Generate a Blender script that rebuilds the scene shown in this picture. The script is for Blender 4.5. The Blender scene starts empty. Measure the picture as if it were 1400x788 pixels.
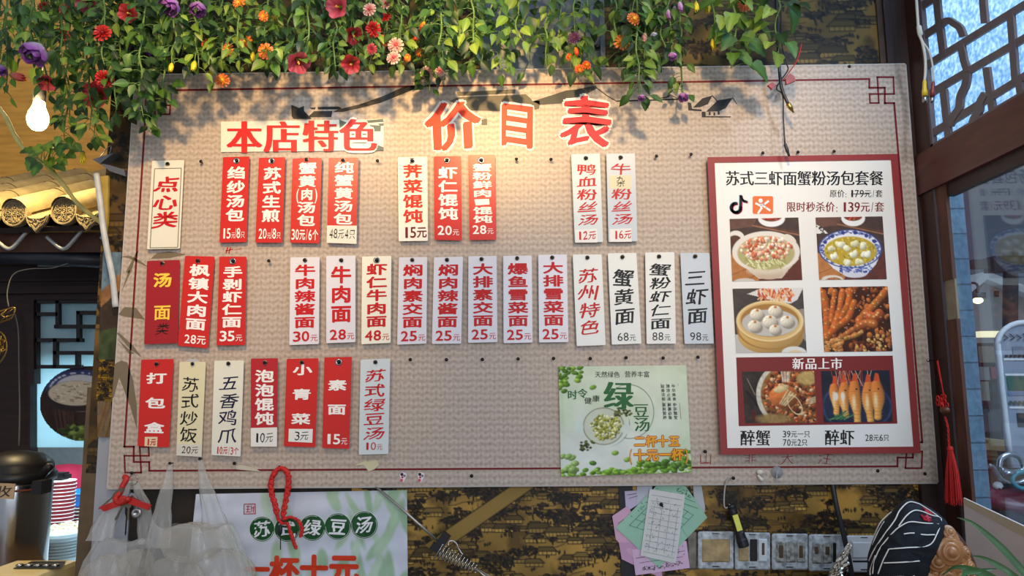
import bpy, bmesh, math, random
import numpy as np
from mathutils import Vector, Matrix
PI = math.pi
sc = bpy.context.scene
COL = sc.collection

# ------------------------------------------------------------------ camera
W_IMG, H_IMG, FPX = 1400, 788, 1010.0
CAM = Vector((0.0095, -1.7814, 1.600))
_yaw, _pitch, _roll = -0.0142, 0.1320, -0.0074
_f = Vector((math.sin(_yaw)*math.cos(_pitch), math.cos(_yaw)*math.cos(_pitch), math.sin(_pitch)))
_r0 = Vector((math.cos(_yaw), -math.sin(_yaw), 0)); _u0 = _r0.cross(_f)
_r = _r0*math.cos(_roll) + _u0*math.sin(_roll)
_u = -_r0*math.sin(_roll) + _u0*math.cos(_roll)
cd = bpy.data.cameras.new('camera'); cam = bpy.data.objects.new('camera', cd); COL.objects.link(cam)
cd.sensor_fit = 'HORIZONTAL'; cd.sensor_width = 36.0; cd.lens = FPX/W_IMG*36.0
cd.clip_start = 0.02
cam.matrix_world = Matrix(((_r.x, _u.x, -_f.x, CAM.x), (_r.y, _u.y, -_f.y, CAM.y), (_r.z, _u.z, -_f.z, CAM.z), (0, 0, 0, 1)))
sc.camera = cam
def ray(px, py):
    return _f + _r*((px-700)/FPX) - _u*((py-394)/FPX)
def P(px, py, y=0.0):                       # the point of the plane y = const seen at a photo pixel
    d = ray(px, py); return CAM + d*((y-CAM.y)/d.y)
def PX(px, py, x):                          # the same on a plane x = const (side wall)
    d = ray(px, py); return CAM + d*((x-CAM.x)/d.x)

# ------------------------------------------------------------------ world, lights, exposure
sc.view_settings.view_transform = 'Standard'; sc.view_settings.look = 'None'
sc.view_settings.exposure = 0.0; sc.view_settings.gamma = 1.0; sc.view_settings.use_curve_mapping = False
wd = bpy.data.worlds.new('world'); sc.world = wd; wd.use_nodes = True
bg = wd.node_tree.nodes['Background']; bg.inputs[0].default_value = (0.80, 0.86, 1.0, 1); bg.inputs[1].default_value = 0.50
def light(name, kind, loc, energy, color, target=None, **kw):
    l = bpy.data.lights.new(name, kind); o = bpy.data.objects.new(name, l); COL.objects.link(o)
    l.energy = energy; l.color = color; o.location = loc
    for k, v in kw.items(): setattr(l, k, v)
    if target is not None: o.rotation_euler = (Vector(target)-Vector(loc)).to_track_quat('-Z', 'Y').to_euler()
    return o
# daylight entering through the open shop front behind the viewer
light('shop_front_daylight', 'AREA', (1.2, -4.0, 2.3), 60, (0.86, 0.92, 1.0), (0.2, 0, 1.75), shape='RECTANGLE', size=2.6, size_y=1.9)
# ceiling downlights above the board
light('warm_downlight', 'SPOT', (-0.10, -0.78, 2.46), 46, (1.0, 0.66, 0.28), (-0.09, 0.0, 2.33), spot_size=1.0, spot_blend=1.0, shadow_soft_size=0.02)
light('warm_downlight', 'SPOT', (-0.60, -0.85, 2.5), 36, (1.0, 0.66, 0.30), (-0.70, 0.0, 2.1), spot_size=1.3, spot_blend=0.9, shadow_soft_size=0.03)
light('warm_downlight', 'SPOT', (0.42, -0.85, 2.5), 24, (1.0, 0.70, 0.36), (0.45, 0.0, 2.1), spot_size=1.2, spot_blend=0.9, shadow_soft_size=0.03)
light('cool_downlight', 'SPOT', (0.85, -0.80, 2.7), 15, (0.72, 0.84, 1.0), (0.83, 0.0, 2.1), spot_size=0.9, spot_blend=0.9, shadow_soft_size=0.03)
light('cool_downlight', 'SPOT', (-0.42, -0.75, 2.6), 9, (0.62, 0.78, 1.0), (-0.47, 0.0, 2.28), spot_size=0.5, spot_blend=0.9, shadow_soft_size=0.03)
# daylight outside the right-hand window, and the tube light over the kitchen pass
light('street_daylight', 'AREA', (2.3, -0.7, 3.6), 135, (0.80, 0.90, 1.0), (1.05, -0.3, 2.5), shape='RECTANGLE', size=2.0, size_y=2.0)
light('street_skylight', 'AREA', (3.6, 3.2, 6.5), 85, (0.80, 0.90, 1.0), (3.2, 4.2, 0.5), shape='RECTANGLE', size=5.0, size_y=4.0)
light('kitchen_tube', 'AREA', (-2.05, 1.75, 1.85), 32, (0.78, 0.92, 1.0), (-2.0, 2.0, 0.8), shape='RECTANGLE', size=0.9, size_y=0.4)

# ------------------------------------------------------------------ materials
def lin(c):
    c = np.asarray(c, float)
    return np.where(c <= 0.04045, c/12.92, ((c+0.055)/1.055)**2.4)
def rgb(r, g, b): return tuple(lin(np.array((r, g, b))/255.0))
MATS = {}
def mat(name, color, rough=0.6, metal=0.0, noise=0.0, nscale=30.0, bump=0.0, bscale=120.0, spec=0.5, attr=None, alpha=None,
        trans=0.0, emit=None, estr=0.0, coat=0.0, stretch=None, ior=1.45):
    if name in MATS: return MATS[name]
    m = bpy.data.materials.new(name); m.use_nodes = True
    nt = m.node_tree; b = nt.nodes['Principled BSDF']; L = nt.links
    b.inputs['Roughness'].default_value = rough; b.inputs['Metallic'].default_value = metal
    b.inputs['Specular IOR Level'].default_value = spec; b.inputs['IOR'].default_value = ior
    if coat: b.inputs['Coat Weight'].default_value = coat
    col = None
    if attr:
        a = nt.nodes.new('ShaderNodeVertexColor'); a.layer_name = attr; col = a.outputs[0]
    tc = None
    if noise or bump:
        tc = nt.nodes.new('ShaderNodeTexCoord'); src = tc.outputs['Object']
        if stretch:
            mp = nt.nodes.new('ShaderNodeMapping'); mp.inputs['Scale'].default_value = stretch; L.new(src, mp.inputs[0]); src = mp.outputs[0]
    if noise:
        n = nt.nodes.new('ShaderNodeTexNoise'); n.inputs['Scale'].default_value = nscale; n.inputs['Detail'].default_value = 6
        L.new(src, n.inputs['Vector'])
        r = nt.nodes.new('ShaderNodeMapRange'); r.inputs[1].default_value = 0.3; r.inputs[2].default_value = 0.7
        r.inputs[3].default_value = 1-noise; r.inputs[4].default_value = 1+noise; L.new(n.outputs[0], r.inputs[0])
        mx = nt.nodes.new('ShaderNodeVectorMath'); mx.operation = 'SCALE'
        if col is not None: L.new(col, mx.inputs[0])
        else: mx.inputs[0].default_value = color[:3]
        L.new(r.outputs[0], mx.inputs['Scale']); col = mx.outputs[0]
    if bump:
        n2 = nt.nodes.new('ShaderNodeTexNoise'); n2.inputs['Scale'].default_value = bscale; n2.inputs['Detail'].default_value = 4
        L.new(src, n2.inputs['Vector'])
        bp = nt.nodes.new('ShaderNodeBump'); bp.inputs['Strength'].default_value = bump; bp.inputs['Distance'].default_value = 0.003
        L.new(n2.outputs[0], bp.inputs['Height']); L.new(bp.outputs[0], b.inputs['Normal'])
    if col is not None: L.new(col, b.inputs['Base Color'])
    else: b.inputs['Base Color'].default_value = (*color[:3], 1)
    if alpha is not None: b.inputs['Alpha'].default_value = alpha
    if trans: b.inputs['Transmission Weight'].default_value = trans
    if emit is not None:
        b.inputs['Emission Color'].default_value = (*emit, 1); b.inputs['Emission Strength'].default_value = estr
    MATS[name] = m; return m

def leaf_material(name, attr='col', tr=0.35):
    m = bpy.data.materials.new(name); m.use_nodes = True; nt = m.node_tree; L = nt.links
    b = nt.nodes['Principled BSDF']; b.inputs['Roughness'].default_value = 0.45
    a = nt.nodes.new('ShaderNodeVertexColor'); a.layer_name = attr
    t = nt.nodes.new('ShaderNodeBsdfTranslucent'); mx = nt.nodes.new('ShaderNodeMixShader'); mx.inputs[0].default_value = tr
    L.new(a.outputs[0], b.inputs['Base Color']); L.new(a.outputs[0], t.inputs[0])
    L.new(b.outputs[0], mx.inputs[1]); L.new(t.outputs[0], mx.inputs[2])
    L.new(mx.outputs[0], nt.nodes['Material Output'].inputs[0]); MATS[name] = m; return m
LEAF = leaf_material('foliage')
PETAL = leaf_material('petal', tr=0.25)
PRINT = mat('printed_ink', (1, 1, 1), rough=0.45, attr='col', spec=0.3)
PAPERPRINT = mat('printed_paper', (1, 1, 1), rough=0.6, attr='col', spec=0.25)
VCOL = mat('coloured_surface', (1, 1, 1), rough=0.5, attr='col')
VCOLR = mat('coloured_matt', (1, 1, 1), rough=0.85, attr='col', spec=0.2)

# ------------------------------------------------------------------ mesh building
class MB:
    def __init__(s): s.v = []; s.f = []; s.c = []; s.sm = []; s.mi = []; s.col = (1, 1, 1); s.smooth = False; s.m = 0
    def add(s, vs, fs, col=None, smooth=None, cols=None):
        n = len(s.v); s.v.extend([tuple(v) for v in vs])
        c = col if col is not None else s.col
        if cols is not None: s.c.extend([tuple(x) for x in cols])
        else: s.c.extend([tuple(c)]*len(vs))
        s.f.extend([tuple(i+n for i in f) for f in fs])
        s.sm.extend([s.smooth if smooth is None else smooth]*len(fs)); s.mi.extend([s.m]*len(fs))
    def box(s, a, b, col=None):
        x0, y0, z0 = a; x1, y1, z1 = b
        s.add([(x0,y0,z0),(x1,y0,z0),(x1,y1,z0),(x0,y1,z0),(x0,y0,z1),(x1,y0,z1),(x1,y1,z1),(x0,y1,z1)],
              [(0,3,2,1),(4,5,6,7),(0,1,5,4),(1,2,6,5),(2,3,7,6),(3,0,4,7)], col, False)
    def hexa(s, p, col=None):               # eight corners, four of one side then the four of the other
        s.add(p, [(0,3,2,1),(4,5,6,7),(0,1,5,4),(1,2,6,5),(2,3,7,6),(3,0,4,7)], col, False)
    def prism(s, pts, off, col=None):       # polygon extruded by the vector off
        n = len(pts); off = Vector(off); q = [Vector(p)+off for p in pts]
        s.add(list(pts)+q, [tuple(range(n)), tuple(range(2*n-1, n-1, -1))]+[((i+1)%n, i, n+i, n+(i+1)%n) for i in range(n)], col, False)
    def poly(s, pts, col=None): s.add(pts, [tuple(range(len(pts)))], col, False)
    def tube(s, pts, r, n=8, col=None, caps=True, smooth=True):
        pts = [Vector(p) for p in pts]; k = len(pts)
        rs = r if isinstance(r, (list, tuple)) else [r]*k
        t0 = (pts[1]-pts[0]).normalized(); a = t0.orthogonal().normalized(); vs = []
        for i in range(k):
            t = (pts[min(i+1, k-1)]-pts[max(i-1, 0)])
            t = t.normalized() if t.length > 1e-9 else t0
            a = (a-t*a.dot(t)); a = a.normalized() if a.length > 1e-6 else t.orthogonal().normalized()
            b = t.cross(a)
            for j in range(n):
                th = 2*PI*j/n; vs.append(pts[i]+(a*math.cos(th)+b*math.sin(th))*rs[i])
        fs = [(i*n+j, i*n+(j+1)%n, (i+1)*n+(j+1)%n, (i+1)*n+j) for i in range(k-1) for j in range(n)]
        if caps: fs += [tuple(range(n-1, -1, -1)), tuple(range((k-1)*n, k*n))]
        s.add(vs, fs, col, smooth)
    def lathe(s, prof, center=(0, 0, 0), axis=(0, 0, 1), n=24, col=None, smooth=True, cols=None):
        ax = Vector(axis).normalized(); a = ax.orthogonal().normalized(); b = ax.cross(a); c = Vector(center); vs = []; cc = []
        for i, (r, h) in enumerate(prof):
            for j in range(n):
                th = 2*PI*j/n; vs.append(c+ax*h+(a*math.cos(th)+b*math.sin(th))*max(r, 1e-5))
                if cols: cc.append(cols[i])
        k = len(prof)
        fs = [(i*n+j, i*n+(j+1)%n, (i+1)*n+(j+1)%n, (i+1)*n+j) for i in range(k-1) for j in range(n)]
        fs += [tuple(range(n-1, -1, -1)), tuple(range((k-1)*n, k*n))]
        s.add(vs, fs, col, smooth, cc if cols else None)
    def ball(s, c, r, col=None, nu=12, nv=8, rot=None):
        rx, ry, rz = r if isinstance(r, (list, tuple)) else (r, r, r); c = Vector(c); vs = []
        for i in range(nv+1):
            ph = PI*i/nv
            for j in range(nu):
                th = 2*PI*j/nu; v = Vector((rx*math.sin(ph)*math.cos(th), ry*math.sin(ph)*math.sin(th), rz*math.cos(ph)))
                if rot is not None: v = rot @ v
                vs.append(c+v)
        fs = [(i*nu+j, (i+1)*nu+j, (i+1)*nu+(j+1)%nu, i*nu+(j+1)%nu) for i in range(nv) for j in range(nu)]
        s.add(vs, fs, col, True)
    def grid(s, fn, nu, nv, col=None, smooth=True, cfn=None, closed_u=False):
        vs = []; cc = []
        for i in range(nv+1):
            for j in range(nu+(0 if closed_u else 1)):
                u, v = j/nu, i/nv; vs.append(fn(u, v))
                if cfn: cc.append(cfn(u, v))
        w = nu if closed_u else nu+1
        fs = [(i*w+j, i*w+(j+1)%w, (i+1)*w+(j+1)%w, (i+1)*w+j) for i in range(nv) for j in range(nu)]
        s.add(vs, fs, col, smooth, cc if cfn else None)
    def build(s, name, m, parent=None, origin=None, sharp=None, kind=None):
        if origin is None: origin = Vector(parent['_o']) if parent is not None else Vector((0, 0, 0))
        me = bpy.data.meshes.new(name); o0 = Vector(origin)
        if not s.v: s.poly([(0,0,0),(1e-4,0,0),(0,0,1e-4)])
        va = np.array([tuple(x) for x in s.v], float)-np.array(o0)
        me.from_pydata(va.tolist(), [], s.f)
        for mm in (m if isinstance(m, (list, tuple)) else [m]): me.materials.append(mm)
        me.polygons.foreach_set('use_smooth', s.sm); me.polygons.foreach_set('material_index', s.mi)
        ca = me.color_attributes.new('col', 'FLOAT_COLOR', 'POINT')
        arr = np.ones((len(s.v), 4), np.float32); arr[:, :3] = np.array(s.c, np.float32); ca.data.foreach_set('color', arr.ravel())
        me.update()
        if sharp: me.set_sharp_from_angle(angle=sharp)
        o = bpy.data.objects.new(name, me); COL.objects.link(o)
        if parent is not None: o.parent = parent; o['_o'] = parent['_o']; o.location = o0-Vector(parent['_o'])
        else: o.location = o0; o['_o'] = tuple(o0)
        if kind: o['kind'] = kind
        return o
def tag(o, label, cat, group=None, kind=None):
    o['label'] = label; o['category'] = cat
    if group: o['group'] = group
    if kind: o['kind'] = kind
    return o
def thing(name, loc, label, cat, group=None):
    o = bpy.data.objects.new(name, None); COL.objects.link(o); o.location = loc; o['_o'] = tuple(loc); o.empty_display_size = 0.02
    return tag(o, label, cat, group)
def copy_tree(o, parent=None):
    c = o.copy(); COL.objects.link(c)
    if parent is not None: c.parent = parent
    for ch in list(o.children): copy_tree(ch, c)
    return c
def lerp(a, b, t): return a+(b-a)*t
def quad_uv(q):                             # q: TL, TR, BR, BL photo pixels; returns (u, v) -> pixel, v downwards
    q = np.array(q, float)
    def f(u, v):
        p = (q[0]*(1-u)+q[1]*u)*(1-v)+(q[3]*(1-u)+q[2]*u)*v
        return p[0], p[1]
    return f
def bez(pts, n=10):                         # Catmull-Rom through the points
    pts = [Vector(p) for p in pts]; out = []
    for i in range(len(pts)-1):
        p0 = pts[max(i-1, 0)]; p1 = pts[i]; p2 = pts[i+1]; p3 = pts[min(i+2, len(pts)-1)]
        for k in range(n):
            t = k/n; out.append(0.5*((2*p1)+(p2-p0)*t+(2*p0-5*p1+4*p2-p3)*t*t+(3*p1-p0-3*p2+p3)*t**3))
    out.append(pts[-1]); return out

# ------------------------------------------------------------------ lettering
GLYPH = {}
def glyph(ch, off=0.0):
    k = (ch, off)
    if k not in GLYPH:
        c = bpy.data.curves.new('g', 'FONT'); c.body = ch; c.size = 1; c.resolution_u = 3; c.offset = off; c.fill_mode = 'FRONT'
        o = bpy.data.objects.new('g', c); COL.objects.link(o); bpy.context.view_layer.update()
        me = bpy.data.meshes.new_from_object(o.evaluated_get(bpy.context.evaluated_depsgraph_get()))
        vs = np.array([v.co[:2] for v in me.vertices]) if len(me.vertices) else np.zeros((0, 2)); fs = [tuple(p.vertices) for p in me.polygons]
        bpy.data.objects.remove(o); bpy.data.curves.remove(c); bpy.data.meshes.remove(me)
        GLYPH[k] = (vs, fs)
    return GLYPH[k]
def is_cjk(ch): return ord(ch) > 0x2e80
CX0, CX1, CY0, CY1 = 0.03, 0.97, -0.10, 0.86
def put_char(mb, ch, cell, M, col, off=0.0, shear=0.0, rot=0.0, jit=None, dirs=None):
    vs, fs = glyph(ch, min(off, 0.0))
    if len(vs) == 0: return
    x0, y0, x1, y1 = cell
    if is_cjk(ch): a = (vs[:, 0]-CX0)/(CX1-CX0); b = (vs[:, 1]-CY0)/(CY1-CY0)
    else:
        lo, hi = vs[:, 0].min(), vs[:, 0].max(); a = (vs[:, 0]-lo)/max(hi-lo, 1e-6); b = (vs[:, 1]+0.02)/0.74
    if jit:
        f = random.Random(ch+str(jit)); ph = [f.uniform(0, 6.3) for _ in range(4)]
        a, b = a+0.035*np.sin(5*b+ph[0])+0.02*np.sin(9*a+ph[1]), b+0.04*np.sin(4.5*a+ph[2])+0.02*np.sin(8*b+ph[3])
    a = a+shear*(b-0.5)
    if rot:
        c, s = math.cos(rot), math.sin(rot); a, b = 0.5+(a-.5)*c-(b-.5)*s, 0.5+(a-.5)*s+(b-.5)*c
    st = [(0, 0)]
    if off > 0:                              # heavier strokes: the outline repeated around itself
        if dirs == 'song': st = [(-off, 0), (-off*.5, 0), (0, 0), (off*.5, 0), (off, 0)]
        elif dirs == 'brush': st = [(k*off, k*off*.55) for k in (-1, -.66, -.33, 0, .33, .66, 1)]+[(k*off*.5, -k*off*.4) for k in (-1, 1)]
        else:
            st = [(off*math.cos(k*PI/4), off*math.sin(k*PI/4)) for k in range(8)]
            if off > .05: st += [(off*.5*math.cos(k*PI/4), off*.5*math.sin(k*PI/4)) for k in range(8)]
        if not is_cjk(ch): st = [(dx*(1.3 if dx else 1), dy*.8) for dx, dy in st]
    for i, (dx, dy) in enumerate(st):
        xs = x0+(x1-x0)*(a+dx); ys = y1+(y0-y1)*(b+dy); lift = Vector((0, -1.5e-5*i, 0))
        mb.add([M(x, y)+lift for x, y in zip(xs, ys)], fs, col, False)
ADV = {'1': .5, '/': .42, '(': .4, ')': .4, ':': .32, '-': .6, ' ': .35, '.': .3, 'I': .3, 'l': .3, 'i': .3}
def put_line(mb, txt, box, M, col, off=0.0, shear=0.0, jit=None, gap=0.08, dirs=None):
    adv = [1.0 if is_cjk(c) else ADV.get(c, .62) for c in txt]
    tot = sum(adv)+gap*(len(txt)-1); x0, y0, x1, y1 = box; k = (x1-x0)/tot; x = x0
    for c, a in zip(txt, adv):
        if c != ' ':
            w = a*k
            if is_cjk(c): cell = (x, y0, x+w, y1)
            elif c in '(/)': cell = (x+w*.25, y0, x+w*.75, y1)
            elif c == ':': cell = (x+w*.3, y0+(y1-y0)*.25, x+w*.7, y1)
            elif c == '1': cell = (x+w*.2, y0, x+w*.7, y1)
            else: cell = (x+w*.04, y0, x+w*.96, y1)
            put_char(mb, c, cell, M, col, off, shear, 0.0, jit, dirs)
        x += a*k+gap*k
def put_col(mb, txt, box, M, col, off=0.0, shear=0.0, jit=None, gap=0.12):
    x0, y0, x1, y1 = box; n = len(txt); h = (y1-y0)/(n+gap*(n-1)) if n > 1 else (y1-y0); y = y0
    for c in txt:
        put_char(mb, c, (x0, y, x1, y+h), M, col, off, shear, 0.0, jit); y += h*(1+gap)

# ------------------------------------------------------------------ printed pictures (colour raster on a fine grid)
class Canvas:
    def __init__(s, w, h, col=(255, 255, 255)):
        s.w, s.h = w, h; s.a = np.ones((h, w, 3))*np.array(col, float); s.Y, s.X = np.mgrid[0:h, 0:w].astype(float); s.rng = np.random.default_rng(7)
    def win(s, x0, y0, x1, y1):
        return slice(max(int(y0)-2, 0), max(min(int(y1)+3, s.h), 0)), slice(max(int(x0)-2, 0), max(min(int(x1)+3, s.w), 0))
    def mixw(s, w, mask, col):
        m = np.clip(mask, 0, 1)[..., None]; s.a[w] = s.a[w]*(1-m)+np.asarray(col, float)*m
    def ell(s, cx, cy, rx, ry, col, rot=0.0, soft=1.0, shade=0.0, hi=0.0):
        R_ = max(rx, ry); w = s.win(cx-R_, cy-R_, cx+R_, cy+R_); X, Y = s.X[w], s.Y[w]
        if X.size == 0: return
        c, n = math.cos(rot), math.sin(rot); dx = X-cx; dy = Y-cy; u = (dx*c+dy*n)/rx; v = (-dx*n+dy*c)/ry
        d = np.sqrt(u*u+v*v); m = np.clip((1-d)*min(rx, ry)/soft+.5, 0, 1)
        colr = np.ones(X.shape+(3,))*np.array(col, float)
        if shade: colr = colr*(1+shade*(-0.5*(dx/R_)-0.8*(dy/R_))-shade*.35*d**2)[..., None]
        if hi: colr = colr+hi*np.exp(-(((u+.3)**2+(v+.35)**2)/.06))[..., None]*255
        s.mixw(w, m, colr)
    def ring(s, cx, cy, rx, ry, t, col, rot=0.0):
        R_ = max(rx, ry)+t; w = s.win(cx-R_, cy-R_, cx+R_, cy+R_); X, Y = s.X[w], s.Y[w]
        if X.size == 0: return
        c, n = math.cos(rot), math.sin(rot); dx = X-cx; dy = Y-cy; d = np.sqrt(((dx*c+dy*n)/rx)**2+((-dx*n+dy*c)/ry)**2)
        s.mixw(w, (t-np.abs(d-1)*min(rx, ry))+.5, col)
    def line(s, pts, t, col):
        for (x0, y0), (x1, y1) in zip(pts[:-1], pts[1:]):
            w = s.win(min(x0, x1)-t, min(y0, y1)-t, max(x0, x1)+t, max(y0, y1)+t); X, Y = s.X[w], s.Y[w]
            if X.size == 0: continue
            dx, dy = x1-x0, y1-y0; L = dx*dx+dy*dy+1e-9; q = np.clip(((X-x0)*dx+(Y-y0)*dy)/L, 0, 1)
            s.mixw(w, t-np.hypot(X-x0-q*dx, Y-y0-q*dy)+.5, col)
    def poly(s, pts, col):
        xs = [p[0] for p in pts]; ys = [p[1] for p in pts]; w = s.win(min(xs), min(ys), max(xs), max(ys)); X, Y = s.X[w], s.Y[w]
        if X.size == 0: return
        inside = np.zeros(X.shape, bool); n = len(pts)
        for i in range(n):
            x0, y0 = pts[i]; x1, y1 = pts[(i+1) % n]
            if y0 == y1: continue
            inside ^= ((y0 > Y) != (y1 > Y)) & (X < (x1-x0)*(Y-y0)/(y1-y0)+x0)
        s.mixw(w, inside.astype(float), col)
    def noise(s, amp, scale=6, seed=1):
        s.a = s.a*(1+amp*fbm(s.w, s.h, scale, seed))[..., None]
    def get(s): return lin(np.clip(s.a, 0, 255)/255.0)
def fbm(w, h, cell, seed, octv=4):
    rng = np.random.default_rng(seed); out = np.zeros((h, w)); amp = 1.0; tot = 0
    for o in range(octv):
        c = max(cell/2**o, 1.0); gw, gh = int(w/c)+3, int(h/c)+3; g = rng.uniform(-1, 1, (gh, gw))
        x = np.arange(w)/c; y = np.arange(h)/c; xi = x.astype(int); yi = y.astype(int); fx = x-xi; fy = y-yi
        fx = fx*fx*(3-2*fx); fy = (fy*fy*(3-2*fy))[:, None]
        out += amp*((g[yi][:, xi]*(1-fx)+g[yi][:, xi+1]*fx)*(1-fy)+(g[yi+1][:, xi]*(1-fx)+g[yi+1][:, xi+1]*fx)*fy); tot += amp; amp *= .5
    return out/tot*1.6
def picture(name, cv, M, parent, m=None, kind=None):   # M(u, v) -> world, v downwards
    cols = cv.get().reshape(-1, 3); w, h = cv.w, cv.h; b = MB()
    vs = [M(i/(w-1), j/(h-1)) for j in range(h) for i in range(w)]
    fs = [(j*w+i, (j+1)*w+i, (j+1)*w+i+1, j*w+i+1) for j in range(h-1) for i in range(w-1)]
    b.add(vs, fs, None, False, cols)
    return b.build(name, m or PAPERPRINT, parent, kind=kind)

# ================================================================== THE WALL AND ITS WALLPAPER
YW = 0.020                                   # face of the back wall; the board stands 2 cm proud of it
def struct(o, label=None):
    o['kind'] = 'structure'
    if label: o['label'] = label
    return o
WOOD = mat('dark_wood', rgb(46, 26, 20), rough=0.5, noise=0.35, nscale=14, stretch=(6, 6, 0.8), bump=0.15, bscale=60)
XL, XR = P(150, 160, YW).x, P(1208, 60, YW).x
ZTOP = 3.15
b = MB(); b.box((XL, YW+.001, 0), (1.0, 0.16, ZTOP)); wall_back = struct(b.build('wall_back', mat('wall_plaster', rgb(46, 38, 30), rough=0.8, noise=0.2)))
b = MB(); b.box((-3.4, -4.6, -0.05), (3.6, 3.4, 0.0)); struct(b.build('floor', mat('floor_tile', rgb(120, 112, 104), rough=0.6, noise=0.15, nscale=4)))

def scroll_canvas(w, h, seed, gold, dens=1.0, lo=0.0):
    """old scroll painting of a river town printed on gold paper: trees, roofs, bridges, walking people"""
    cv = Canvas(w, h, gold); R = random.Random(seed)
    n1 = fbm(w, h, 90, seed); n2 = fbm(w, h, 26, seed+1); n3 = fbm(w, h, 7, seed+2)
    g = np.array(gold, float); dk = g*np.array([.30, .27, .22]); mid = g*np.array([.62, .56, .44]); lt = g*np.array([1.18, 1.08, .95])
    cv.mixw((slice(0, h), slice(0, w)), np.clip(.5+n1*1.0, 0, 1)*.8, mid)
    cv.mixw((slice(0, h), slice(0, w)), np.clip(n1*-1.6-.1, 0, 1)*.6, lt)
    cv.mixw((slice(0, h), slice(0, w)), np.clip(n2*1.7-.3, 0, 1)*.55, dk)
    ink = (26, 20, 13); ink2 = (58, 44, 24)
    def tree(x, y, s):
        cv.line([(x, y), (x+R.uniform(-2, 2)*s/8, y-s*.5), (x+R.uniform(-3, 3)*s/8, y-s)], .6+s*.03, ink)
        for _ in range(int(10+s*1.3)):
            a = R.uniform(0, 6.28); rr = R.random()**.5*s*.75
            cv.ell(x+rr*math.cos(a)*1.25, y-s*1.05+rr*math.sin(a)*.6, R.uniform(1.0, 2.6), R.uniform(.7, 1.7), ink if R.random() < .62 else ink2, soft=.7)
    def house(x, y, s):
        sk = R.choice((-1, 1))*s*.35; wl = tuple(g*R.uniform(.85, 1.15)); rf = tuple(g*R.uniform(.45, .75))
        cv.poly([(x-s, y), (x+s, y), (x+s, y-s*.45), (x-s, y-s*.45)], wl)
        cv.poly([(x-s*1.2, y-s*.42), (x+s*1.2, y-s*.42), (x+s*.8+sk*.4, y-s*.95), (x-s*.8+sk*.4, y-s*.95)], rf)
        cv.line([(x-s*1.2, y-s*.42), (x+s*1.2, y-s*.42), (x+s*.8+sk*.4, y-s*.95), (x-s*.8+sk*.4, y-s*.95), (x-s*1.2, y-s*.42)], .45, ink)
        for k in range(int(s*.6)):
            t = -1+2*k/max(int(s*.6)-1, 1); cv.line([(x+t*s, y), (x+t*s, y-s*.42)], .35, ink2)
        cv.line([(x-s, y), (x+s, y)], .4, ink)
    def folk(x, y, n):
        for k in range(n):
            px = x+k*R.uniform(2.2, 3.6); py = y+R.uniform(-1.5, 1.5)
            cv.ell(px, py-2.1, .7, .7, ink, soft=.6); cv.ell(px, py, .9, 1.7, ink, soft=.7)
            if R.random() < .4: cv.line([(px-1.5, py-.7), (px+2, py-1)], .3, ink)
    items = []
    for _ in range(int(w*h/130*dens)): items.append((R.uniform(lo, 1)*h*1.15, R.uniform(-5, w+5), R.choices('thfw', (4.6, 3, 3.6, 2))[0], R.uniform(.6, 1.25)))
    for y, x, k, s in sorted(items):
        if k == 't':
            for q in range(R.randint(1, 4)): tree(x+q*R.uniform(5, 11), y+R.uniform(-3, 3), 9*s*R.uniform(.7, 1.2))
        elif k == 'h':
            for q in range(R.randint(1, 3)): house(x+q*15*s, y+q*R.uniform(-6, 6), 10*s)
        elif k == 'f': folk(x, y, R.randint(2, 7))
        else:
            pts = [(x, y)]
            for q in range(5): pts.append((pts[-1][0]+R.uniform(4, 10), pts[-1][1]+R.uniform(-3.5, 2)))
            cv.line(pts, .4, ink2)
    return cv, ink, ink2, g
def wall_M(x0, z1, x1, z0, y): return lambda u, v: (x0+(x1-x0)*u, y, z1+(z0-z1)*v)
# lower strip, with the stepped bridge seen left of the receipts
zb = P(700, 800, YW).z-0.03
xa, xb = P(480, 720, YW).x, XR+0.06
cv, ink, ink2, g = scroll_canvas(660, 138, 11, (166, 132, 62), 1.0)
def bx(px): return (P(px, 720, YW).x-xa)/(xb-xa)*659
def by(py): return (P(700, py, YW).z-1.385)/((zb)-1.385)*137
cv.poly([(bx(580), by(745)), (bx(700), by(664)), (bx(735), by(664)), (bx(600), by(757))], tuple(g*.86))
for k in range(16):
    x0, y0 = lerp(580, 690, k/15), lerp(738, 664, k/15); cv.line([(bx(x0), by(y0)), (bx(x0), by(y0+5))], .35, ink2)
    x0, y0 = lerp(604, 735, k/15), lerp(755, 664, k/15); cv.line([(bx(x0), by(y0)), (bx(x0), by(y0+5))], .35, ink2)
cv.line([(bx(580), by(745)), (bx(700), by(664))], .5, ink); cv.line([(bx(600), by(757)), (bx(735), by(664))], .5, ink); cv.line([(bx(600), by(761)), (bx(738), by(668))], .35, ink2)
wp = picture('wallpaper', cv, wall_M(xa, 1.385, xb, zb, YW-.0006), wall_back, PRINT, 'structure')
# upper strip
xa, xb = P(560, 50, YW).x, XR
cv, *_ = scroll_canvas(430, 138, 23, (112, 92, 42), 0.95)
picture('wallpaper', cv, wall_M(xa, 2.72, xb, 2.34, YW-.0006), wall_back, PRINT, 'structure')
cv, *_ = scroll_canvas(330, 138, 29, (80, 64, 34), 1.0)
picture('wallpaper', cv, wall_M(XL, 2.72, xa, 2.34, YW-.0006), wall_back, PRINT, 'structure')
# strip left of the board
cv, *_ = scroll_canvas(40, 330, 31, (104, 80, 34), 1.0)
picture('wallpaper', cv, wall_M(XL, 2.36, -0.93, 1.40, YW-.0006), wall_back, PRINT, 'structure')

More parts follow.
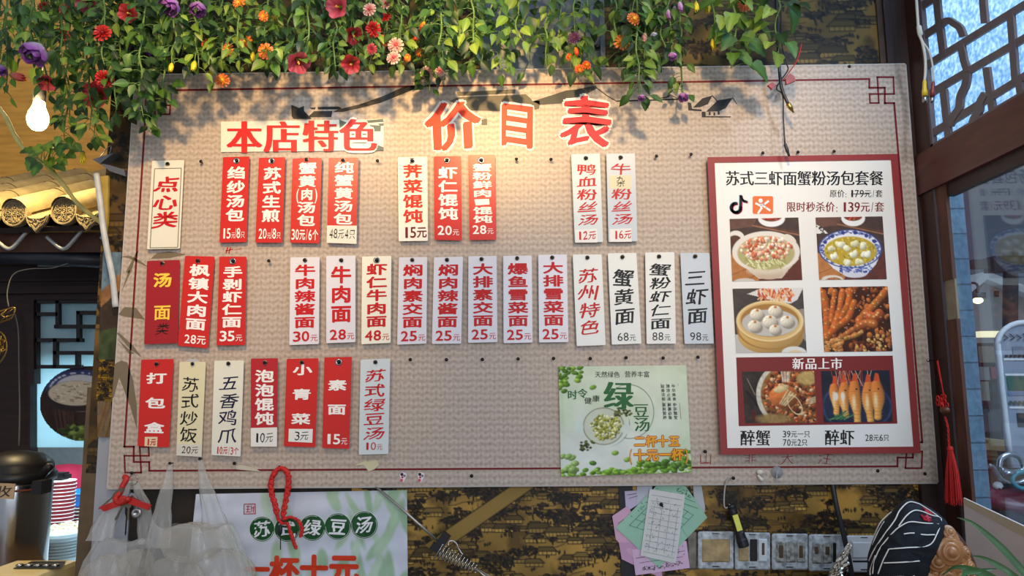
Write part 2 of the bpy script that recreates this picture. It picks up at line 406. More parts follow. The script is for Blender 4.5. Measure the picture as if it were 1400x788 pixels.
# dark post at the right corner
b = MB(); b.box((XR, YW-.014, 0), (P(1250, 60, 0).x+.004, YW, ZTOP)); struct(b.build('trim_1', WOOD), 'dark wooden corner post right of the wallpaper')
b = MB(); b.box((XR-.014, YW-.006, P(1200, 97, YW).z), (XR, YW, 2.8)); struct(b.build('trim_2', mat('batten', rgb(70, 48, 34), rough=.6, noise=.2)), 'thin brown batten along the wallpaper edge')

# blue-grey metal sheet behind the vines
a0, a1 = P(655, 0, YW).x, P(826, 50, YW).x
panel = thing('metal_sheet', ((a0+a1)/2, YW, 2.5), 'blue-grey painted metal sheet on the wall behind the vines above the board', 'metal sheet')
b = MB(); zlo = P(740, 97, .0).z+.004; b.box((a0, YW-.008, zlo), (a1, YW-.0015, 2.75)); b.box((a1-.012, YW-.016, zlo), (a1, YW-.0015, 2.75))
b.build('sheet', mat('blue_grey_paint', rgb(96, 106, 116), rough=.45, noise=.18, nscale=9, metal=.2), panel)
c = P(816, 65, YW-.008); b = MB(); b.lathe([(.009, 0), (.009, .002), (.0065, .003), (.0065, .001)], c, (0, -1, 0), 16); b.lathe([(.004, 0), (.005, .006), (.003, .009), (.001, .0095)], c, (0, -1, 0), 14)
b.build('bolt', mat('dark_rubber', rgb(34, 34, 38), rough=.4), panel)
for i, (x, y, w, h, t) in enumerate([(770, 78, 50, 38, .1), (782, 52, 34, 30, -.25), (735, 45, 40, 30, .2), (700, 60, 30, 36, -.1)]):
    q = [P(x+sx*w/2*math.cos(t)-sy*h/2*math.sin(t), y+sx*w/2*math.sin(t)+sy*h/2*math.cos(t), YW-.0085-.0006*i) for sx, sy in ((-1, 1), (1, 1), (1, -1), (-1, -1))]
    b = MB(); b.prism(q, (0, -.0006, 0)); o = b.build('paper_scrap', mat('old_paper', rgb(150, 142, 124), rough=.8, noise=.1), origin=q[0])
    tag(o, ['tan paper scrap on the metal sheet just above the board', 'tan paper scrap stuck on the metal sheet near its bolt', 'upper middle paper scrap on the metal sheet behind vines', 'leftmost paper scrap on the blue-grey metal sheet'][i], 'paper', 'paper scraps on the metal sheet')

# ================================================================== THE MENU BOARD
BQ = [(185, 103), (1238, 88), (1282, 660), (147, 668)]
def board_material():
    m = bpy.data.materials.new('woven_board_print'); m.use_nodes = True; nt = m.node_tree; L = nt.links; b = nt.nodes['Principled BSDF']
    b.inputs['Roughness'].default_value = .42; b.inputs['Specular IOR Level'].default_value = .35
    tc = nt.nodes.new('ShaderNodeTexCoord'); sp = nt.nodes.new('ShaderNodeSeparateXYZ'); L.new(tc.outputs['Object'], sp.inputs[0])
    def M(op, a, bb=None, c=None):
        n = nt.nodes.new('ShaderNodeMath'); n.operation = op
        for i, x in enumerate((a, bb, c)):
            if x is None: continue
            if isinstance(x, (int, float)): n.inputs[i].default_value = x
            else: L.new(x, n.inputs[i])
        return n.outputs[0]
    # knitted columns: rows of slanted stitches, alternate columns lean the other way
    colw = 0.0215; rowh = 0.0150
    cx = M('DIVIDE', sp.outputs[0], colw); fx = M('FRACT', M('ADD', cx, 100.0)); tri = M('ABSOLUTE', M('SUBTRACT', fx, .5))
    rz = M('ADD', M('DIVIDE', sp.outputs[2], rowh), M('MULTIPLY', tri, .6))
    n0 = nt.nodes.new('ShaderNodeTexNoise'); n0.inputs['Scale'].default_value = 55; n0.inputs['Detail'].default_value = 2; L.new(tc.outputs['Object'], n0.inputs[0])
    rz = M('ADD', rz, M('MULTIPLY', n0.outputs[0], .55))
    st = M('ADD', M('MULTIPLY', M('SINE', M('MULTIPLY', rz, 2*PI)), .5), .5)
    edge = M('MULTIPLY', M('POWER', M('ABSOLUTE', M('SUBTRACT', M('MULTIPLY', tri, 4.0), 1.0)), 2.0), .55)
    hgt = M('SUBTRACT', st, edge)
    n1 = nt.nodes.new('ShaderNodeTexNoise'); n1.inputs['Scale'].default_value = 150; n1.inputs['Detail'].default_value = 5; L.new(tc.outputs['Object'], n1.inputs[0])
    hg = M('ADD', M('MULTIPLY', hgt, .30), M('MULTIPLY', n1.outputs[0], 1.0))
    mr = nt.nodes.new('ShaderNodeMapRange'); L.new(hg, mr.inputs[0]); mr.inputs[1].default_value = .1; mr.inputs[2].default_value = 1.15
    mx = nt.nodes.new('ShaderNodeMix'); mx.data_type = 'RGBA'; L.new(mr.outputs[0], mx.inputs[0])
    mx.inputs[6].default_value = (*rgb(146, 128, 112), 1); mx.inputs[7].default_value = (*rgb(212, 195, 178), 1)
    L.new(mx.outputs[2], b.inputs['Base Color']); return m
BOARD = board_material()
board = thing('menu_board', P(714, 664, 0), 'large beige woven-patterned price board headed 价目表 hung on the wall', 'menu board')
b = MB(); f = [P(*q) for q in BQ]
b.prism([f[3], f[2], f[1], f[0]], (0, YW-.002, 0)); b.build('panel', BOARD, board)
b = MB(); e = .0028
for i in range(4):
    p, q = f[i], f[(i+1) % 4]; d = (q-p).normalized()
    b.tube([p+Vector((0, .004, 0)), q+Vector((0, .004, 0))], .0042, 6, smooth=False)
b.build('edge_strip', mat('white_edge', rgb(196, 190, 182), rough=.5), board)

M0 = lambda x, y: P(x, y, -.0006)
M1 = lambda x, y: P(x, y, -.0009)
M2 = lambda x, y: P(x, y, -.0012)
DKRED = rgb(112, 18, 22)
def strip(mb, pts, w, M, col, closed=False):
    n = len(pts); pts = [np.array(p, float) for p in pts]
    if closed: pts = pts+[pts[0]]
    for p, q in zip(pts[:-1], pts[1:]):
        d = q-p; l = np.linalg.norm(d); d = d/l; nn = np.array((-d[1], d[0]))*w/2; p2 = p-d*w/2; q2 = q+d*w/2
        mb.add([M(*(p2+nn)), M(*(q2+nn)), M(*(q2-nn)), M(*(p2-nn))], [(0, 1, 2, 3)], col, False)
b = MB()
corners = {(-1, 1): (199, 123.5), (1, 1): (1222.5, 108), (1, -1): (1261, 638), (-1, -1): (170, 644)}
def rel(cn, pts): (sx, sy) = cn; cx, cy = corners[cn]; return [(cx-sx*dx+(-sy*0), cy+sy*dy) for dx, dy in pts]
for cn in corners:
    strip(b, rel(cn, [(34, 0), (34, 12), (12.8, 12), (12.8, 33), (0, 33)]), 2.5, M0, DKRED)
    strip(b, rel(cn, [(23, -2.5), (1, -2.5), (0, 20.5), (33.7, 20.5), (33, 32.8), (21, 32.8)]), 2.2, M0, DKRED, True)
for a, c in (((-1, 1), (1, 1)), ((-1, -1), (1, -1))): strip(b, [rel(a, [(34, 0)])[0], rel(c, [(34, 0)])[0]], 2.6, M0, DKRED)
for a, c in (((-1, 1), (-1, -1)), ((1, 1), (1, -1))): strip(b, [rel(a, [(0, 33)])[0], rel(c, [(0, 33)])[0]], 2.6, M0, DKRED)
b.build('border_line', PRINT, board)
# printed roofs, painted paler olive towards the middle for the downlight's glare
b = MB(); ol = rgb(96, 88, 72); dk = rgb(34, 34, 36)
def pp(pts, ox=0, oy=0, s=1.0, col=dk, M=M0): b.poly([M(ox+x/s, oy+y/s) for x, y in pts], col)
pp([(300, 168), (675, 150), (675, 176), (310, 194)], 560, 90, 4.667, ol)
pp([(310, 200), (680, 185), (740, 180), (770, 205), (620, 290), (350, 285), (340, 265), (255, 225)], 560, 90, 4.667, ol)
pp([(770, 205), (785, 226), (830, 222), (830, 250), (825, 275), (770, 285), (620, 290)], 560, 90, 4.667, ol)
pp([(785, 226), (900, 190), (1000, 157), (1060, 152), (1190, 125), (1195, 145), (1090, 200), (970, 240), (830, 250)], 560, 90, 4.667, rgb(74, 72, 66))
pp([(1313, 135), (1180, 190), (980, 270), (800, 315), (640, 350), (560, 350), (610, 322), (640, 318), (800, 280), (1000, 210), (1200, 120), (1500, 95), (1510, 110)], 370, 100, 6.565, rgb(48, 46, 44))
pp([(420, 304), (610, 300), (640, 318), (610, 326), (425, 326)], 370, 100, 6.565)
pp([(345, 310), (405, 308), (400, 326), (370, 326)], 370, 100, 6.565)
pp([(390, 342), (555, 340), (545, 395), (350, 397), (345, 383)], 370, 100, 6.565)
pp([(185, 285), (255, 312), (300, 295), (300, 340), (370, 412), (205, 412), (188, 385)], 370, 100, 6.565)
pp([(565, 541), (895, 531), (895, 539), (565, 549)], 700, 0, 3.94)
pp([(785, 528), (830, 522), (852, 506), (845, 524), (815, 531)], 700, 0, 3.94)
pp([(975, 580), (1025, 530), (1080, 515), (1055, 562), (1015, 577)], 700, 0, 3.94)
pp([(946, 550), (965, 556), (970, 586), (1022, 590), (1022, 600), (950, 595)], 700, 0, 3.94)
pp([(1045, 602), (1108, 541), (1190, 527), (1152, 582), (1115, 600)], 700, 0, 3.94)
pp([(1022, 602), (1042, 602), (1044, 626), (1180, 627), (1176, 633), (1022, 632)], 700, 0, 3.94)
for q in ((1060, 603), (1085, 605), (1108, 600)): pp([(q[0], q[1]), (q[0]+10, q[1]), (q[0]+10, q[1]+18), (q[0], q[1]+18)], 700, 0, 3.94)
strip(b, [(814, 119), (830, 131), (843, 138.5)], 1.2, M0, dk); strip(b, [(1002, 134), (1007, 142)], 1.2, M0, dk); strip(b, [(974, 131), (981, 139)], 1.2, M0, dk); strip(b, [(915, 129), (925, 134)], 1, M0, dk)
pp([(658.4, 162.4), (666, 162.4), (666, 171), (658.4, 171)], col=ol); pp([(814, 158.8), (820.6, 158.8), (820.6, 167.5), (814, 167.5)], col=rgb(52, 58, 60))
b.build('roof_print', PRINT, board)
# printed grass blades at the left edge
b = MB(); gr = rgb(120, 106, 84)
pp([(162, 430), (170, 420), (186, 421), (198, 437), (170, 433)], col=gr)
for pts in ([(159, 455), (164, 456), (182, 473), (194, 489), (178, 478)], [(161, 464), (172, 474), (184, 484), (176, 484)], [(157, 498), (166, 493), (174, 496), (182, 520), (187, 555), (187, 586), (178, 556), (163, 516), (155, 545), (153, 540)],
            [(206, 354), (215, 346), (232, 344), (255, 348), (232, 353)], [(172, 372), (176, 374), (187, 350), (190, 342), (186, 346)], [(166, 399), (180, 370), (185, 352), (182, 352), (176, 370)], [(164, 351), (178, 350), (192, 357), (204, 366), (190, 360), (176, 353)]):
    pp(pts, col=gr)
b.build('grass_print', PRINT, board)
# 价目表, red brush characters with a white rim, and the small red prints
b = MB(); t1 = rgb(226, 66, 40); t2 = rgb(206, 44, 52); wh = rgb(240, 232, 220)
for ch, cell, c, sh in (('价', (584, 139, 656, 204), t1, .06), ('目', (679, 140, 733, 201), t1, -.05), ('表', (766, 133, 833, 203), t2, .06)):
    put_char(b, ch, cell, M0, wh, .07, sh, 0, 3); put_char(b, ch, cell, M1, wh, .06, sh, 0, 3, 'brush'); put_char(b, ch, cell, M2, c, .036, sh, 0, 3, 'brush')
b.build('title_lettering', PRINT, board)
b = MB(); fr = rgb(150, 40, 44)
for ch, cell in (('山', (956, 617, 974, 636)), ('大', (1067, 618, 1086, 636)), ('注', (1118, 617, 1139, 636)), ('非', (1018, 620, 1034, 634))): put_char(b, ch, cell, M0, fr, -.015, .1, 0, 5)
strip(b, [(311, 339), (309, 346)], 1.6, M0, rgb(190, 30, 30)); strip(b, [(315, 339), (313, 346)], 1.6, M0, rgb(190, 30, 30)); strip(b, [(309, 343), (318, 341)], 1.2, M0, rgb(190, 30, 30)); strip(b, [(320, 342), (330, 340)], .8, M0, rgb(190, 90, 80))
b.build('small_red_print', PRINT, board)

# 本店特色 paper
bq = [(302, 166.5), (524.5, 163), (524.5, 205.5), (302, 208)]
hd = thing('heading_strip', P(413, 187, 0), 'cream paper strip with large red letters 本店特色 pasted on the board top left', 'paper sign')
b = MB(); q = [P(x, y, -.0030) for x, y in bq]; b.prism([q[3], q[2], q[1], q[0]], (0, .0018, 0)); b.build('paper', mat('cream_paper', rgb(226, 222, 204), rough=.45, noise=.04, nscale=12), hd)
M3 = lambda x, y: P(x, y, -.0033); M4 = lambda x, y: P(x, y, -.0036); M5 = lambda x, y: P(x, y, -.0042)
b = MB(); gg = rgb(92, 106, 100)
def pq(pts, M=M3): b.poly([M(370+x/6.565, 100+y/6.565) for x, y in pts], gg)
pq([(615, 416), (690, 447), (720, 455), (640, 530), (620, 495)]); pq([(740, 432), (830, 430), (828, 446), (745, 448)]); pq([(858, 425), (1010, 412), (1013, 440), (858, 448)])
pq([(960, 455), (1013, 448), (1013, 475), (985, 472)]); pq([(890, 466), (990, 470), (988, 523), (905, 525)]); pq([(720, 500), (900, 480), (905, 600), (850, 632), (735, 628)]); pq([(820, 695), (915, 628), (1013, 665), (1013, 693)])
b.build('roof_print', PRINT, hd)
b = MB(); rd = rgb(206, 34, 34)
for ch, cell in (('本', (311, 165, 357, 210)), ('店', (362, 165, 409, 209)), ('特', (415, 164, 461, 208)), ('色', (465, 162, 514, 208))):
    if ch == '色': put_char(b, ch, cell, M4, wh, .07)
    put_char(b, ch, cell, M5, rd, .045, 0, 0, None, 'song')
b.build('lettering', PRINT, hd)

# ================================================================== MENU TAGS, EACH ON ITS NAIL
YB, YF = -.0085, -.0125                      # back and front face of a tag
NAIL = mat('black_nail', rgb(28, 26, 26), rough=.35, metal=.6); STEEL = mat('steel', rgb(170, 168, 164), rough=.25, metal=1.0)
def plate_with_hole(q, hole, r, col_unused=None):
    bm = bmesh.new(); rings = []
    out = []; uv = quad_uv(q); rr = .035; asp = .33
    for (cu, cv_, a0) in ((0, 0, 180), (1, 0, 270), (1, 1, 0), (0, 1, 90)):
        for k in range(4):
            a = math.radians(a0+30*k); du = rr*(1+math.cos(a)*1) ; 
            u = (rr if cu == 0 else 1-rr)+rr*math.cos(a); v = (rr*asp if cv_ == 0 else 1-rr*asp)+rr*asp*math.sin(a); out.append(uv(u, v))
    hl = [(hole[0]+r*math.cos(2*PI*k/14), hole[1]+r*math.sin(2*PI*k/14)) for k in range(14)]
    mb = MB()
    for y, flip in ((YF, False), (YB, True)):
        bm = bmesh.new(); eds = []
        for loop in (out, hl):
            vs = [bm.verts.new(P(px, py, y)) for px, py in loop]; eds += [bm.edges.new((vs[i], vs[(i+1) % len(vs)])) for i in range(len(vs))]
        bmesh.ops.triangle_fill(bm, use_beauty=True, edges=eds); bm.verts.index_update()
        fs = []
        for fa in bm.faces:
            idx = [v.index for v in fa.verts]; fa.normal_update()
            if (fa.normal.y > 0) != flip: idx.reverse()
            fs.append(idx)
        mb.add([v.co.copy() for v in bm.verts], fs, None, False); bm.free()
    for loop, sgn in ((out, 1), (hl, -1)):
        n = len(loop); A = [P(x, y, YF) for x, y in loop]; B = [P(x, y, YB) for x, y in loop]
        mb.add(A+B, [((i, n+i, n+(i+1) % n, (i+1) % n) if sgn > 0 else (i, (i+1) % n, n+(i+1) % n, n+i)) for i in range(n)], None, False)
    return mb
TAGMAT = {}
def tagmat(key):
    c = {'red': (200, 30, 18), 'deep': (158, 20, 24), 'white': (222, 218, 222), 'cream': (240, 234, 212), 'pale': (206, 214, 212), 'grey': (190, 198, 204),
         'ivory': (226, 222, 202), 'note': (222, 212, 170), 'crimson': (178, 26, 32), 'warmwhite': (226, 226, 218)}[key]
    if key not in TAGMAT: TAGMAT[key] = mat('tag_'+key, rgb(*c), rough=.35, noise=.03, nscale=9, coat=.15)
    return TAGMAT[key]
WHT = rgb(244, 238, 230); RED = rgb(196, 24, 26); BLK = rgb(24, 22, 22); YEL = rgb(246, 206, 70); MAR = rgb(110, 22, 30); BLU = rgb(26, 26, 60)
MF = lambda x, y: P(x, y, YF-.0004)
MS = lambda x, y: P(x, y, YF-.0003)
MT = lambda x, y: P(x, y, YF-.0007)
nail_n = [0]
nail_mesh = None
def nail(px, py, label, front=None, colour=None):
    """a nail driven into the board, its head standing a little proud"""
    y1 = -.010 if front is None else front
    h = P(px, py, y1); o = thing('nail', P(px, py, 0), label, 'nail', 'nails in the price board')
    R_ = random.Random(px*7+py); dx, dz = R_.uniform(-.001, .001), R_.uniform(-.0005, .0012)
    mb = MB(); mb.tube([(h.x, -.0005, h.z), (h.x+dx*.5, y1*.6, h.z+dz*.5), (h.x+dx, y1, h.z+dz)], .0012, 8); mb.build('shank', NAIL, o)
    mb = MB(); mb.lathe([(.0012, 0), (.0036, .0004), (.0042, .0014), (.0036, .0024), (.0015, .0030)], (h.x+dx, y1, h.z+dz), (0, -1, 0), 12); mb.build('head', NAIL if colour is None else colour, o)
    return o
def price(mb, kind, a, box, M, col):
    x0, y0, x1, y1 = box
    if kind == 'each':                       # 15元/8只
        n, k = a; w = x1-x0
        for t, u0, u1, v0 in ((n, 0, .36, 0), ('元', .39, .55, .38), ('/', .54, .62, 0), (k, .62, .79, 0), ('只', .81, 1, .34)):
            put_line(mb, t, (x0+w*u0, y0+(y1-y0)*v0, x0+w*u1, y1), M, col, .02 if is_cjk(t[0]) is False else 0)
    elif kind == 'num':                      # big number, small 元
        w = x1-x0; put_line(mb, a, (x0, y0, x0+w*.66, y1), M, col, .03); put_line(mb, '元', (x0+w*.70, lerp(y0, y1, .34), x1, lerp(y0, y1, 1.02)), M, col, 0)
    elif kind == 'thin':
        w = x1-x0; put_line(mb, a, (x0, y0, x0+w*.62, y1), M, col, -.005); put_line(mb, '元', (x0+w*.66, lerp(y0, y1, .22), x1, lerp(y0, y1, 1.04)), M, col, -.005)
def make_tag(q, hole, base, name, nb, ink, label, pr=None, style='hei', lines=None, eyelet=False, stickers=(), extra=None):
    uv = quad_uv(q); S = lambda M: (lambda u, v: M(*uv(u, v)))
    t = thing('menu_tag', P(hole[0], hole[1], YF), label, 'menu tag', 'price tags on the menu board')
    plate_with_hole(q, hole, 3.2).build('plate', tagmat(base), t)
    u0, v0, u1, v1 = nb; b = MB(); off = {'hei': .034, 'kai': .018, 'li': .035, 'hand': .006, 'black': .022}[style]; drs = {'kai': 'brush', 'li': 'brush', 'black': 'brush'}.get(style); sh = {'kai': .16, 'li': .06, 'hand': .14, 'black': .12}.get(style, 0); jit = {'kai': 2, 'li': 4, 'hand': 9, 'black': 2}.get(style)
    rows = lines or list(name); n = len(rows); gap = .14; h = (v1-v0)/(n+gap*(n-1)) if n > 1 else v1-v0
    for i, r in enumerate(rows):
        y = v0+i*h*(1+gap)
        if r == '#': b.poly([S(MF)(u, v) for u, v in ((u0+.08, y+h*.95), (u1-.08, y+h*.85), (u1-.1, y+.1*h), (u0+.03, y+.15*h))], ink); continue
        if r == '': continue
        if len(r) > 1: put_line(b, r, (u0-.1, y, u1+.1, y+h), S(MF), ink, off)
        else: put_char(b, r, (u0, y, u1, y+h), S(MF), ink, off, sh, 0, jit+i if jit else None, drs)
        if '' in rows: b.build('character', PRINT, t); b = MB()
    if b.v: b.build('lettering', PRINT, t)
    for k, (su0, sv0, su1, sv1, sc_) in enumerate(stickers):
        b = MB(); c4 = [S(MS)(su0, sv1), S(MS)(su1, sv1+.004), S(MS)(su1, sv0), S(MS)(su0, sv0+.004)]; b.prism(c4, (0, .0002, 0), rgb(*sc_)); b.build('price_sticker' if sv0 > .6 else 'patch', PRINT, t)
    if pr:
        b = MB()
        for kind, a, box, col, *st in pr:
            if len(pr) > 1 and b.v: b.build('price', PRINT, t); b = MB()
            if kind == 'hand': put_line(b, a, box, S(MT), col, st[0] if st else -.005, .1, 7)
            elif kind == 'line': put_line(b, a, box, S(MT), col, .02)
            else: price(b, kind, a, box, S(MT), col)
        b.build('price', PRINT, t)
    if eyelet:
        c = P(hole[0], hole[1], YF); b = MB()
        b.lathe([(.0050, -.0006), (.0078, -.0004), (.0082, .0006), (.0066, .0014), (.0050, .0006)], c, (0, -1, 0), 20)
        b.build('eyelet', STEEL, t)
    if extra: extra(t, S)
    nail(hole[0], hole[1], f'black nail holding the menu tag {name}', front=YF-.003)
    return t
ST = (.16, 0, .84, 0)
def T(q, hole, base, name, v, ink, label, **k):
    u0, u1 = k.pop('u', (.17, .85)); return make_tag(q, hole, base, name, (u0, v[0], u1, v[1]), ink, label, **k)
PB = (.11, .83, .93, .955)
def rim(t, S):
    b = MB(); c = rgb(120, 112, 90)
    for a, d in (((.09, .09), (.92, .09)), ((.92, .09), (.93, .985)), ((.93, .985), (.09, .985)), ((.09, .985), (.09, .09))):
        p = [np.array(a), np.array(d)]; w = np.array((.012, .004)); n = np.array((-(p[1]-p[0])[1], (p[1]-p[0])[0])); n = n/np.linalg.norm(n)*w[::1]
        b.add([S(MF)(*(p[0]+n)), S(MF)(*(p[1]+n)), S(MF)(*(p[1]-n)), S(MF)(*(p[0]-n))], [(0, 1, 2, 3)], c, False)
    b.build('outline', PRINT, t)
# top row
T([(208, 220), (252, 219), (246, 340), (201, 341)], (229, 224.5), 'ivory', '点心类', (.18, .76), RED, 'cream tag headed 点心类 in red, top left of the board', style='li', u=(.13, .86), extra=rim)
T([(305, 215), (341, 214), (337, 331), (300, 332)], (323, 220), 'red', '绉纱汤包', (.115, .755), WHT, 'red tag 绉纱汤包 priced 15元/8只, first red tag in the top row', pr=[('each', ('15', '8'), PB, WHT)], eyelet=True, u=(.2, .86))
T([(354, 216), (390, 215), (386, 332), (349, 332)], (371, 220), 'red', '苏式生煎', (.115, .755), WHT, 'red tag 苏式生煎 priced 20元/8只 in the top row', pr=[('each', ('20', '8'), PB, WHT)], eyelet=True, u=(.2, .86))
T([(400, 217), (440, 216), (436.5, 333), (396.5, 332)], (419, 218.5), 'red', '蟹黄(肉)汤包', (.05, .80), WHT, 'red tag 蟹黄(肉)汤包 priced 30元/6个 in the top row', lines=['蟹', '黄', '(肉)', '汤', '包'], pr=[('line', '30元/6个', (.04, .835, .95, .965), WHT)], u=(.23, .82))
T([(449.5, 216), (490, 215.5), (487, 332), (447, 331)], (469, 219), 'red', '纯蟹黄汤包', (.05, .79), WHT, 'red tag 纯蟹黄汤包 with white sticker handwritten 48元4只', stickers=[(-.01, .80, 1.01, 1.01, (232, 226, 208))], pr=[('hand', '48元4只', (.07, .84, .96, .96), BLK)], u=(.22, .84))
T([(544, 215), (584, 214.5), (585, 329), (545, 330)], (563, 220), 'cream', '荠菜馄饨', (.09, .785), rgb(206, 44, 26), 'cream tag 荠菜馄饨 in red letters priced 15元', eyelet=True, stickers=[(.0, .80, .99, 1.0, (244, 238, 220))], pr=[('line', '15元', (.2, .83, .96, .965), MAR)], u=(.18, .82))
T([(593, 214), (630.5, 213.5), (631.5, 329), (594, 328)], (611, 219.5), 'red', '虾仁馄饨', (.125, .755), WHT, 'red tag 虾仁馄饨 priced 20元 beside the cream tag', pr=[('num', '20', (.12, .825, .9, .94), WHT)], eyelet=True)
T([(640, 212), (677, 211.5), (678.5, 328), (642, 328.5)], (658, 219.5), 'red', '蟹粉鲜肉馄饨', (.105, .80), WHT, 'red tag 蟹粉鲜肉馄饨 with one character whited out, priced 28元', lines=['蟹', '粉', '鲜', '肉', '#', '馄', '饨'], pr=[('num', '28', (.12, .825, .9, .93), WHT)], eyelet=True)
T([(781, 211), (820, 210), (824.5, 331), (786, 332)], (801, 216.5), 'pale', '鸭血粉丝汤', (.11, .81), RED, 'pale tag 鸭血粉丝汤 with sticker 12元 in red handwriting', style='kai', stickers=[(.03, .85, .80, 1.0, (236, 232, 226))], pr=[('hand', '12元', (.14, .87, .76, .97), RED, .01)])
T([(829, 210), (868, 210), (871.5, 330), (832, 331)], (848.5, 215.5), 'grey', '牛杂粉丝汤', (.11, .81), RED, 'grey-white tag 牛杂粉丝汤 with a cream patch over one character', style='kai', lines=['牛', '', '粉', '丝', '汤'], stickers=[(.08, .245, .84, .40, (226, 214, 176)), (.05, .85, .80, 1.0, (236, 232, 226))],
  pr=[('hand', '16元', (.22, .87, .80, .97), RED, .01), ('hand', '杂', (.33, .26, .62, .385), BLK)])
# middle row
T([(201, 357), (246, 355.5), (243, 469.5), (197, 471)], (222, 360), 'deep', '汤面类', (.15, .32), YEL, 'dark red tag 汤面类 with yellow letters, start of the middle row', lines=['汤'], u=(.22, .76),
  pr=[('line', '面', (.26, .53, .76, .715), YEL), ('hand', '类', (.34, .75, .72, .89), BLK)])
T([(253, 350), (293.5, 351), (284.5, 476.5), (243, 473)], (270.5, 357), 'red', '枫镇大肉面', (.09, .81), WHT, 'tilted red tag 枫镇大肉面 priced 28元 beside the dark red tag', pr=[('line', '28元', (.2, .865, .9, .965), WHT)], u=(.2, .86))
T([(300, 351), (337, 351), (335, 472), (296, 472.5)], (318, 357.5), 'red', '手剥虾仁面', (.11, .80), WHT, 'red tag 手剥虾仁面 priced 35元 with a metal eyelet', pr=[('num', '35', (.1, .835, .9, .955), WHT)], eyelet=True)
PM = (.12, .845, .96, .965)
def W(q, hole, name, label, pn, base='white', ink=RED, v=(.085, .81), **k):
    T(q, hole, base, name, v, ink, label, pr=[('num', pn, PM, ink)], **k)
W([(397, 352), (437, 351.5), (436, 470.5), (395.5, 472)], (417, 356), '牛肉辣酱面', 'white tag 牛肉辣酱面 in red letters priced 30元', '30')
W([(446, 350), (486, 349.5), (486, 468), (446, 469.5)], (466.5, 356), '牛肉面', 'white tag with only three red characters 牛肉面 priced 28元', '28', v=(.12, .765))
W([(495, 351), (535, 350), (534, 469), (494, 471)], (515, 356), '虾仁牛肉面', 'cream tag 虾仁牛肉面 in red letters priced 48元', '48', base='cream', eyelet=True)
W([(545.5, 352), (584, 351.5), (583, 470), (543, 471.5)], (563.5, 355.5), '焖肉素交面', 'white tag 焖肉素交面 in red letters priced 25元', '25')
W([(593.5, 352), (633, 351), (630.5, 470), (590.5, 470.5)], (611, 355.5), '焖肉辣酱面', 'white tag 焖肉辣酱面 in red letters priced 25元', '25')
W([(640.5, 350.5), (679, 350), (680, 468), (640, 469)], (658.5, 354.5), '大排素交面', 'white tag 大排素交面 in red letters priced 25元', '25')
W([(688, 350), (727, 349.5), (728, 468.5), (688.5, 469.5)], (707, 353.5), '爆鱼雪菜面', 'white tag 爆鱼雪菜面 in red letters priced 25元', '25')
W([(736, 348.5), (775, 348), (777, 468), (737, 468.5)], (755, 352.5), '大排雪菜面', 'white tag 大排雪菜面 in red letters priced 25元', '25')
T([(783, 348), (822.5, 348), (828, 472), (788.5, 473.5)], (803, 352.5), 'warmwhite', '苏州特色', (.15, .88), RED, 'white tag 苏州特色 in red brush letters without a price', style='kai', u=(.16, .84))
def K(q, hole, name, label, pn, base='warmwhite', v=(.18, .78)):
    T(q, hole, base, name, v, BLK, label, pr=[('thin', pn, (.2, .87, .82, .965), BLK)], style='black', u=(.16, .84))
K([(831, 346.5), (870, 346), (877, 470), (836.5, 471.5)], (851, 351.5), '蟹黄面', 'white tag 蟹黄面 in black letters priced 68元', '68')
K([(882, 345.5), (922, 345), (924, 470), (884, 470.5)], (901, 351), '蟹粉虾仁面', 'white tag 蟹粉虾仁面 in black letters priced 88元', '88', v=(.125, .84))
K([(930, 346), (970, 346), (976, 470), (936, 470.5)], (950.5, 350.5), '三虾面', 'grey tag 三虾面 in black letters priced 98元 beside the framed poster', '98', base='grey')
# bottom row
T([(193, 492), (237.5, 491), (231, 612), (188, 610.5)], (214, 498), 'red', '打包盒', (.155, .845), WHT, 'red tag 打包盒 with a small beige 1元 sticker, start of the bottom row', lines=['打', '', '包', '', '盒'], u=(.2, .8), stickers=[(.22, .885, .62, .995, (226, 204, 164))], pr=[('hand', '1元', (.3, .905, .58, .985), RED, .02)])
def tab(t, S):
    b = MB(); pts = [(246.5+13*0, 507), (281, 507), (277, 497), (268, 491), (258, 491), (250, 497)]
    b.prism([P(x, y, YF+.0006) for x, y in [(246.5, 507), (281, 507), (277, 497), (268, 491), (258, 491), (250, 497)]], (0, .0010, 0)); b.build('plastic_tab', mat('cloudy_plastic', rgb(186, 184, 182), rough=.3), t)
T([(245.5, 495), (281.5, 495), (275.5, 624.5), (241, 623)], (263, 498), 'note', '苏式炒饭', (.16, .855), BLK, 'yellowish note tag 苏式炒饭 handwritten in black, priced 20元', style='hand', u=(.12, .78), stickers=[(.0, .875, 1.0, 1.0, (214, 208, 192))], pr=[('hand', '20元', (.2, .895, .86, .975), BLK)], extra=tab)
T([(293, 493.5), (333.5, 493), (329, 624), (289, 622.5)], (312, 497.5), 'ivory', '五香鸡爪', (.155, .87), BLU, 'clear-sleeved cream tag 五香鸡爪 handwritten in blue with a red price', style='hand', u=(.22, .84), stickers=[(.02, .885, .98, 1.0, (222, 220, 208))], pr=[('hand', '10元/3个', (.18, .905, .92, .985), RED, .012)])
T([(343, 490.5), (380, 490), (378.5, 610.5), (343, 611)], (362.5, 496), 'crimson', '泡泡馄饨', (.13, .755), WHT, 'crimson tag 泡泡馄饨 with white sticker handwritten 10元', stickers=[(-.005, .785, 1.0, 1.0, (230, 226, 216))], pr=[('hand', '10元', (.18, .84, .86, .955), BLK)])
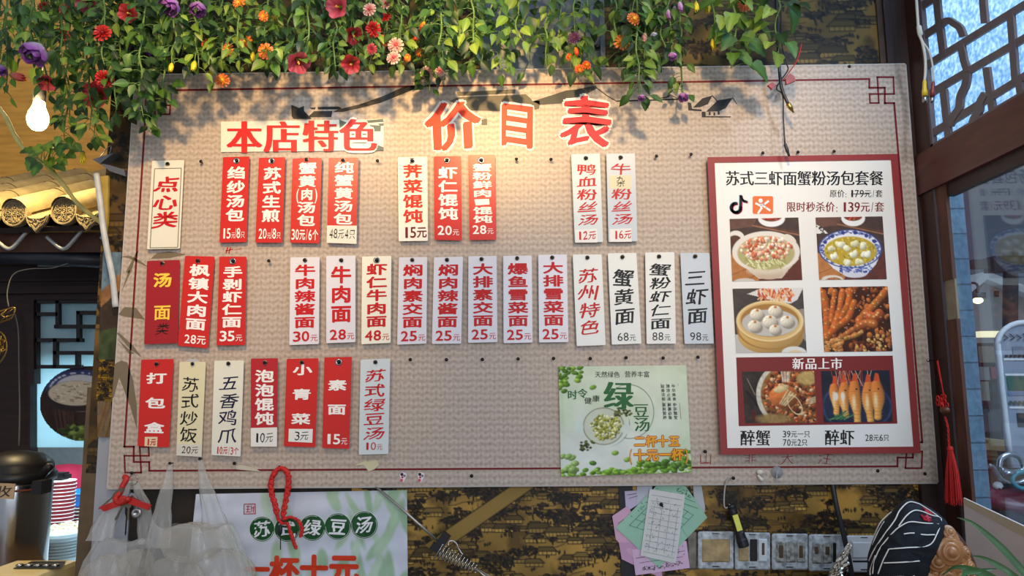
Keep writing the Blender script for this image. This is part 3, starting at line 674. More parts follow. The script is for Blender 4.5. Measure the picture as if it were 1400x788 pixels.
T([(392, 491), (435.5, 490), (431, 612), (388, 610.5)], (412.5, 496), 'red', '小青菜', (.065, .745), WHT, 'red tag 小青菜 with white sticker handwritten 3元', lines=['小', '', '青', '', '菜'], u=(.22, .8), stickers=[(.14, .795, .9, .945, (230, 228, 218))], pr=[('hand', '3元', (.33, .82, .78, .925), BLK)])
T([(443.5, 489), (481, 488), (477.5, 614), (440.5, 613)], (463, 495.5), 'red', '素面', (.25, .63), WHT, 'red tag 素面 with only two characters, priced 15元', lines=['素', '', '面'], u=(.17, .83), pr=[('num', '15', (.15, .84, .92, .955), WHT)], eyelet=True)
T([(493, 492), (533.5, 490.5), (531, 621), (490.5, 622)], (513, 495.5), 'pale', '苏式绿豆汤', (.105, .85), RED, 'pale tag 苏式绿豆汤 in red slanted letters priced 10元, end of bottom row', style='kai', pr=[('thin', '10', (.22, .87, .8, .955), RED)])
# bare nails
for px, py, lb in ((275, 221.5, 'right of the cream tag 点心类'), (516, 220, 'right of the tag 纯蟹黄汤包'), (706, 218, 'first right of the tag 蟹粉鲜肉馄饨'), (753, 218, 'left of the tag 鸭血粉丝汤'), (897, 213.5, 'first right of the tag 牛杂粉丝汤'), (945, 211.5, 'left of the framed poster in the top row'),
                   (1042.5, 209.5, 'first above the framed poster'), (1091, 208.5, 'middle one above the framed poster'), (1140.5, 207.5, 'rightmost above the framed poster'), (367.5, 357, 'in the gap of the middle row'),
                   (561.5, 492.5, 'right of the tag 苏式绿豆汤, bottom row'), (610, 492.5, 'below the tag 焖肉辣酱面'), (659, 492, 'below the tag 大排素交面'), (708, 491.5, 'below the tag 爆鱼雪菜面'), (757, 490.5, 'below the tag 大排雪菜面'), (806.5, 490.5, 'above the green poster, below the tag 苏州特色'),
                   (855.5, 489.5, 'above the green poster, below the tag 蟹黄面'), (906, 489.5, 'above the green poster, below the tag 蟹粉虾仁面'), (954.5, 489, 'below the tag 三虾面'), (320.5, 634, 'below the tag 五香鸡爪'), (963.5, 618, 'between the green poster and the framed poster'),
                   (644.5, 651, 'at the lower edge of the board')):
    nail(px, py, 'bare black nail '+lb)
for px, py, lb in ((1229.5, 373, 'right edge beside the framed poster'), (1200, 644, 'lower right under the framed poster'), (1264.5, 648, 'lower right corner'), (1161, 87+4, 'top edge of the board near the right')):
    b = MB(); b.lathe([(.0042, 0), (.004, .001), (.002, .0018), (.0002, .002)], P(px, py, 0), (0, -1, 0), 12); o = b.build('screw', NAIL, origin=P(px, py, 0)); tag(o, 'small dark screw head, '+lb, 'screw', 'screws of the price board')

# ================================================================== FRAMED SET-MEAL POSTER
YP = -.0215
PO = [(967, 215), (1227, 210.5), (1259, 620), (985.5, 622)]
PI_ = [(977, 222.5), (1218, 218.5), (1249, 611), (994.5, 613)]
poster = thing('poster', P(1122, 620, 0), 'large red-framed set-meal poster with six food photos on the right of the board', 'poster')
b = MB(); o4 = [P(x, y, YP) for x, y in PO]; i4 = [P(x, y, YP) for x, y in PI_]; ob = [P(x, y, -.0135) for x, y in PO]; ib = [P(x, y, YP+.0022) for x, y in PI_]
vs = o4+i4+ob+ib; fs = []
for k in range(4):
    n = (k+1) % 4; fs += [(k, 4+k, 4+n, n), (k, n, 8+n, 8+k), (4+k, 12+k, 12+n, 4+n)]
fs.append((8, 9, 10, 11)); b.add(vs, fs); b.build('frame', mat('frame_red', rgb(140, 40, 36), rough=.5, noise=.06, nscale=30), poster)
def MPo(d): return lambda x, y: P(x, y, YP+.0018-d)
b = MB(); b.poly([MPo(0)(*p) for p in reversed(PI_)]); b.build('paper', mat('poster_paper', rgb(232, 228, 218), rough=.38, noise=.02, nscale=8, coat=.1), poster)
A1, A2, A3 = MPo(.0003), MPo(.0006), MPo(.0009)
b = MB(); bk = rgb(22, 20, 20); dr = rgb(120, 26, 24)
put_line(b, '苏式三虾面蟹粉汤包套餐', (992, 233.5, 1207.5, 254), A1, bk, .024, dirs='song', gap=.05); b.build('heading', PRINT, poster)
b = MB(); put_line(b, '原价: 179元/套', (1134.5, 259.5, 1206.5, 270), A1, bk, .012, dirs='song'); strip(b, [(1164, 265.3), (1188, 265)], 1.0, A2, bk); b.build('old_price_line', PRINT, poster); b = MB()
put_line(b, '限时秒杀价: 139元/套', (1075.5, 276, 1208.5, 290), A1, dr, .02, dirs='song'); b.build('deal_price_line', PRINT, poster); b = MB()
put_line(b, '醉蟹', (1012.5, 588, 1053, 610), A1, bk, .024, dirs='song'); b.build('dish_name', PRINT, poster); b = MB(); put_line(b, '39元一只', (1070, 589, 1107.5, 598.5), A1, bk, .01, dirs='song'); put_line(b, '70元2只', (1070.5, 600.5, 1104, 610), A1, bk, .01, dirs='song'); b.build('dish_price', PRINT, poster); b = MB()
put_line(b, '醉虾', (1128, 587.5, 1168, 609.5), A1, bk, .024, dirs='song'); b.build('dish_name', PRINT, poster); b = MB(); put_line(b, '28元6只', (1183, 594, 1215.5, 603.5), A1, bk, .01, dirs='song'); b.build('dish_price', PRINT, poster)
# the two app marks
b = MB()
for dx, dy, c in ((-.8, -.6, rgb(120, 190, 196)), (.9, .7, rgb(220, 60, 90)), (0, 0, rgb(18, 16, 18))):
    M = A1 if c != rgb(18, 16, 18) else A2
    pts = []
    for k in range(21):
        a = math.radians(-75+k*(-285+0)/20); pts.append((1007+6.6*math.cos(a)+dx, 284.5-6.6*math.sin(a)*1.0+dy))
    pts = [(1013+dx, 269+dy), (1012.6+dx, 284+dy)]+[(1006.4+6.2*math.cos(math.radians(t))+dx, 284.6+6.2*math.sin(math.radians(t))+dy) for t in range(0, 285, 15)]
    strip(b, pts, 3.6, M, c); strip(b, [(1013.2+dx, 269+dy), (1014.5+dx, 272.5+dy), (1017+dx, 275+dy), (1020.3+dx, 276+dy)], 3.2, M, c)
b.build('note_logo', PRINT, poster)
b = MB(); rr = [(1043+11.5*sx+2.5*math.cos(math.radians(a)), 280.5+10*sy+2.2*math.sin(math.radians(a))) for sx, sy, a0 in ((1, 1, 0), (-1, 1, 90), (-1, -1, 180), (1, -1, 270)) for a in (a0, a0+30, a0+60, a0+90)]
b.poly([A1(*p) for p in reversed(rr)], rgb(226, 112, 52))
b.poly([A2(1039.8+3*math.cos(-k*PI/8), 274.5+3*math.sin(-k*PI/8)) for k in range(16)], rgb(246, 240, 232))
strip(b, [(1034, 278.5), (1038, 280.5), (1044, 280), (1050, 275.5)], 2.8, A2, rgb(246, 240, 232)); strip(b, [(1040, 281), (1041, 285), (1037, 291)], 2.8, A2, rgb(246, 240, 232)); strip(b, [(1043, 281), (1047, 284), (1052, 287.5)], 2.8, A2, rgb(246, 240, 232))
b.build('person_logo', PRINT, poster)
b = MB(); b.poly([A1(*p) for p in ((1010, 583), (1227, 579.5), (1220.5, 486.5), (1006.5, 489))], rgb(124, 38, 34)); put_line(b, '新品上市', (1083.5, 489.5, 1151.5, 505.5), A2, rgb(246, 236, 226), .03, dirs='song', gap=.12)
b.build('new_dish_panel', PRINT, poster)

def bg_table(cv, ph):
    cv.poly([(0, 0), (124, 0), (124, 40), (0, 34)], (74, 58, 52)); cv.poly([(0, 0), (50, 0), (40, 14), (0, 18)], (104, 74, 62)); cv.poly([(0, 60), (60, 70), (60, 107), (0, 107)], (178, 118, 66)); cv.poly([(56, 70), (124, 60), (124, 107), (46, 107)], (98, 54, 44))
    cv.line([(40, 12), (124, 30)], 1.2, (150, 104, 76)); cv.line([(44, 10), (124, 26)], .8, (104, 66, 48)); cv.line([(0, 95), (46, 78)], .5, (130, 78, 40)); cv.line([(18, 107), (56, 90)], .5, (130, 78, 40)); cv.noise(.08, 8, ph)
def bowl_small(cv, x, y, rx, ry, fill):
    R = random.Random(int(x*31+y)); cv.ell(x, y, rx, ry, (232, 230, 226)); cv.ell(x, y-ry*.25, rx*.78, ry*.6, (120, 60, 40))
    for _ in range(26): a = R.uniform(0, 6.3); r = R.random()**.5; cv.ell(x+rx*.68*r*math.cos(a), y-ry*.25+ry*.5*r*math.sin(a), 2.2, 1.6, tuple(c*R.uniform(.75, 1.2) for c in fill), shade=.4)
def photo_noodles():
    cv = Canvas(124, 107, (80, 62, 54)); R = random.Random(1); bg_table(cv, 3); bowl_small(cv, 75, 1, 24, 14, (196, 84, 66)); cv.ell(10, 32, 15, 12, (226, 220, 208)); cv.ell(8, 36, 11, 8, (90, 60, 46))
    cv.poly([(3, 64), (120, 70), (100, 88), (88, 102), (48, 103), (34, 92)], (206, 190, 168)); cv.ell(66, 94, 24, 10, (196, 176, 150)); cv.ell(62, 57, 60, 35, (226, 218, 204)); cv.ell(62, 88, 34, 7, (214, 200, 178), soft=6)
    cv.ell(62, 59, 51, 29, (198, 176, 140)); cv.ell(62, 61, 49, 26, (176, 168, 112))
    for _ in range(120):
        x, y = R.uniform(22, 92), R.uniform(62, 84)
        if ((x-62)/48)**2+((y-60)/25)**2 < 1: cv.line([(x, y), (x+R.uniform(-3, 6), y+R.uniform(2, 7))], .8, R.choice([(222, 222, 170), (196, 196, 132), (150, 146, 84), (232, 230, 190)]))
    for _ in range(170):
        a = R.uniform(0, 6.3); r = R.random()**.5; x, y = 64+46*r*math.cos(a), 52+19*r*math.sin(a)
        cv.ell(x, y, R.uniform(2.6, 5), R.uniform(2, 3.4), R.choice([(242, 212, 186), (236, 190, 158), (248, 226, 206), (214, 130, 92), (196, 100, 64)]), rot=R.uniform(0, 3), shade=.35)
    cv.ell(106, 36, 12, 6, (224, 214, 196), rot=.6); cv.ell(22, 108, 20, 7, (206, 200, 190)); return cv
def blue_pat(cv, x, y, R): cv.ell(x, y, R.uniform(1, 3), R.uniform(.8, 2), R.choice([(60, 74, 140), (84, 98, 160), (120, 132, 180)]))
def photo_wonton():
    cv = Canvas(124, 107, (80, 62, 54)); R = random.Random(2); bg_table(cv, 4); bowl_small(cv, 69, 2, 22, 14, (196, 84, 66)); cv.poly([(0, 12), (10, 16), (22, 28), (0, 28)], (226, 222, 214))
    for _ in range(10): cv.ell(R.uniform(0, 14), R.uniform(14, 27), 1.6, 1.2, (40, 36, 36))
    cv.poly([(4, 62), (118, 58), (104, 82), (86, 98), (46, 98), (26, 86)], (222, 222, 226)); cv.ell(66, 96, 22, 7, (206, 206, 212)); cv.ell(60, 54, 57, 32, (228, 228, 230))
    for k in range(150):
        a = R.uniform(0, 6.3); r = R.uniform(.86, .97); blue_pat(cv, 60+56*r*math.cos(a), 54+31*r*math.sin(a), R)
    for k in range(60): blue_pat(cv, R.uniform(40, 98), R.uniform(82, 94), R)
    for k in range(6): a = -2.7+k*.45; cv.ell(60+50*math.cos(a), 54+28*math.sin(a), 3.6, 3.2, (54, 66, 132))
    cv.ell(60, 58, 48, 25, (190, 162, 56)); cv.ring(60, 54, 57, 32, .8, (60, 72, 130))
    for _ in range(160):
        a = R.uniform(0, 6.3); r = R.random()**.5; cv.ell(60+46*r*math.cos(a), 58+23*r*math.sin(a), R.uniform(.8, 3), R.uniform(.6, 1.3), R.choice([(216, 190, 84), (168, 140, 40), (230, 210, 120), (120, 120, 40)]), rot=R.uniform(0, 3))
    for x, y in ((26, 52), (42, 46), (52, 54), (68, 46), (84, 50), (30, 66), (67, 64), (88, 64), (52, 77), (76, 77)):
        for q in range(4): cv.ell(x+R.uniform(-4, 4), y+R.uniform(-2, 2), R.uniform(4, 7), R.uniform(3, 5), R.choice([(232, 230, 200), (220, 216, 170), (240, 238, 216)]), rot=R.uniform(0, 3), shade=.25)
    cv.ell(24, 106, 20, 8, (216, 206, 190)); bowl_small(cv, 26, 108, 18, 7, (190, 130, 80)); return cv
def photo_steamer():
    cv = Canvas(124, 107, (74, 66, 62)); R = random.Random(3); cv.noise(.15, 20, 5); cv.poly([(26, 9), (50, 0), (124, 0), (112, 20), (100, 26), (60, 18)], (220, 214, 206))
    for _ in range(110): x, y = R.uniform(44, 104), R.uniform(-1, 17); cv.line([(x, y), (x+R.uniform(-5, 5), y+R.uniform(2, 8))], 1.1, R.choice([(206, 92, 56), (226, 150, 96), (180, 66, 40), (232, 190, 140)]))
    cv.poly([(0, 76), (10, 74), (30, 100), (60, 107), (0, 107)], (196, 190, 182)); cv.poly([(112, 36), (124, 34), (124, 90), (108, 70)], (150, 138, 122))
    cv.ell(62, 78, 57, 31, (196, 150, 82)); cv.poly([(4, 50), (120, 50), (118, 80), (6, 80)], (206, 164, 96)); cv.ell(62, 78, 56, 30, (206, 164, 96), shade=.25); cv.ring(62, 66, 57, 34, 1.0, (170, 122, 60)); cv.ell(62, 58, 57, 32, (190, 144, 78)); cv.ell(62, 54, 57, 33, (216, 180, 116)); cv.ring(62, 54, 56, 32, 1.2, (228, 198, 140))
    cv.ell(62, 53, 51, 27, (168, 122, 64)); cv.ell(62, 57, 49, 22, (196, 190, 180)); 
    for x, y, s in ((40, 43, 12), (72, 38, 12), (62, 55, 13), (35, 62, 12), (92, 55, 12), (70, 68, 10)):
        cv.ell(x+2, y+3, s, s*.78, (150, 140, 124)); cv.ell(x, y, s, s*.8, (232, 222, 200), shade=.35)
        for k in range(7): a = 2*PI*k/7+.3; cv.line([(x+1, y-s*.55), (x+s*.8*math.cos(a), y+s*.6*math.sin(a))], .35, (200, 184, 152))
        cv.ell(x+1, y-s*.6, 2.6, 2, (206, 124, 62), shade=.3)
    cv.ring(62, 54, 57, 33, 1.0, (232, 204, 150))
    for k in range(2): pass
    cv.ell(101, 107, 22, 11, (222, 218, 208)); cv.ell(103, 108, 13, 6, (226, 200, 150)); return cv
def photo_feet():
    cv = Canvas(124, 107, (66, 34, 20)); R = random.Random(4)
    def fing(pts, r, c):
        n = 14; q = bez([(x, y, 0) for x, y in pts], 6)
        for p in q:
            cv.ell(p.x, p.y, r*R.uniform(.9, 1.15), r*R.uniform(.9, 1.1), tuple(v*R.uniform(.92, 1.08) for v in c), shade=.45)
        for p in q[::3]: cv.ell(p.x-r*.3, p.y-r*.35, r*.28, r*.18, (232, 176, 112))
    for _ in range(150): cv.ell(R.uniform(0, 124), R.uniform(0, 107), R.uniform(2, 7), R.uniform(2, 6), R.choice([(150, 78, 34), (120, 56, 26), (176, 100, 46), (90, 44, 24), (60, 30, 18)]), rot=R.uniform(0, 3), shade=.5)
    for pts, r, c in (([(4, 10), (8, 40), (6, 80)], 7, (168, 88, 36)), ([(26, 8), (20, 34), (16, 56)], 5, (170, 90, 40)), ([(40, 8), (32, 38), (20, 66)], 6, (176, 94, 40)), ([(54, 6), (48, 30), (34, 52)], 6, (170, 88, 36)),
                      ([(60, 26), (46, 52), (22, 68), (6, 84)], 6, (176, 92, 36)), ([(122, 6), (96, 30), (66, 56)], 6.5, (182, 100, 42)), ([(80, 46), (96, 52), (104, 46)], 9, (172, 88, 40)), ([(64, 66), (80, 60), (94, 62)], 7, (172, 90, 40)), ([(10, 98), (30, 84), (54, 70)], 4.5, (176, 104, 50)), ([(70, 74), (58, 80), (40, 84)], 3.5, (196, 130, 66))): fing(pts, r, c)
    for _ in range(80): x, y = R.uniform(50, 124), R.uniform(70, 107); (y > 100-.4*(x-50)) and cv.ell(x, y, R.uniform(2, 5), R.uniform(1.6, 4), R.choice([(196, 140, 70), (214, 164, 92), (160, 84, 50), (180, 110, 62)]), rot=R.uniform(0, 3), shade=.45)
    for _ in range(40): x, y = R.uniform(2, 34), R.uniform(86, 107); cv.ell(x, y, R.uniform(2, 5), R.uniform(2, 4), R.choice([(190, 120, 60), (206, 146, 84)]), shade=.4)
    for _ in range(60): cv.ell(R.uniform(0, 124), R.uniform(0, 107), .9, .6, (244, 206, 160))
    cv.noise(.08, 4, 9); return cv
def photo_crab():
    cv = Canvas(126, 90, (62, 52, 46)); R = random.Random(5); cv.noise(.2, 24, 6); cv.line([(8, 12), (20, 40)], .8, (150, 130, 110)); cv.line([(6, 34), (24, 60)], 1.8, (40, 34, 32)); cv.ell(16, 76, 4, 10, (90, 40, 34))
    cv.ell(90, 42, 68, 62, (206, 196, 176)); cv.ell(94, 42, 64, 58, (150, 110, 62)); cv.ell(96, 44, 60, 54, (120, 84, 46))
    for _ in range(330):
        x, y = R.uniform(30, 126), R.uniform(0, 90)
        if ((x-96)/62)**2+((y-43)/54)**2 < 1: cv.ell(x, y, R.uniform(2, 6), R.uniform(1.6, 4), R.choice([(196, 104, 52), (176, 84, 40), (150, 64, 36), (214, 140, 84), (226, 176, 130), (110, 56, 36), (90, 44, 30)]), rot=R.uniform(0, 3), shade=.5)
    cv.ell(50, 82, 30, 9, (150, 120, 70), soft=5); cv.ell(112, 12, 18, 12, (186, 154, 92), soft=4); cv.ell(70, 44, 26, 20, (200, 110, 56), shade=.45); cv.ell(66, 30, 14, 6, (224, 196, 140), rot=-.3, shade=.3)
    for k in range(7): cv.line([(62+k*1.5, 56+k*.6), (78+k*2.2, 32+k*1.4)], .8, (224, 206, 156) if k % 2 == 0 else (170, 140, 90))
    for k in range(6): cv.line([(68+k*3, 0), (70+k*2, 18)], .9, (224, 214, 196) if k % 2 == 0 else (180, 160, 130))
    for k in range(5): cv.line([(114, 48+k*2.2), (126, 44+k*2.2)], .6, (220, 200, 160))
    cv.ring(88, 58, 10, 18, .8, (214, 196, 150), rot=-.5); cv.noise(.1, 4, 3); return cv
def photo_shrimp():
    cv = Canvas(126, 90, (34, 36, 46)); R = random.Random(6); cv.ell(62, 60, 62, 40, (38, 46, 66), soft=12); cv.ring(62, 62, 62, 42, 1.5, (52, 64, 96)); cv.noise(.12, 6, 4)
    for k in range(26):
        x = R.uniform(24, 88); cv.line([(x, R.uniform(18, 40)), (x+R.uniform(-14, 14), 0)], .5, R.choice([(206, 90, 56), (226, 150, 110), (190, 66, 44), (236, 190, 150)]))
    for x, y0, y1, r in ((23, 26, 74, 8.5), (40, 24, 78, 9.5), (60, 22, 88, 10.5), (84, 24, 87, 10.5), (100, 22, 82, 11)):
        cv.poly([(x-r*.3+2, y0-18), (x+r*.3+1, y0-16), (x+r*.8, y0+8), (x-r*.8, y0+8)], (206, 78, 40)); m = 16
        for k in range(m):
            y = lerp(y0, y1, k/(m-1)); t = k/(m-1); w = r*(.62+.5*math.sin(PI*min(t*1.1+.12, 1))); c = np.array((214, 120, 52))*(1-t)+np.array((226, 164, 84))*t
            cv.ell(x+1.5*math.sin(t*5+x), y, w, 4.2, tuple(c), shade=.4)
        for k in range(8): cv.line([(x-r*.7, lerp(y0+14, y1, k/8)), (x+r*.7, lerp(y0+12, y1, k/8)+2)], .35, (190, 110, 50))
        cv.ell(x-r*.3, (y0+y1)/2, r*.28, 12, (244, 214, 160), soft=4); cv.ell(x+r*.25, y0+10, 1.6, 1.3, (40, 24, 20))
    cv.ell(24, 44, 5, 8, (232, 216, 196), soft=3); cv.ell(37, 44, 4, 7, (236, 220, 196), soft=3)
    for k in range(16): x = R.uniform(8, 40); cv.line([(x, 86-R.uniform(0, 4)), (x+R.uniform(-8, 26), R.uniform(68, 86))], .8, R.choice([(60, 110, 70), (90, 140, 90), (40, 84, 54)]))
    return cv
for nm, cvf, q in (('noodle_photo', photo_noodles, [(997.5, 299.5), (1091.5, 297.5), (1097, 383), (1001, 385)]), ('wonton_photo', photo_wonton, [(1115, 297.5), (1206.5, 296), (1212.5, 382), (1120, 383)]),
                   ('steamer_photo', photo_steamer, [(1001.5, 395), (1097.5, 393.5), (1103, 482), (1006.5, 483)]), ('chicken_feet_photo', photo_feet, [(1121.5, 393), (1213.5, 391.5), (1220.5, 480.5), (1127, 481.5)]),
                   ('crab_photo', photo_crab, [(1014.5, 508.5), (1113, 507.5), (1117, 578), (1019, 579)]), ('shrimp_photo', photo_shrimp, [(1122.5, 507.5), (1216, 506.5), (1220.5, 577), (1126.5, 578)])):
    uv = quad_uv(q); picture(nm, cvf(), (lambda uv: lambda u, v: A3(*uv(u, v)))(uv), poster)

# ================================================================== GREEN MUNG BEAN POSTER (creased paper)
GQ = [(763.5, 501.5), (938, 499.5), (946, 646), (767, 652)]
guv = quad_uv(GQ)
def crease(u, v): return .0016*math.sin(9*u+3*v)+.0014*abs(math.sin(6*u-7*v+1))+.0012*math.sin(14*v+5*u)*u
def curl(u, v): return .010*max(0, (u+v-1.75)/.25)**2
def G(d):
    def f(u, v): px, py = guv(u, v); return P(px, py, -.0035-crease(u, v)-curl(u, v)-d)
    return f
gp = thing('bean_poster', P(855, 651, 0), 'pale green creased mung bean soup poster pasted below the white tags', 'poster')
cv = Canvas(220, 186, (196, 210, 176)); R = random.Random(8)
cv.ell(120, 70, 110, 80, (214, 222, 200), soft=60); cv.ell(60, 150, 90, 50, (216, 220, 208), soft=40)
def bean(x, y, s, c=None):
    c = c or R.choice([(116, 160, 48), (96, 140, 40), (140, 178, 70), (80, 120, 40)]); cv.ell(x, y, s, s*.66, c, rot=R.uniform(-.5, .5), shade=.45, hi=.12)
for _ in range(26): bean(R.uniform(-2, 40), R.uniform(0, 22), R.uniform(4, 6))
for _ in range(8): bean(R.uniform(-2, 16), R.uniform(16, 44), R.uniform(4, 6))
for x, y in ((32, 24), (58, 36), (92, 148), (112, 160), (54, 164), (86, 176)): bean(x, y, 6)
for _ in range(150):
    x = R.uniform(70, 222); y = R.uniform(0, 1)
    t = max(0, (x-70)/150); top = 182-34*t**1.1-6*math.sin(x*.1); bean(x, lerp(top, 188, y), R.uniform(4, 6.5))
for _ in range(26): bean(R.uniform(-2, 66), R.uniform(174, 186), R.uniform(4, 6))
for _ in range(9): bean(R.uniform(-2, 28), R.uniform(148, 176), R.uniform(5, 8), (150, 180, 100))
cv.ring(118, 78, 42, 46, .5, (90, 110, 90)); cv.ring(74, 98, 44, 40, .5, (90, 110, 90)); cv.ell(72, 98, 44, 42, (212, 220, 206), soft=3); cv.ell(96, 66, 54, 30, (208, 218, 190), soft=12)
cv.ell(74, 102, 35, 32, (176, 178, 150)); cv.ell(74, 102, 33, 30, (202, 206, 186)); cv.ring(74, 102, 34, 31, .8, (150, 150, 128)); cv.ell(32, 102, 8, 9, (210, 220, 206)); cv.ell(112, 108, 9, 9, (206, 216, 200))
for _ in range(170):
    a = R.uniform(0, 6.3); r = R.random()**.6*25; cv.ell(78+r*math.cos(a), 103+r*.9*math.sin(a), R.uniform(2, 3.6), R.uniform(1.6, 2.6), R.choice([(176, 172, 70), (206, 202, 120), (120, 124, 44), (226, 224, 176), (150, 150, 60)]), rot=R.uniform(0, 3), shade=.4)
for cx_, cy_, n in ((108, 78, 26), (44, 134, 24)):
    for _ in range(n): cv.ell(cx_+R.uniform(-14, 14), cy_+R.uniform(-8, 8), 2.4, 1.8, R.choice([(84, 90, 44), (110, 112, 60), (60, 66, 34)]), shade=.4)
cv.noise(.025, 20, 2)
picture('print', cv, G(0), gp)
b = MB(); b.grid(lambda u, v: G(-.0008)(u, v), 40, 34, rgb(190, 196, 176)); b.build('backing', PAPERPRINT, gp)
def GT(d): 
    def f(x, y):                             # photo pixel -> u, v of the sheet
        u = (x-763.5-(y-500)*.022)/(176.5); v = (y-501.5+(x-763)*.018)/(148.5); return G(d)(min(max(u, 0), 1), min(max(v, 0), 1))
    return f
g1, g2 = GT(.0006), GT(.0010); GD = rgb(36, 100, 46); gb = rgb(50, 60, 48)
b = MB(); put_line(b, '天然绿色', (814, 507.5, 848, 516), g1, gb, .012, dirs='song'); put_line(b, '营养丰富', (855, 507, 889, 515.5), g1, gb, .012, dirs='song')
put_char(b, '绿', (827, 521, 865, 560), g1, GD, .05, 0, 0, None, 'song'); put_char(b, '豆', (866, 551, 887, 571), g1, GD, .02, 0, 0, None, 'song'); put_char(b, '汤', (867, 570, 888, 590), g1, GD, .02, 0, 0, None, 'song')
put_char(b, '时', (776, 533, 789, 546), g1, GD, .03, 0, 0, None, 'song'); put_char(b, '令', (790, 531, 803, 544), g1, GD, .03, 0, 0, None, 'song'); put_char(b, '健', (799, 543, 809, 552), g1, gb, .01); put_char(b, '康', (810, 540, 820, 549), g1, gb, .01)
for k, t in enumerate(('中华美食中华瑰宝', '清凉止渴解暑必备', '益香浓郁富有营养')):
    x = 919-k*7.4
    for q, ch in enumerate(t): put_char(b, ch, (x+q*.3, 525+q*5.9+(2 if q > 3 else 0), x+5+q*.3, 530+q*5.9+(2 if q > 3 else 0)), g1, gb, .01)
for x in (904.5, 912.2, 920, 928): strip(b, [(x, 524), (x+2.6, 573)], .4, g1, gb)
b.build('lettering', PRINT, gp)
b = MB(); og = rgb(236, 166, 40); rd_ = rgb(176, 60, 24)
put_line(b, '二杯十五', (866.5, 595.5, 928, 611), g1, rd_, .085); put_line(b, '二杯十五', (866.5, 595.5, 928, 611), g2, og, .035)
put_line(b, '(十元一杯)', (858, 614, 940, 630), g1, rd_, .085); put_line(b, '(十元一杯)', (858, 614, 940, 630), g2, og, .035)
b.build('price', PRINT, gp)
# bits of tape and stickers on the lower board
for i, (px, lb) in enumerate(((551, 'left one of two tiny round stickers at the lower board edge'), (575.5, 'right one of two tiny round stickers at the lower board edge'))):
    t = thing('sticker', P(px, 653, 0), lb, 'sticker', 'tiny stickers on the board'); mb = MB()
    mb.poly([P(px+4.2*math.cos(-k*PI/6)+1.5*math.sin(k*PI/3), 653+7*math.sin(-k*PI/6), -.0012) for k in range(12)], rgb(226, 218, 220)); mb.build('backing', PRINT, t)
    mb = MB()
    for x, y, r, c in ((px-1.5, 649, 2.2, (40, 36, 40)), (px+2, 651, 1.8, (120, 116, 120)), (px-1, 653, 1.5, (190, 40, 50)), (px-2, 657, 2.0, (206, 80, 90))): mb.poly([P(x+r*math.cos(-k*PI/5), y+r*math.sin(-k*PI/5), -.0016) for k in range(10)], rgb(*c))
    mb.build('print', PRINT, t)
mb = MB(); mb.prism([P(x, y, -.0018) for x, y in ((484, 637), (497, 636), (504, 645), (512, 642), (518, 636), (515, 629), (502, 632), (500, 630))], (0, .0012, 0), rgb(206, 198, 160)); o = mb.build('tape_scrap', PAPERPRINT, origin=P(500, 637, 0)); tag(o, 'torn yellowish tape scrap over the red line below the tag 苏式绿豆汤', 'tape')
mb = MB(); mb.prism([P(x, y, -.0018) for x, y in ((322, 642), (356, 645), (347, 640), (330, 636), (322, 637))], (0, .0012, 0), rgb(198, 188, 164)); o = mb.build('tape_scrap', PAPERPRINT, origin=P(335, 640, 0)); tag(o, 'pale pointed tape scrap by the nail below the tag 五香鸡爪', 'tape')

# ================================================================== ARTIFICIAL FLOWERING VINES ALONG THE TOP
def frame_of(d):
    d = Vector(d).normalized(); a = d.orthogonal().normalized(); return a, d.cross(a), d
def leaf(mb, base, d, nrm, L, W, col, lobed=False, bend=.25):
    d = Vector(d).normalized(); n = Vector(nrm); n = (n-d*n.dot(d)); n = n.normalized() if n.length > 1e-4 else d.orthogonal().normalized(); s = d.cross(n)
    prof = [(0, .06), (.14, .62), (.34, 1.0), (.6, .84), (.82, .42), (1.0, .03)]
    if lobed: prof = [(0, .1), (.08, .9), (.26, 1.12), (.42, .86), (.58, .9), (.74, .5), (.86, .42), (1.0, .03)]
    vs = []; cs = []
    for t, w in prof:
        c = base+d*(L*t)-n*(bend*L*t*t)
        for q in (-1, -.5, 0, .5, 1):
            vs.append(c+s*(W*.5*w*q)+n*(abs(q)*W*.5*w*.32)); f = 1.0 if q else 1.35
            cs.append((min(col[0]*f, 1), min(col[1]*f, 1), min(col[2]*f, 1)))
    fs = [(i*5+j, i*5+j+1, i*5+j+6, i*5+j+5) for i in range(len(prof)-1) for j in range(4)]
    mb.add(vs, fs, None, True, cs)
GREENS = [rgb(52, 84, 30), rgb(72, 106, 36), rgb(38, 66, 28), rgb(98, 128, 44), rgb(58, 94, 42), rgb(118, 142, 54), rgb(32, 54, 26), rgb(80, 112, 58)]
CALYX = mat('calyx_green', rgb(70, 104, 44), rough=.5)
STEM = mat('vine_stem', rgb(92, 122, 60), rough=.55, noise=.15)
def petal_patch(mb, c, ax, R, H, th, wid, r0, flare, col0, col1, tip=.0, nu=6, nv=6, wob=0.0, seed=0):
    a, b, d = frame_of(ax); R_ = random.Random(seed); ph = R_.uniform(0, 6)
    def fn(u, v):
        q = (u-.5)*2; w = wid*(.35+.9*math.sin(PI*min(v*.85+.12, 1.0))); t = th+q*w*.5
        r = R*(r0+(1-r0)*math.sin(PI*.5*min(v*1.25, 1)))*(1-flare*max(0, v-.55))*(1+.05*abs(q))+wob*R*math.sin(9*t+ph)*v
        h = H*(v-(.10+tip)*q*q*v)
        return c+(a*math.cos(t)+b*math.sin(t))*r+d*h
    mb.grid(fn, nu, nv, None, True, lambda u, v: tuple(lerp(x, y, min(v*1.2, 1)) for x, y in zip(col0, col1)))
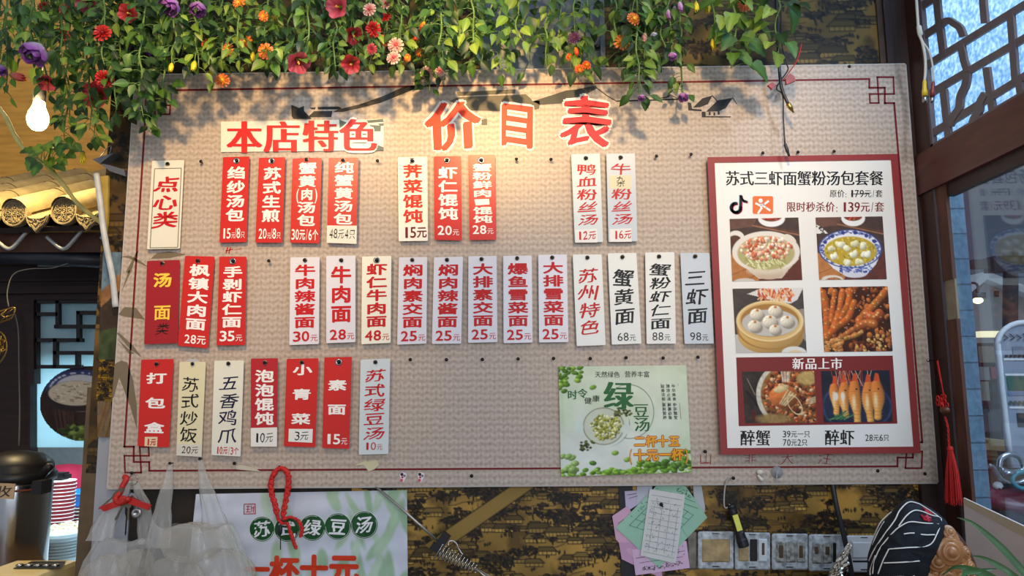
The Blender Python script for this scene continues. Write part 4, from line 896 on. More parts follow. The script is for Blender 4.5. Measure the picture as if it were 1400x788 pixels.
def fl_rose(c, ax, s, parent, pal=None, seed=0):
    pal = pal or (rgb(226, 214, 226), rgb(146, 84, 164)); mb = MB(); c = Vector(c)
    for L, (n, R, fl, H) in enumerate(((3, .52, .9, 1.5), (4, .72, .55, 1.5), (5, .92, .15, 1.42))):
        for k in range(n): petal_patch(mb, c-Vector(ax).normalized()*s*.75, ax, s*R, s*H, 2*PI*k/n+L*.6+seed, 2*PI/n*1.25, .22, fl, pal[0], tuple(x*(.8+.15*L) for x in pal[1]), wob=.04, seed=seed+k+L*7)
    o = mb.build('flower', PETAL, parent); cal(c-Vector(ax).normalized()*s*.78, ax, s*.3, o); return o
def cal(c, ax, s, parent):
    mb = MB(); mb.lathe([(s*.25, -s*.8), (s*.5, -s*.4), (s*.95, .0), (s*1.0, s*.35), (s*.3, s*.3)], c, ax, 10, smooth=True); mb.build('calyx', CALYX, parent)
def fl_trumpet(c, ax, s, parent, pal=None, seed=0):
    pal = pal or (rgb(120, 20, 34), rgb(206, 62, 70)); mb = MB(); c = Vector(c); a, b, d = frame_of(ax); c0 = c-d*s*.7
    def fn(u, v):
        t = 2*PI*u; lobe = .80+.20*abs(math.cos(2.5*t+seed)); r = s*(.12+.9*v**1.5*lobe); h = s*(.95*v-.30*max(0, v-.7)+.08*math.cos(10*t)*v*v)
        return c0+(a*math.cos(t)+b*math.sin(t))*r+d*h
    mb.grid(fn, 40, 8, None, True, lambda u, v: tuple(lerp(x, y, min(1, v*1.1))*(.62+.38*abs(math.cos(2.5*2*PI*u+seed))) for x, y in zip(*pal)), closed_u=True)
    o = mb.build('flower', PETAL, parent); mb = MB(); mb.tube([c0, c0+d*s*.5, c0+d*s*1.0], [s*.05, s*.045, s*.03], 6, rgb(226, 170, 70))
    for k in range(7): mb.ball(c0+d*s*(.6+.06*k)+(a*math.cos(k*2.4)+b*math.sin(k*2.4))*s*.07, s*.045, rgb(236, 190, 80), 6, 4)
    mb.build('stamen', VCOL, o); cal(c0, ax, s*.22, o); return o
def fl_daisy(c, ax, s, parent, pal=None, seed=0):
    pal = pal or (rgb(240, 190, 50), rgb(224, 120, 40)); mb = MB(); c = Vector(c); a, b, d = frame_of(ax); R_ = random.Random(seed)
    for L, (n, rr, up) in enumerate(((13, 1.0, .12), (11, .78, .3), (9, .55, .5))):
        for k in range(n):
            t = 2*PI*k/n+L*.4+R_.uniform(-.1, .1); rd = a*math.cos(t)+b*math.sin(t); sd = d.cross(rd); w = s*rr*.21; l = s*rr; u0 = up+R_.uniform(-.08, .08); vs = []; cs = []
            for v in (0, .35, .7, 1.0):
                for q in (-1, 0, 1): vs.append(c+rd*(l*(.1+.9*v))+d*(s*u0*v-s*.2*v*v*(L == 0))+sd*(q*w*(.35+.9*v-.55*v*v))+d*(abs(q)*.06*s)); cs.append(tuple(lerp(x, y, v) for x, y in zip(*pal)))
            mb.add(vs, [(i*3+j, i*3+j+1, i*3+j+4, i*3+j+3) for i in range(3) for j in range(2)], None, True, cs)
    o = mb.build('flower', PETAL, parent); mb = MB(); mb.ball(c+d*s*.12, (s*.22, s*.22, s*.18), tuple(x*.8 for x in pal[0]), 8, 6); mb.build('flower_centre', VCOL, o); return o
def fl_bud(c, ax, s, parent, pal=None, seed=0):
    pal = pal or (rgb(200, 190, 60), rgb(240, 214, 40)); mb = MB(); c = Vector(c)
    for L, (n, R, fl) in enumerate(((3, .42, 1.1), (3, .52, .85))):
        for k in range(n): petal_patch(mb, c-Vector(ax).normalized()*s, ax, s*R, s*2.0, 2*PI*k/n+L*1.0+seed, 2.4, .35, fl, pal[0], pal[1], .12, 5, 5, seed=seed+k)
    o = mb.build('flower', PETAL, parent); cal(c-Vector(ax).normalized()*s*1.0, ax, s*.28, o); return o
PURP = (rgb(226, 214, 226), rgb(140, 78, 160)); LIL = (rgb(214, 190, 214), rgb(176, 110, 176)); REDP = (rgb(120, 18, 30), rgb(200, 58, 64)); PNK = (rgb(150, 30, 50), rgb(220, 90, 104))
CARN = (rgb(120, 14, 16), rgb(206, 40, 36)); ORG = (rgb(246, 206, 70), rgb(222, 98, 44)); PKW = (rgb(206, 70, 80), rgb(242, 206, 190)); YELB = (rgb(190, 180, 40), rgb(244, 220, 40)); ORB = (rgb(226, 170, 40), rgb(226, 76, 36)); DPU = (rgb(110, 60, 80), rgb(96, 50, 92))
FLOW = {'rose': fl_rose, 'trumpet': fl_trumpet, 'daisy': fl_daisy, 'bud': fl_bud}
flowers = [  # px, py, radius px, kind, palette, words
 (48, 71, 17, 'rose', PURP, 'a big purple rose'), (232, 6, 14, 'rose', PURP, 'a purple rose'), (190, 9, 11, 'rose', PURP, 'a lilac rose'), (271, 11, 11, 'rose', PURP, 'a purple rose'), (172, 64, 9, 'rose', DPU, 'a dark purple rose'), (208, 73, 9, 'rose', PURP, 'a small purple rose'), (1, 95, 8, 'rose', PURP, 'a purple rose'),
 (131, 130, 17, 'trumpet', REDP, 'a large open red trumpet flower'), (120, 4, 15, 'trumpet', PNK, 'a pink trumpet flower'), (461, 9, 15, 'trumpet', PNK, 'a pink trumpet flower'), (483, 48, 12, 'trumpet', REDP, 'a red trumpet flower'), (408, 85, 15, 'trumpet', PNK, 'a pink trumpet flower'), (480, 88, 12, 'trumpet', REDP, 'a red trumpet flower'), (175, 18, 12, 'trumpet', REDP, 'a red trumpet flower'), (64, 113, 11, 'trumpet', PNK, 'a drooping red trumpet flower'),
 (143, 108, 11, 'daisy', CARN, 'a red carnation'), (510, 40, 10, 'daisy', CARN, 'a red carnation'), (140, 45, 11, 'daisy', CARN, 'a red carnation'), (84, 48, 9, 'daisy', CARN, 'a red carnation'), (88, 13, 7, 'daisy', CARN, 'a red carnation'), (59, 8, 6, 'daisy', CARN, 'a small red carnation'), (527, 22, 7, 'daisy', CARN, 'a red carnation'),
 (335, 57, 10, 'daisy', ORG, 'an orange daisy'), (304, 110, 9, 'daisy', ORG, 'an orange daisy at its tip'), (285, 61, 8, 'daisy', ORG, 'an orange daisy'), (312, 68, 8, 'daisy', ORG, 'an orange daisy'), (327, 4, 9, 'daisy', ORG, 'an orange daisy'), (363, 70, 10, 'daisy', ORG, 'an orange daisy'), (519, 58, 10, 'daisy', (rgb(240, 180, 80), rgb(230, 110, 80)), 'a coral daisy'), (574, 72, 6, 'daisy', ORG, 'an orange daisy'), (557, 79, 5, 'daisy', ORG, 'a small orange daisy'),
 (866, 26, 9, 'daisy', ORG, 'an orange daisy'), (850, 58, 11, 'daisy', ORG, 'an orange daisy'), (541, 62, 10, 'daisy', PKW, 'a pale pink daisy'), (538, 79, 9, 'daisy', PKW, 'a pink daisy'), (505, 13, 9, 'daisy', PKW, 'a pink daisy'), (528, 5, 9, 'daisy', PKW, 'a pink daisy'), (583, 100, 9, 'daisy', PKW, 'a pink daisy at its tip'), (602, 97, 7, 'daisy', PKW, 'a pink daisy at its tip'), (592, 47, 6, 'daisy', PKW, 'a small pink daisy'), (375, 20, 6, 'daisy', (rgb(240, 190, 80), rgb(230, 170, 60)), 'a yellow daisy'), (360, 22, 7, 'daisy', ORG, 'an orange daisy'), (508, 67, 7, 'daisy', PNK, 'a pink daisy'),
 (578, 37, 8, 'bud', ORB, 'an orange red bud'), (568, 49, 8, 'bud', ORB, 'an orange bud'), (788, 70, 6, 'bud', ORB, 'an orange bud'), (802, 89, 6, 'daisy', ORB, 'orange daisies'), (792, 95, 6, 'daisy', ORB, 'orange daisies'), (779, 78, 5, 'daisy', ORB, 'a small orange daisy'),
 (952, 9, 7, 'bud', YELB, 'a yellow bud'), (968, 11, 7, 'bud', YELB, 'a yellow bud'), (975, 60, 7, 'bud', YELB, 'a yellow bud'), (234, 92, 6, 'bud', YELB, 'a yellow bud'), (265, 90, 7, 'bud', YELB, 'a yellow bud'), (290, 96, 7, 'bud', YELB, 'a yellow bud'), (345, 78, 7, 'bud', YELB, 'a yellow bud'), (113, 236-20, 8, 'bud', YELB, 'a yellow bud'), (25, 105, 11, 'bud', (rgb(210, 130, 90), rgb(220, 90, 80)), 'a coral bud'),
 (930, 9, 7, 'bud', LIL, 'a lilac bud'), (914, 20, 7, 'bud', LIL, 'a lilac bud'), (922, 14, 6, 'bud', LIL, 'a lilac bud'), (881, 52, 7, 'bud', (rgb(220, 170, 160), rgb(210, 140, 140)), 'a pink bud'), (934, 132, 7, 'rose', LIL, 'a lilac bud at its tip'), (877, 133, 5, 'rose', LIL, 'a mauve bud at its tip'), (919, 76, 6, 'rose', LIL, 'a lilac bud'), (894, 48, 5, 'rose', (rgb(220, 220, 226), rgb(190, 190, 214)), 'a pale bud'),
 (1018, 7, 9, 'daisy', (rgb(226, 150, 90), rgb(220, 110, 70)), 'an orange flower'), (857, 31, 8, 'rose', DPU, 'a dark purple flower'), (785, 52, 8, 'daisy', DPU, 'a dull purple daisy')]
vines = []   # px at the top, px at the bottom, py of the tip, depth, leaf length px, leaves per 100 px, lobed, tone
Rv = random.Random(42)
for k in range(37):
    x = 6+k*18.7+Rv.uniform(-6, 6); vines.append([x, x+Rv.uniform(-8, 8), Rv.uniform(76, 97), -.05-.14*((k*7) % 5)/4-.02*Rv.random(), Rv.uniform(15, 21), 36, 0, 0])
for x, xb, yb, dp, ln, dn, lo, tn in ((12, 6, 128, -.10, 20, 22, 0, 0), (40, 66, 128, .05, 20, 24, 0, 0), (78, 96, 170, .02, 19, 26, 0, 0), (100, 88, 196, .10, 19, 22, 0, 0), (112, 128, 190, -.06, 19, 26, 0, 0), (140, 122, 178, -.02, 21, 24, 0, 0), (148, 160, 150, -.16, 20, 24, 0, 2),
                                      (170, 176, 164, -.12, 20, 26, 0, 2), (196, 208, 178, -.09, 20, 28, 0, 2), (184, 196, 160, -.15, 20, 28, 0, 2), (214, 224, 140, -.12, 20, 26, 0, 2), (205, 190, 120, -.2, 20, 24, 0, 2),
                                      (300, 304, 112, -.09, 15, 14, 0, 0), (596, 588, 128, -.06, 17, 22, 0, 0), (606, 603, 112, -.1, 16, 20, 0, 0), (712, 706, 62, -.12, 24, 18, 0, 1), (734, 726, 88, -.06, 21, 17, 0, 0), (752, 746, 86, -.10, 19, 18, 0, 0), (771, 764, 78, -.06, 19, 17, 0, 0), (786, 788, 104, -.08, 19, 30, 0, 0), (800, 803, 94, -.06, 18, 26, 0, 0),
                                      (838, 846, 72, -.10, 18, 26, 0, 0), (848, 868, 96, -.08, 20, 30, 0, 0), (862, 876, 138, -.12, 20, 28, 0, 0), (880, 885, 108, -.08, 20, 30, 0, 0), (896, 908, 82, -.09, 19, 26, 0, 0), (924, 932, 136, -.06, 15, 18, 0, 0), (912, 916, 80, -.10, 16, 20, 0, 0), (935, 928, 40, -.12, 18, 22, 0, 1),
                                      (970, 975, 62, -.10, 12, 10, 0, 0), (1008, 1000, 94, -.14, 31, 17, 1, 1), (1022, 1018, 54, -.10, 24, 18, 1, 1), (952, 953, 12, -.12, 10, 10, 0, 0), (1062, 1064, 74, -.12, 30, 15, 1, 1)):
    vines.append([x, xb, yb, dp, ln, dn, lo, tn])
vines.sort(key=lambda v: v[0])
assign = [[] for _ in vines]
for f in flowers:
    best, bi = 1e9, 0
    for i, v in enumerate(vines):
        xx = lerp(v[0], v[1], min(1, max(0, (f[1]+60)/(v[2]+60)))); dd = abs(xx-f[0])+max(0, f[1]-v[2]-4)*3+len(assign[i])*5
        if dd < best: best, bi = dd, i
    assign[bi].append(f)
ORD = 'first second third fourth fifth sixth seventh eighth ninth tenth eleventh twelfth thirteenth fourteenth fifteenth sixteenth seventeenth eighteenth nineteenth twentieth'.split()
TENS = {2: 'twenty', 3: 'thirty', 4: 'forty', 5: 'fifty', 6: 'sixty', 7: 'seventy'}; TTH = {3: 'thirtieth', 4: 'fortieth', 5: 'fiftieth', 6: 'sixtieth', 7: 'seventieth'}
def ordinal(n): return ORD[n-1] if n <= 20 else (TTH[n//10] if n % 10 == 0 else TENS[n//10]+'-'+ORD[n % 10-1])
for vi, (x0, x1, yb, dp, ln, dn, lobed, tone) in enumerate(vines):
    R = random.Random(vi*13+5); k = (1.78+dp)/1010.0
    where = ('over the glowing bulb' if x0 < 150 else 'over the board corner' if x0 < 240 else 'before the dark wall' if x0 < 690 else 'before the grey metal sheet' if x0 < 826 else 'before the scroll wallpaper')
    fl = assign[vi]; wd_ = (' with '+fl[0][5]) if fl else ''
    lab = f'green artificial vine{wd_}, {where}, {ordinal(vi+1)} from the left'
    if len(lab.split()) > 16: lab = f'green vine{wd_}, {where}, {ordinal(vi+1)} from left'
    top = P(x0, -70, dp); v = thing('hanging_vine', P(x1, yb, dp), lab, 'vine', 'flowering vines along the top'); n = 9
    pts = [P(lerp(x0, x1, t)+(R.uniform(-4, 4) if 0 < t < 1 else 0), lerp(-70, yb, t), dp+(R.uniform(-.012, .012) if 0 < t < 1 else 0)) for t in [i/n for i in range(n+1)]]
    sp = bez(pts, 5); mb = MB(); mb.tube(sp, [.0022]*(len(sp)-6)+[.0018, .0016, .0014, .0012, .001, .0008], 6)
    fol = MB(); total = max(4, int((yb+45)/100*dn))
    for i in range(total):
        t = .16+.84*(i+R.random()*.8)/total; t = min(t, .995); p = sp[int(t*(len(sp)-1))]
        a = R.uniform(0, 2*PI); od = Vector((math.cos(a), math.sin(a)*.7-.15, R.uniform(-.5, .35))).normalized(); pl = k*ln*R.uniform(.25, .95); q = p+od*pl+Vector((0, 0, -.002))
        mb.tube([p, p+od*pl*.5+Vector((0, 0, .002)), q], [.0009, .0008, .0007], 4, caps=False)
        d = (od*.55+Vector((R.uniform(-.4, .4), R.uniform(-.3, .1), -.75+R.uniform(-.3, .6)))).normalized(); nr = Vector((R.uniform(-.5, .5), -1, R.uniform(-.1, .9)))
        c = R.choice(GREENS if tone == 0 else (GREENS[1:6] if tone == 1 else [GREENS[0], GREENS[1], GREENS[2], GREENS[4], GREENS[6], GREENS[7]])); kk = R.uniform(.9, 1.4); c = tuple(x*kk for x in c)
        L = k*ln*R.uniform(.72, 1.2); leaf(fol, q, d, nr, L, L*R.uniform(.50, .70)*(1.15 if lobed else 1), c, lobed, R.uniform(.05, .45))
    mb.build('stem', STEM, v); fol.build('foliage', LEAF, v)
    for fi, (fx, fy, fr, kind, pal, wds) in enumerate(fl):
        fd = dp-.02-.008*(fi % 3); c = P(fx, fy, fd); s = fr*1.18*(1.78+fd)/1010.0
        if kind == 'rose': ax = Vector((R.uniform(-.25, .3), R.uniform(-.5, -.2), -1))
        elif kind == 'trumpet': ax = Vector((R.uniform(-.3, .3), -1, R.uniform(-.7, -.2)))
        elif kind == 'daisy': ax = Vector((R.uniform(-.5, .5), -1, R.uniform(-.4, .3)))
        else: ax = Vector((R.uniform(-.2, .2), -.2, -1))
        if (fx, fy) in ((408, 85), (64, 113), (483, 48)): ax = Vector((.4, -.5, -.7))
        if (fx, fy) == (25, 105): ax = Vector((1, -.2, -.35))
        if (fx, fy) == (131, 130): ax = Vector((0, -1, -.25))
        o = FLOW[kind](c, ax, s, v, pal, fi+vi)
        j = min(range(len(sp)), key=lambda q: (sp[q]-(c+Vector((0, 0, s*1.6)))).length); e = c-ax.normalized()*s*.85
        mm = MB(); mm.tube(bez([sp[max(j-3, 0)], lerp(sp[max(j-3, 0)], e, .5)+Vector((0, -.004, .008)), e], 4), [.0011]*9, 5, caps=False); mm.build('flower_stalk', STEM, v)
# thick pale stem sweeping down over the eave at the far left
tv = thing('thick_vine', P(0, 150, .25), 'thick pale yellowish vine stem sweeping down past the bulb to the tiled eave', 'vine')
pts = [P(x, y, d) for x, y, d in ((-40, 110, .25), (2, 152, .25), (20, 185, .26), (36, 207, .27), (62, 225, .28), (85, 250, .30), (105, 277, .32), (128, 297, .34), (142, 308, .36))]
mb = MB(); sp = bez(pts, 8); R = random.Random(3); mb.tube(sp, [.0062*R.uniform(.85, 1.2) for _ in sp], 8); mb.build('stem', mat('pale_stem', rgb(208, 194, 116), rough=.6, noise=.15, nscale=40), tv)
fol = MB(); st = MB()
for x, y, dx, dy, L in ((55, 222, -10, 14, 22), (46, 216, -8, 14, 20), (70, 216, -4, -12, 22), (66, 218, 10, 20, 20), (78, 224, 14, 12, 20), (92, 210, 14, 6, 20), (88, 200, 18, 2, 18), (60, 205, -14, 4, 26), (74, 200, 10, -10, 24), (82, 214, 12, 16, 20), (52, 208, -22, -2, 24), (98, 206, 14, -2, 18), (84, 196, -4, 14, 22), (64, 196, 6, 16, 22)):
    p = P(x, y, .24+R.uniform(-.02, .02)); q = P(x+dx, y+dy, .22); leaf(fol, p, q-p, (R.uniform(-.3, .3), -1, .3), L*.00205, L*.00205*.8, R.choice([GREENS[3], GREENS[5], GREENS[1], GREENS[4]]), True, .2)
    j = min(sp, key=lambda s_: (s_-p).length); st.tube([j, lerp(j, p, .5)+Vector((0, -.004, .006)), p], [.0011, .001, .0009], 5, caps=False)
fol.build('foliage', LEAF, tv); st.build('leaf_stalk', STEM, tv)

# ================================================================== LEFT: KITCHEN OPENING WITH TILED EAVE
DARKW = mat('kitchen_wood', rgb(40, 22, 18), rough=.55, noise=.35, nscale=10, stretch=(1, 1, 5))
b = MB(); b.box((-3.3, 3.0, 0), (-1.0, 3.1, 3.7)); struct(b.build('wall_kitchen', mat('kitchen_plaster', rgb(120, 128, 130), rough=.8, noise=.1)))
b = MB(); b.box((-3.3, .3, 0), (-3.2, 3.0, 3.7)); struct(b.build('wall_left', DARKW))
b = MB(); b.box((XL+.002, .165, 0), (-.93, 3.0, 3.7)); struct(b.build('wall_partition', mat('partition', rgb(90, 84, 78), rough=.8, noise=.1)))
b = MB(); b.box((-3.2, 2.04, 2.30), (XL, 2.08, 3.9)); struct(b.build('wall_plywood', mat('plywood', rgb(206, 158, 78), rough=.55, noise=.18, nscale=6, stretch=(1, 1, 7))))
EV = {'psi': math.radians(6)}
ed = Vector((math.cos(EV['psi']), -math.sin(EV['psi']), 0)); hd_ = Vector((math.sin(EV['psi']), math.cos(EV['psi']), 0)); rd3 = Vector((hd_.x, hd_.y, .455)).normalized(); rn = ed.cross(rd3).normalized()
if rn.z < 0: rn = -rn
C0 = P(88.5, 288, .9)
TILE = mat('grey_clay_tile', rgb(150, 134, 96), rough=.75, noise=.18, nscale=22, bump=.25, bscale=90)
TILED = mat('tile_end_relief', rgb(132, 116, 84), rough=.7, noise=.2, nscale=40)
eave = thing('tiled_eave', C0, 'small grey tiled roof eave with round patterned end tiles below the bulb', 'eave')
RB = .054
def relief_disc(c, parent):
    n = -hd_; a = ed; z = Vector((0, 0, 1)); mb = MB()
    mb.lathe([(RB, .018), (RB, -.002), (RB*.96, -.006), (RB*.86, -.006), (RB*.82, -.001), (.001, -.001)], c, n*-1, 32, smooth=False)
    mb2 = MB()
    def pt(x, y): return c+n*.003+a*(x*RB)+z*(y*RB)
    def cu(ps, r=.0022, cl=False): mb2.tube(bez([pt(*p) for p in (ps+[ps[0]] if cl else ps)], 4), r, 5)
    cu([(.22*math.cos(k*PI/4+.4)*1.0, .22*math.sin(k*PI/4+.4)) for k in range(8)], .002, True)
    cu([(.08*math.cos(k*PI/2), .11*math.sin(k*PI/2)) for k in range(4)], .0022, True)
    for k in range(4):
        t = k*PI/2+PI/4; rot = lambda x, y: (x*math.cos(t)-y*math.sin(t), x*math.sin(t)+y*math.cos(t))
        for s in (1, -1): cu([rot(.28, .03*s), rot(.42, .16*s), rot(.58, .30*s), rot(.70, .22*s), rot(.66, .10*s), rot(.57, .13*s)])
    for k in range(4):
        t = k*PI/2; rot = lambda x, y: (x*math.cos(t)-y*math.sin(t), x*math.sin(t)+y*math.cos(t))
        for s in (1, -1): cu([rot(.30, 0), rot(.48, .10*s), rot(.62, .06*s), rot(.74, .16*s)])
        cu([rot(.62, -.02), rot(.76, 0)], .003)
    o = mb.build('end_disc', TILED, parent); mb2.build('relief', TILED, o)
for k in range(-4, 3):
    c = C0+ed*(.204*k)
    mb = MB(); seg = 4; L = .95
    for s in range(seg):
        s0, s1 = s*L/seg, (s+1)*L/seg
        for (q0, q1, r) in ((s0, s1-.012, RB), (s1-.012, s1, RB*1.05)):
            vs = []
            for q in (q0, q1):
                for j in range(13):
                    t = PI*j/12*1.06-.1; vs.append(c+rd3*q+(ed*math.cos(t)+rn*math.sin(t))*r)
            mb.add(vs, [(j, j+1, 14+j, 13+j) for j in range(12)], None, True)
    o = mb.build('round_tile', TILE, eave); relief_disc(c+Vector((0, 0, -.002)), o)
    # drip tile between two round tiles
    m = c+ed*.102+Vector((0, 0, -.018)); mb = MB(); vs = []
    for q in (0, L):
        for j in range(9): t = -PI*(.08+.84*j/8); vs.append(m+rd3*q+(ed*math.cos(t)+rn*math.sin(t)*.55)*.062+rn*.02)
    mb.add(vs, [(j+1, j, 9+j, 10+j) for j in range(8)], None, True); o = mb.build('trough_tile', TILE, eave)
    sh = [(-.95, .42), (-.6, .2), (0, .12), (.6, .2), (.95, .42), (.8, -.1), (.55, -.45), (.3, -.6), (0, -.95), (-.3, -.6), (-.55, -.45), (-.8, -.1)]
    w = .052; mb = MB(); pts = [m-hd_*.012+ed*(x*w)+Vector((0, 0, y*w-.018)) for x, y in sh]
    mb.prism(pts[::-1], hd_*.010); o2 = mb.build('drip_plate', TILED, eave); mb = MB()
    pt = lambda x, y: m-hd_*.014+ed*(x*w)+Vector((0, 0, y*w-.018))
    for ps in ([(x*.86, y*.84-.02) for x, y in sh]+[(sh[0][0]*.86, sh[0][1]*.84-.02)], [(-.6, 0), (-.35, -.2), (-.2, -.05), (-.3, .08)], [(.6, 0), (.35, -.2), (.2, -.05), (.3, .08)], [(-.16, -.2), (0, .02), (.16, -.2), (0, -.42), (-.16, -.2)], [(-.4, -.3), (-.2, -.5), (0, -.7), (.2, -.5), (.4, -.3)]):
        mb.tube(bez([pt(*p) for p in ps], 3), .0019, 5)
    mb.build('relief', TILED, o2)
mb = MB(); a0 = C0+ed*-1.0+Vector((0, 0, -.075))+hd_*.02; a1 = C0+ed*.5+Vector((0, 0, -.075))+hd_*.02
mb.hexa([a0, a1, a1+rd3*.93, a0+rd3*.93]+[q+rn*.02 for q in (a0, a1, a1+rd3*.93, a0+rd3*1.5)]); mb.build('roof_deck', mat('deck_dark', rgb(36, 26, 20), rough=.8), eave)
# fascia below with the zigzag metal strip
fas = thing('fascia_board', P(70, 345, .98), 'dark brown fascia board with silver zigzag strip under the tiled eave', 'fascia')
mb = MB(); q = [P(-60, 318, .98), P(160, 318, .98), P(160, 345, .98), P(-60, 345, .98)]; mb.prism(q[::-1], (0, .02, 0)); mb.build('board', mat('fascia_brown', rgb(74, 44, 26), rough=.6, noise=.3, nscale=18), fas)
mb = MB()
for i0 in (-1, 0, 1):
    o_ = 74*i0; mb.tube(bez([P(x+o_, y, .955) for x, y in ((64, 324), (74, 333), (84, 340), (92, 338), (104, 325), (115, 312))], 4), .0075, 8)
mb.build('zigzag_strip', mat('silver_paint', rgb(176, 180, 176), rough=.35, metal=.4), fas)
mb = MB(); mb.tube([P(-60, 350, 1.02), P(60, 352, 1.02), P(150, 357, 1.02)], .03, 12); o = mb.build('beam', mat('dark_blue_beam', rgb(34, 40, 52), rough=.4), origin=P(60, 352, 1.02)); tag(o, 'dark bluish rounded beam right under the zigzag fascia', 'beam')
mb = MB(); mb.tube(bez([P(x, y, 1.0) for x, y in ((12, 420), (10, 400), (18, 376), (40, 368), (75, 366), (110, 354), (140, 351))], 6), .0022, 6); o = mb.build('cable', mat('grey_cable', rgb(110, 106, 100), rough=.5), origin=P(75, 366, 1.0)); tag(o, 'thin grey cable curving under the eave in the dark doorway', 'cable')
# the bare bulb
bc = P(52, 160, .80)
blb = thing('light_bulb', bc, 'glowing warm light bulb among leaves at the upper left', 'light bulb')
mb = MB(); mb.lathe([(.001, -.052), (.017, -.048), (.030, -.034), (.036, -.010), (.032, .013), (.020, .042), (.018, .06)], bc, (0, 0, 1), 20)
mb.build('glass', mat('bulb_glow', (1, .8, .45), emit=(1.0, .78, .38), estr=45.0), blb)
mb = MB(); mb.lathe([(.019, .058), (.021, .06), (.021, .10), (.012, .115), (.004, .12)], bc, (0, 0, 1), 16); mb.tube([bc+Vector((0, 0, .12)), bc+Vector((.02, 0, .5)), bc+Vector((.0, .1, 1.0))], .004, 6); mb.build('socket', mat('black_plastic', rgb(24, 24, 26), rough=.4), blb)
bl = light('bulb_light', 'POINT', bc+Vector((0, -.06, 0)), 52, (1.0, .74, .34), shadow_soft_size=.05)
# strips and pipe at the end of the wall
mb = MB(); mb.tube(bez([P(x, y, .0) for x, y in ((132, 238), (137, 275), (141, 310), (147, 345), (154, 380), (158, 420))], 5), [.0075]*26, 8); o = mb.build('pipe', mat('pipe_white', rgb(188, 190, 186), rough=.4, noise=.15, nscale=30), origin=P(141, 310, 0)); tag(o, 'thin scuffed white pipe bending down along the wall end left of the board', 'pipe')
mb = MB(); mb.prism([P(x, y, .012) for x, y in ((133, 242), (148, 240), (147, 300), (143, 330), (137, 300))][::-1], (0, .008, 0)); o = mb.build('yellow_card', mat('yellow_card', rgb(176, 150, 70), rough=.7, noise=.2), origin=P(140, 280, .012)); tag(o, 'narrow yellowish card behind the white pipe', 'card')
mb = MB(); mb.prism([P(x, y, -.01) for x, y in ((126, 218), (156, 209), (150, 213), (136, 224))][::-1], (0, .03, 0)); mb.prism([P(x, y, -.005) for x, y in ((136, 223), (150, 234), (171, 241), (170, 232), (150, 226))][::-1], (0, .02, 0)); mb.tube(bez([P(x, y, -.012) for x, y in ((138, 214), (146, 203), (152, 200), (150, 210))], 4), .001, 5)
o = mb.build('bent_metal_bracket', mat('bracket_grey', rgb(110, 112, 116), rough=.4, metal=.6), origin=P(145, 222, -.01)); tag(o, 'bent grey metal bracket at the wall end above the white pipe', 'bracket')
cv = Canvas(26, 110, (96, 120, 134)); cv.poly([(0, 40), (26, 20), (26, 40), (0, 58)], (140, 100, 60)); cv.poly([(0, 56), (26, 38), (26, 78), (0, 84)], (58, 46, 36)); cv.poly([(0, 80), (26, 76), (26, 110), (0, 110)], (60, 70, 40)); cv.noise(.2, 8, 3)
wpz = thing('photo_strip', P(148, 420, .015), 'narrow strip of a food photo between the white pipe and board edge', 'photo')
quv = quad_uv([(141, 345), (166, 345), (159, 492), (134, 492)]); picture('print', cv, lambda u, v: P(*quv(u, v), .0165), wpz)
mb = MB(); mb.prism([P(*quv(u, v), .0175) for u, v in ((0, 1), (1, 1), (1, 0), (0, 0))], (0, .0012, 0), rgb(200, 196, 186)); mb.build('backing', PAPERPRINT, wpz)
cv, *_ = scroll_canvas(40, 90, 77, (190, 146, 36), 2.2); ys = thing('scroll_strip', P(144, 520, .015), 'bright yellow strip of scroll wallpaper by the lower left board edge', 'paper strip')
quv2 = quad_uv([(136, 492), (160, 492), (156, 550), (131, 550)]); picture('print', cv, lambda u, v: P(*quv2(u, v), .0165), ys); mb = MB(); mb.prism([P(*quv2(u, v), .0175) for u, v in ((0, 1), (1, 1), (1, 0), (0, 0))], (0, .0012, 0), rgb(150, 120, 40)); mb.build('backing', PAPERPRINT, ys)
mb = MB(); xa_ = P(128, 700, .016).x; xb_ = P(176, 700, .016).x; mb.box((xa_, .016, .9), (xb_, .0205, P(140, 597, .016).z)); struct(mb.build('trim_3', mat('grey_panel', rgb(158, 160, 166), rough=.5, noise=.06, nscale=10)), 'pale grey wall panel below the left board corner')
mb = MB(); mb.box((P(118, 700, .05).x, .02, .9), (P(129, 700, .016).x, .07, P(126, 530, .05).z)); struct(mb.build('trim_4', mat('wall_end_wood', rgb(94, 76, 52), rough=.6, noise=.25, nscale=20)), 'brown wooden edge at the end of the wall')
mb = MB(); mb.grid(lambda u, v: P(lerp(133, 152, u), lerp(549, 598, v), .008+.004*math.sin(9*u+7*v)), 8, 10); o = mb.build('packing_tape', mat('brown_tape', rgb(112, 84, 42), rough=.2, noise=.35, nscale=30, coat=.5), origin=P(138, 570, .01)); tag(o, 'crinkled shiny brown packing tape at the wall end beside the lower left of the board', 'tape')

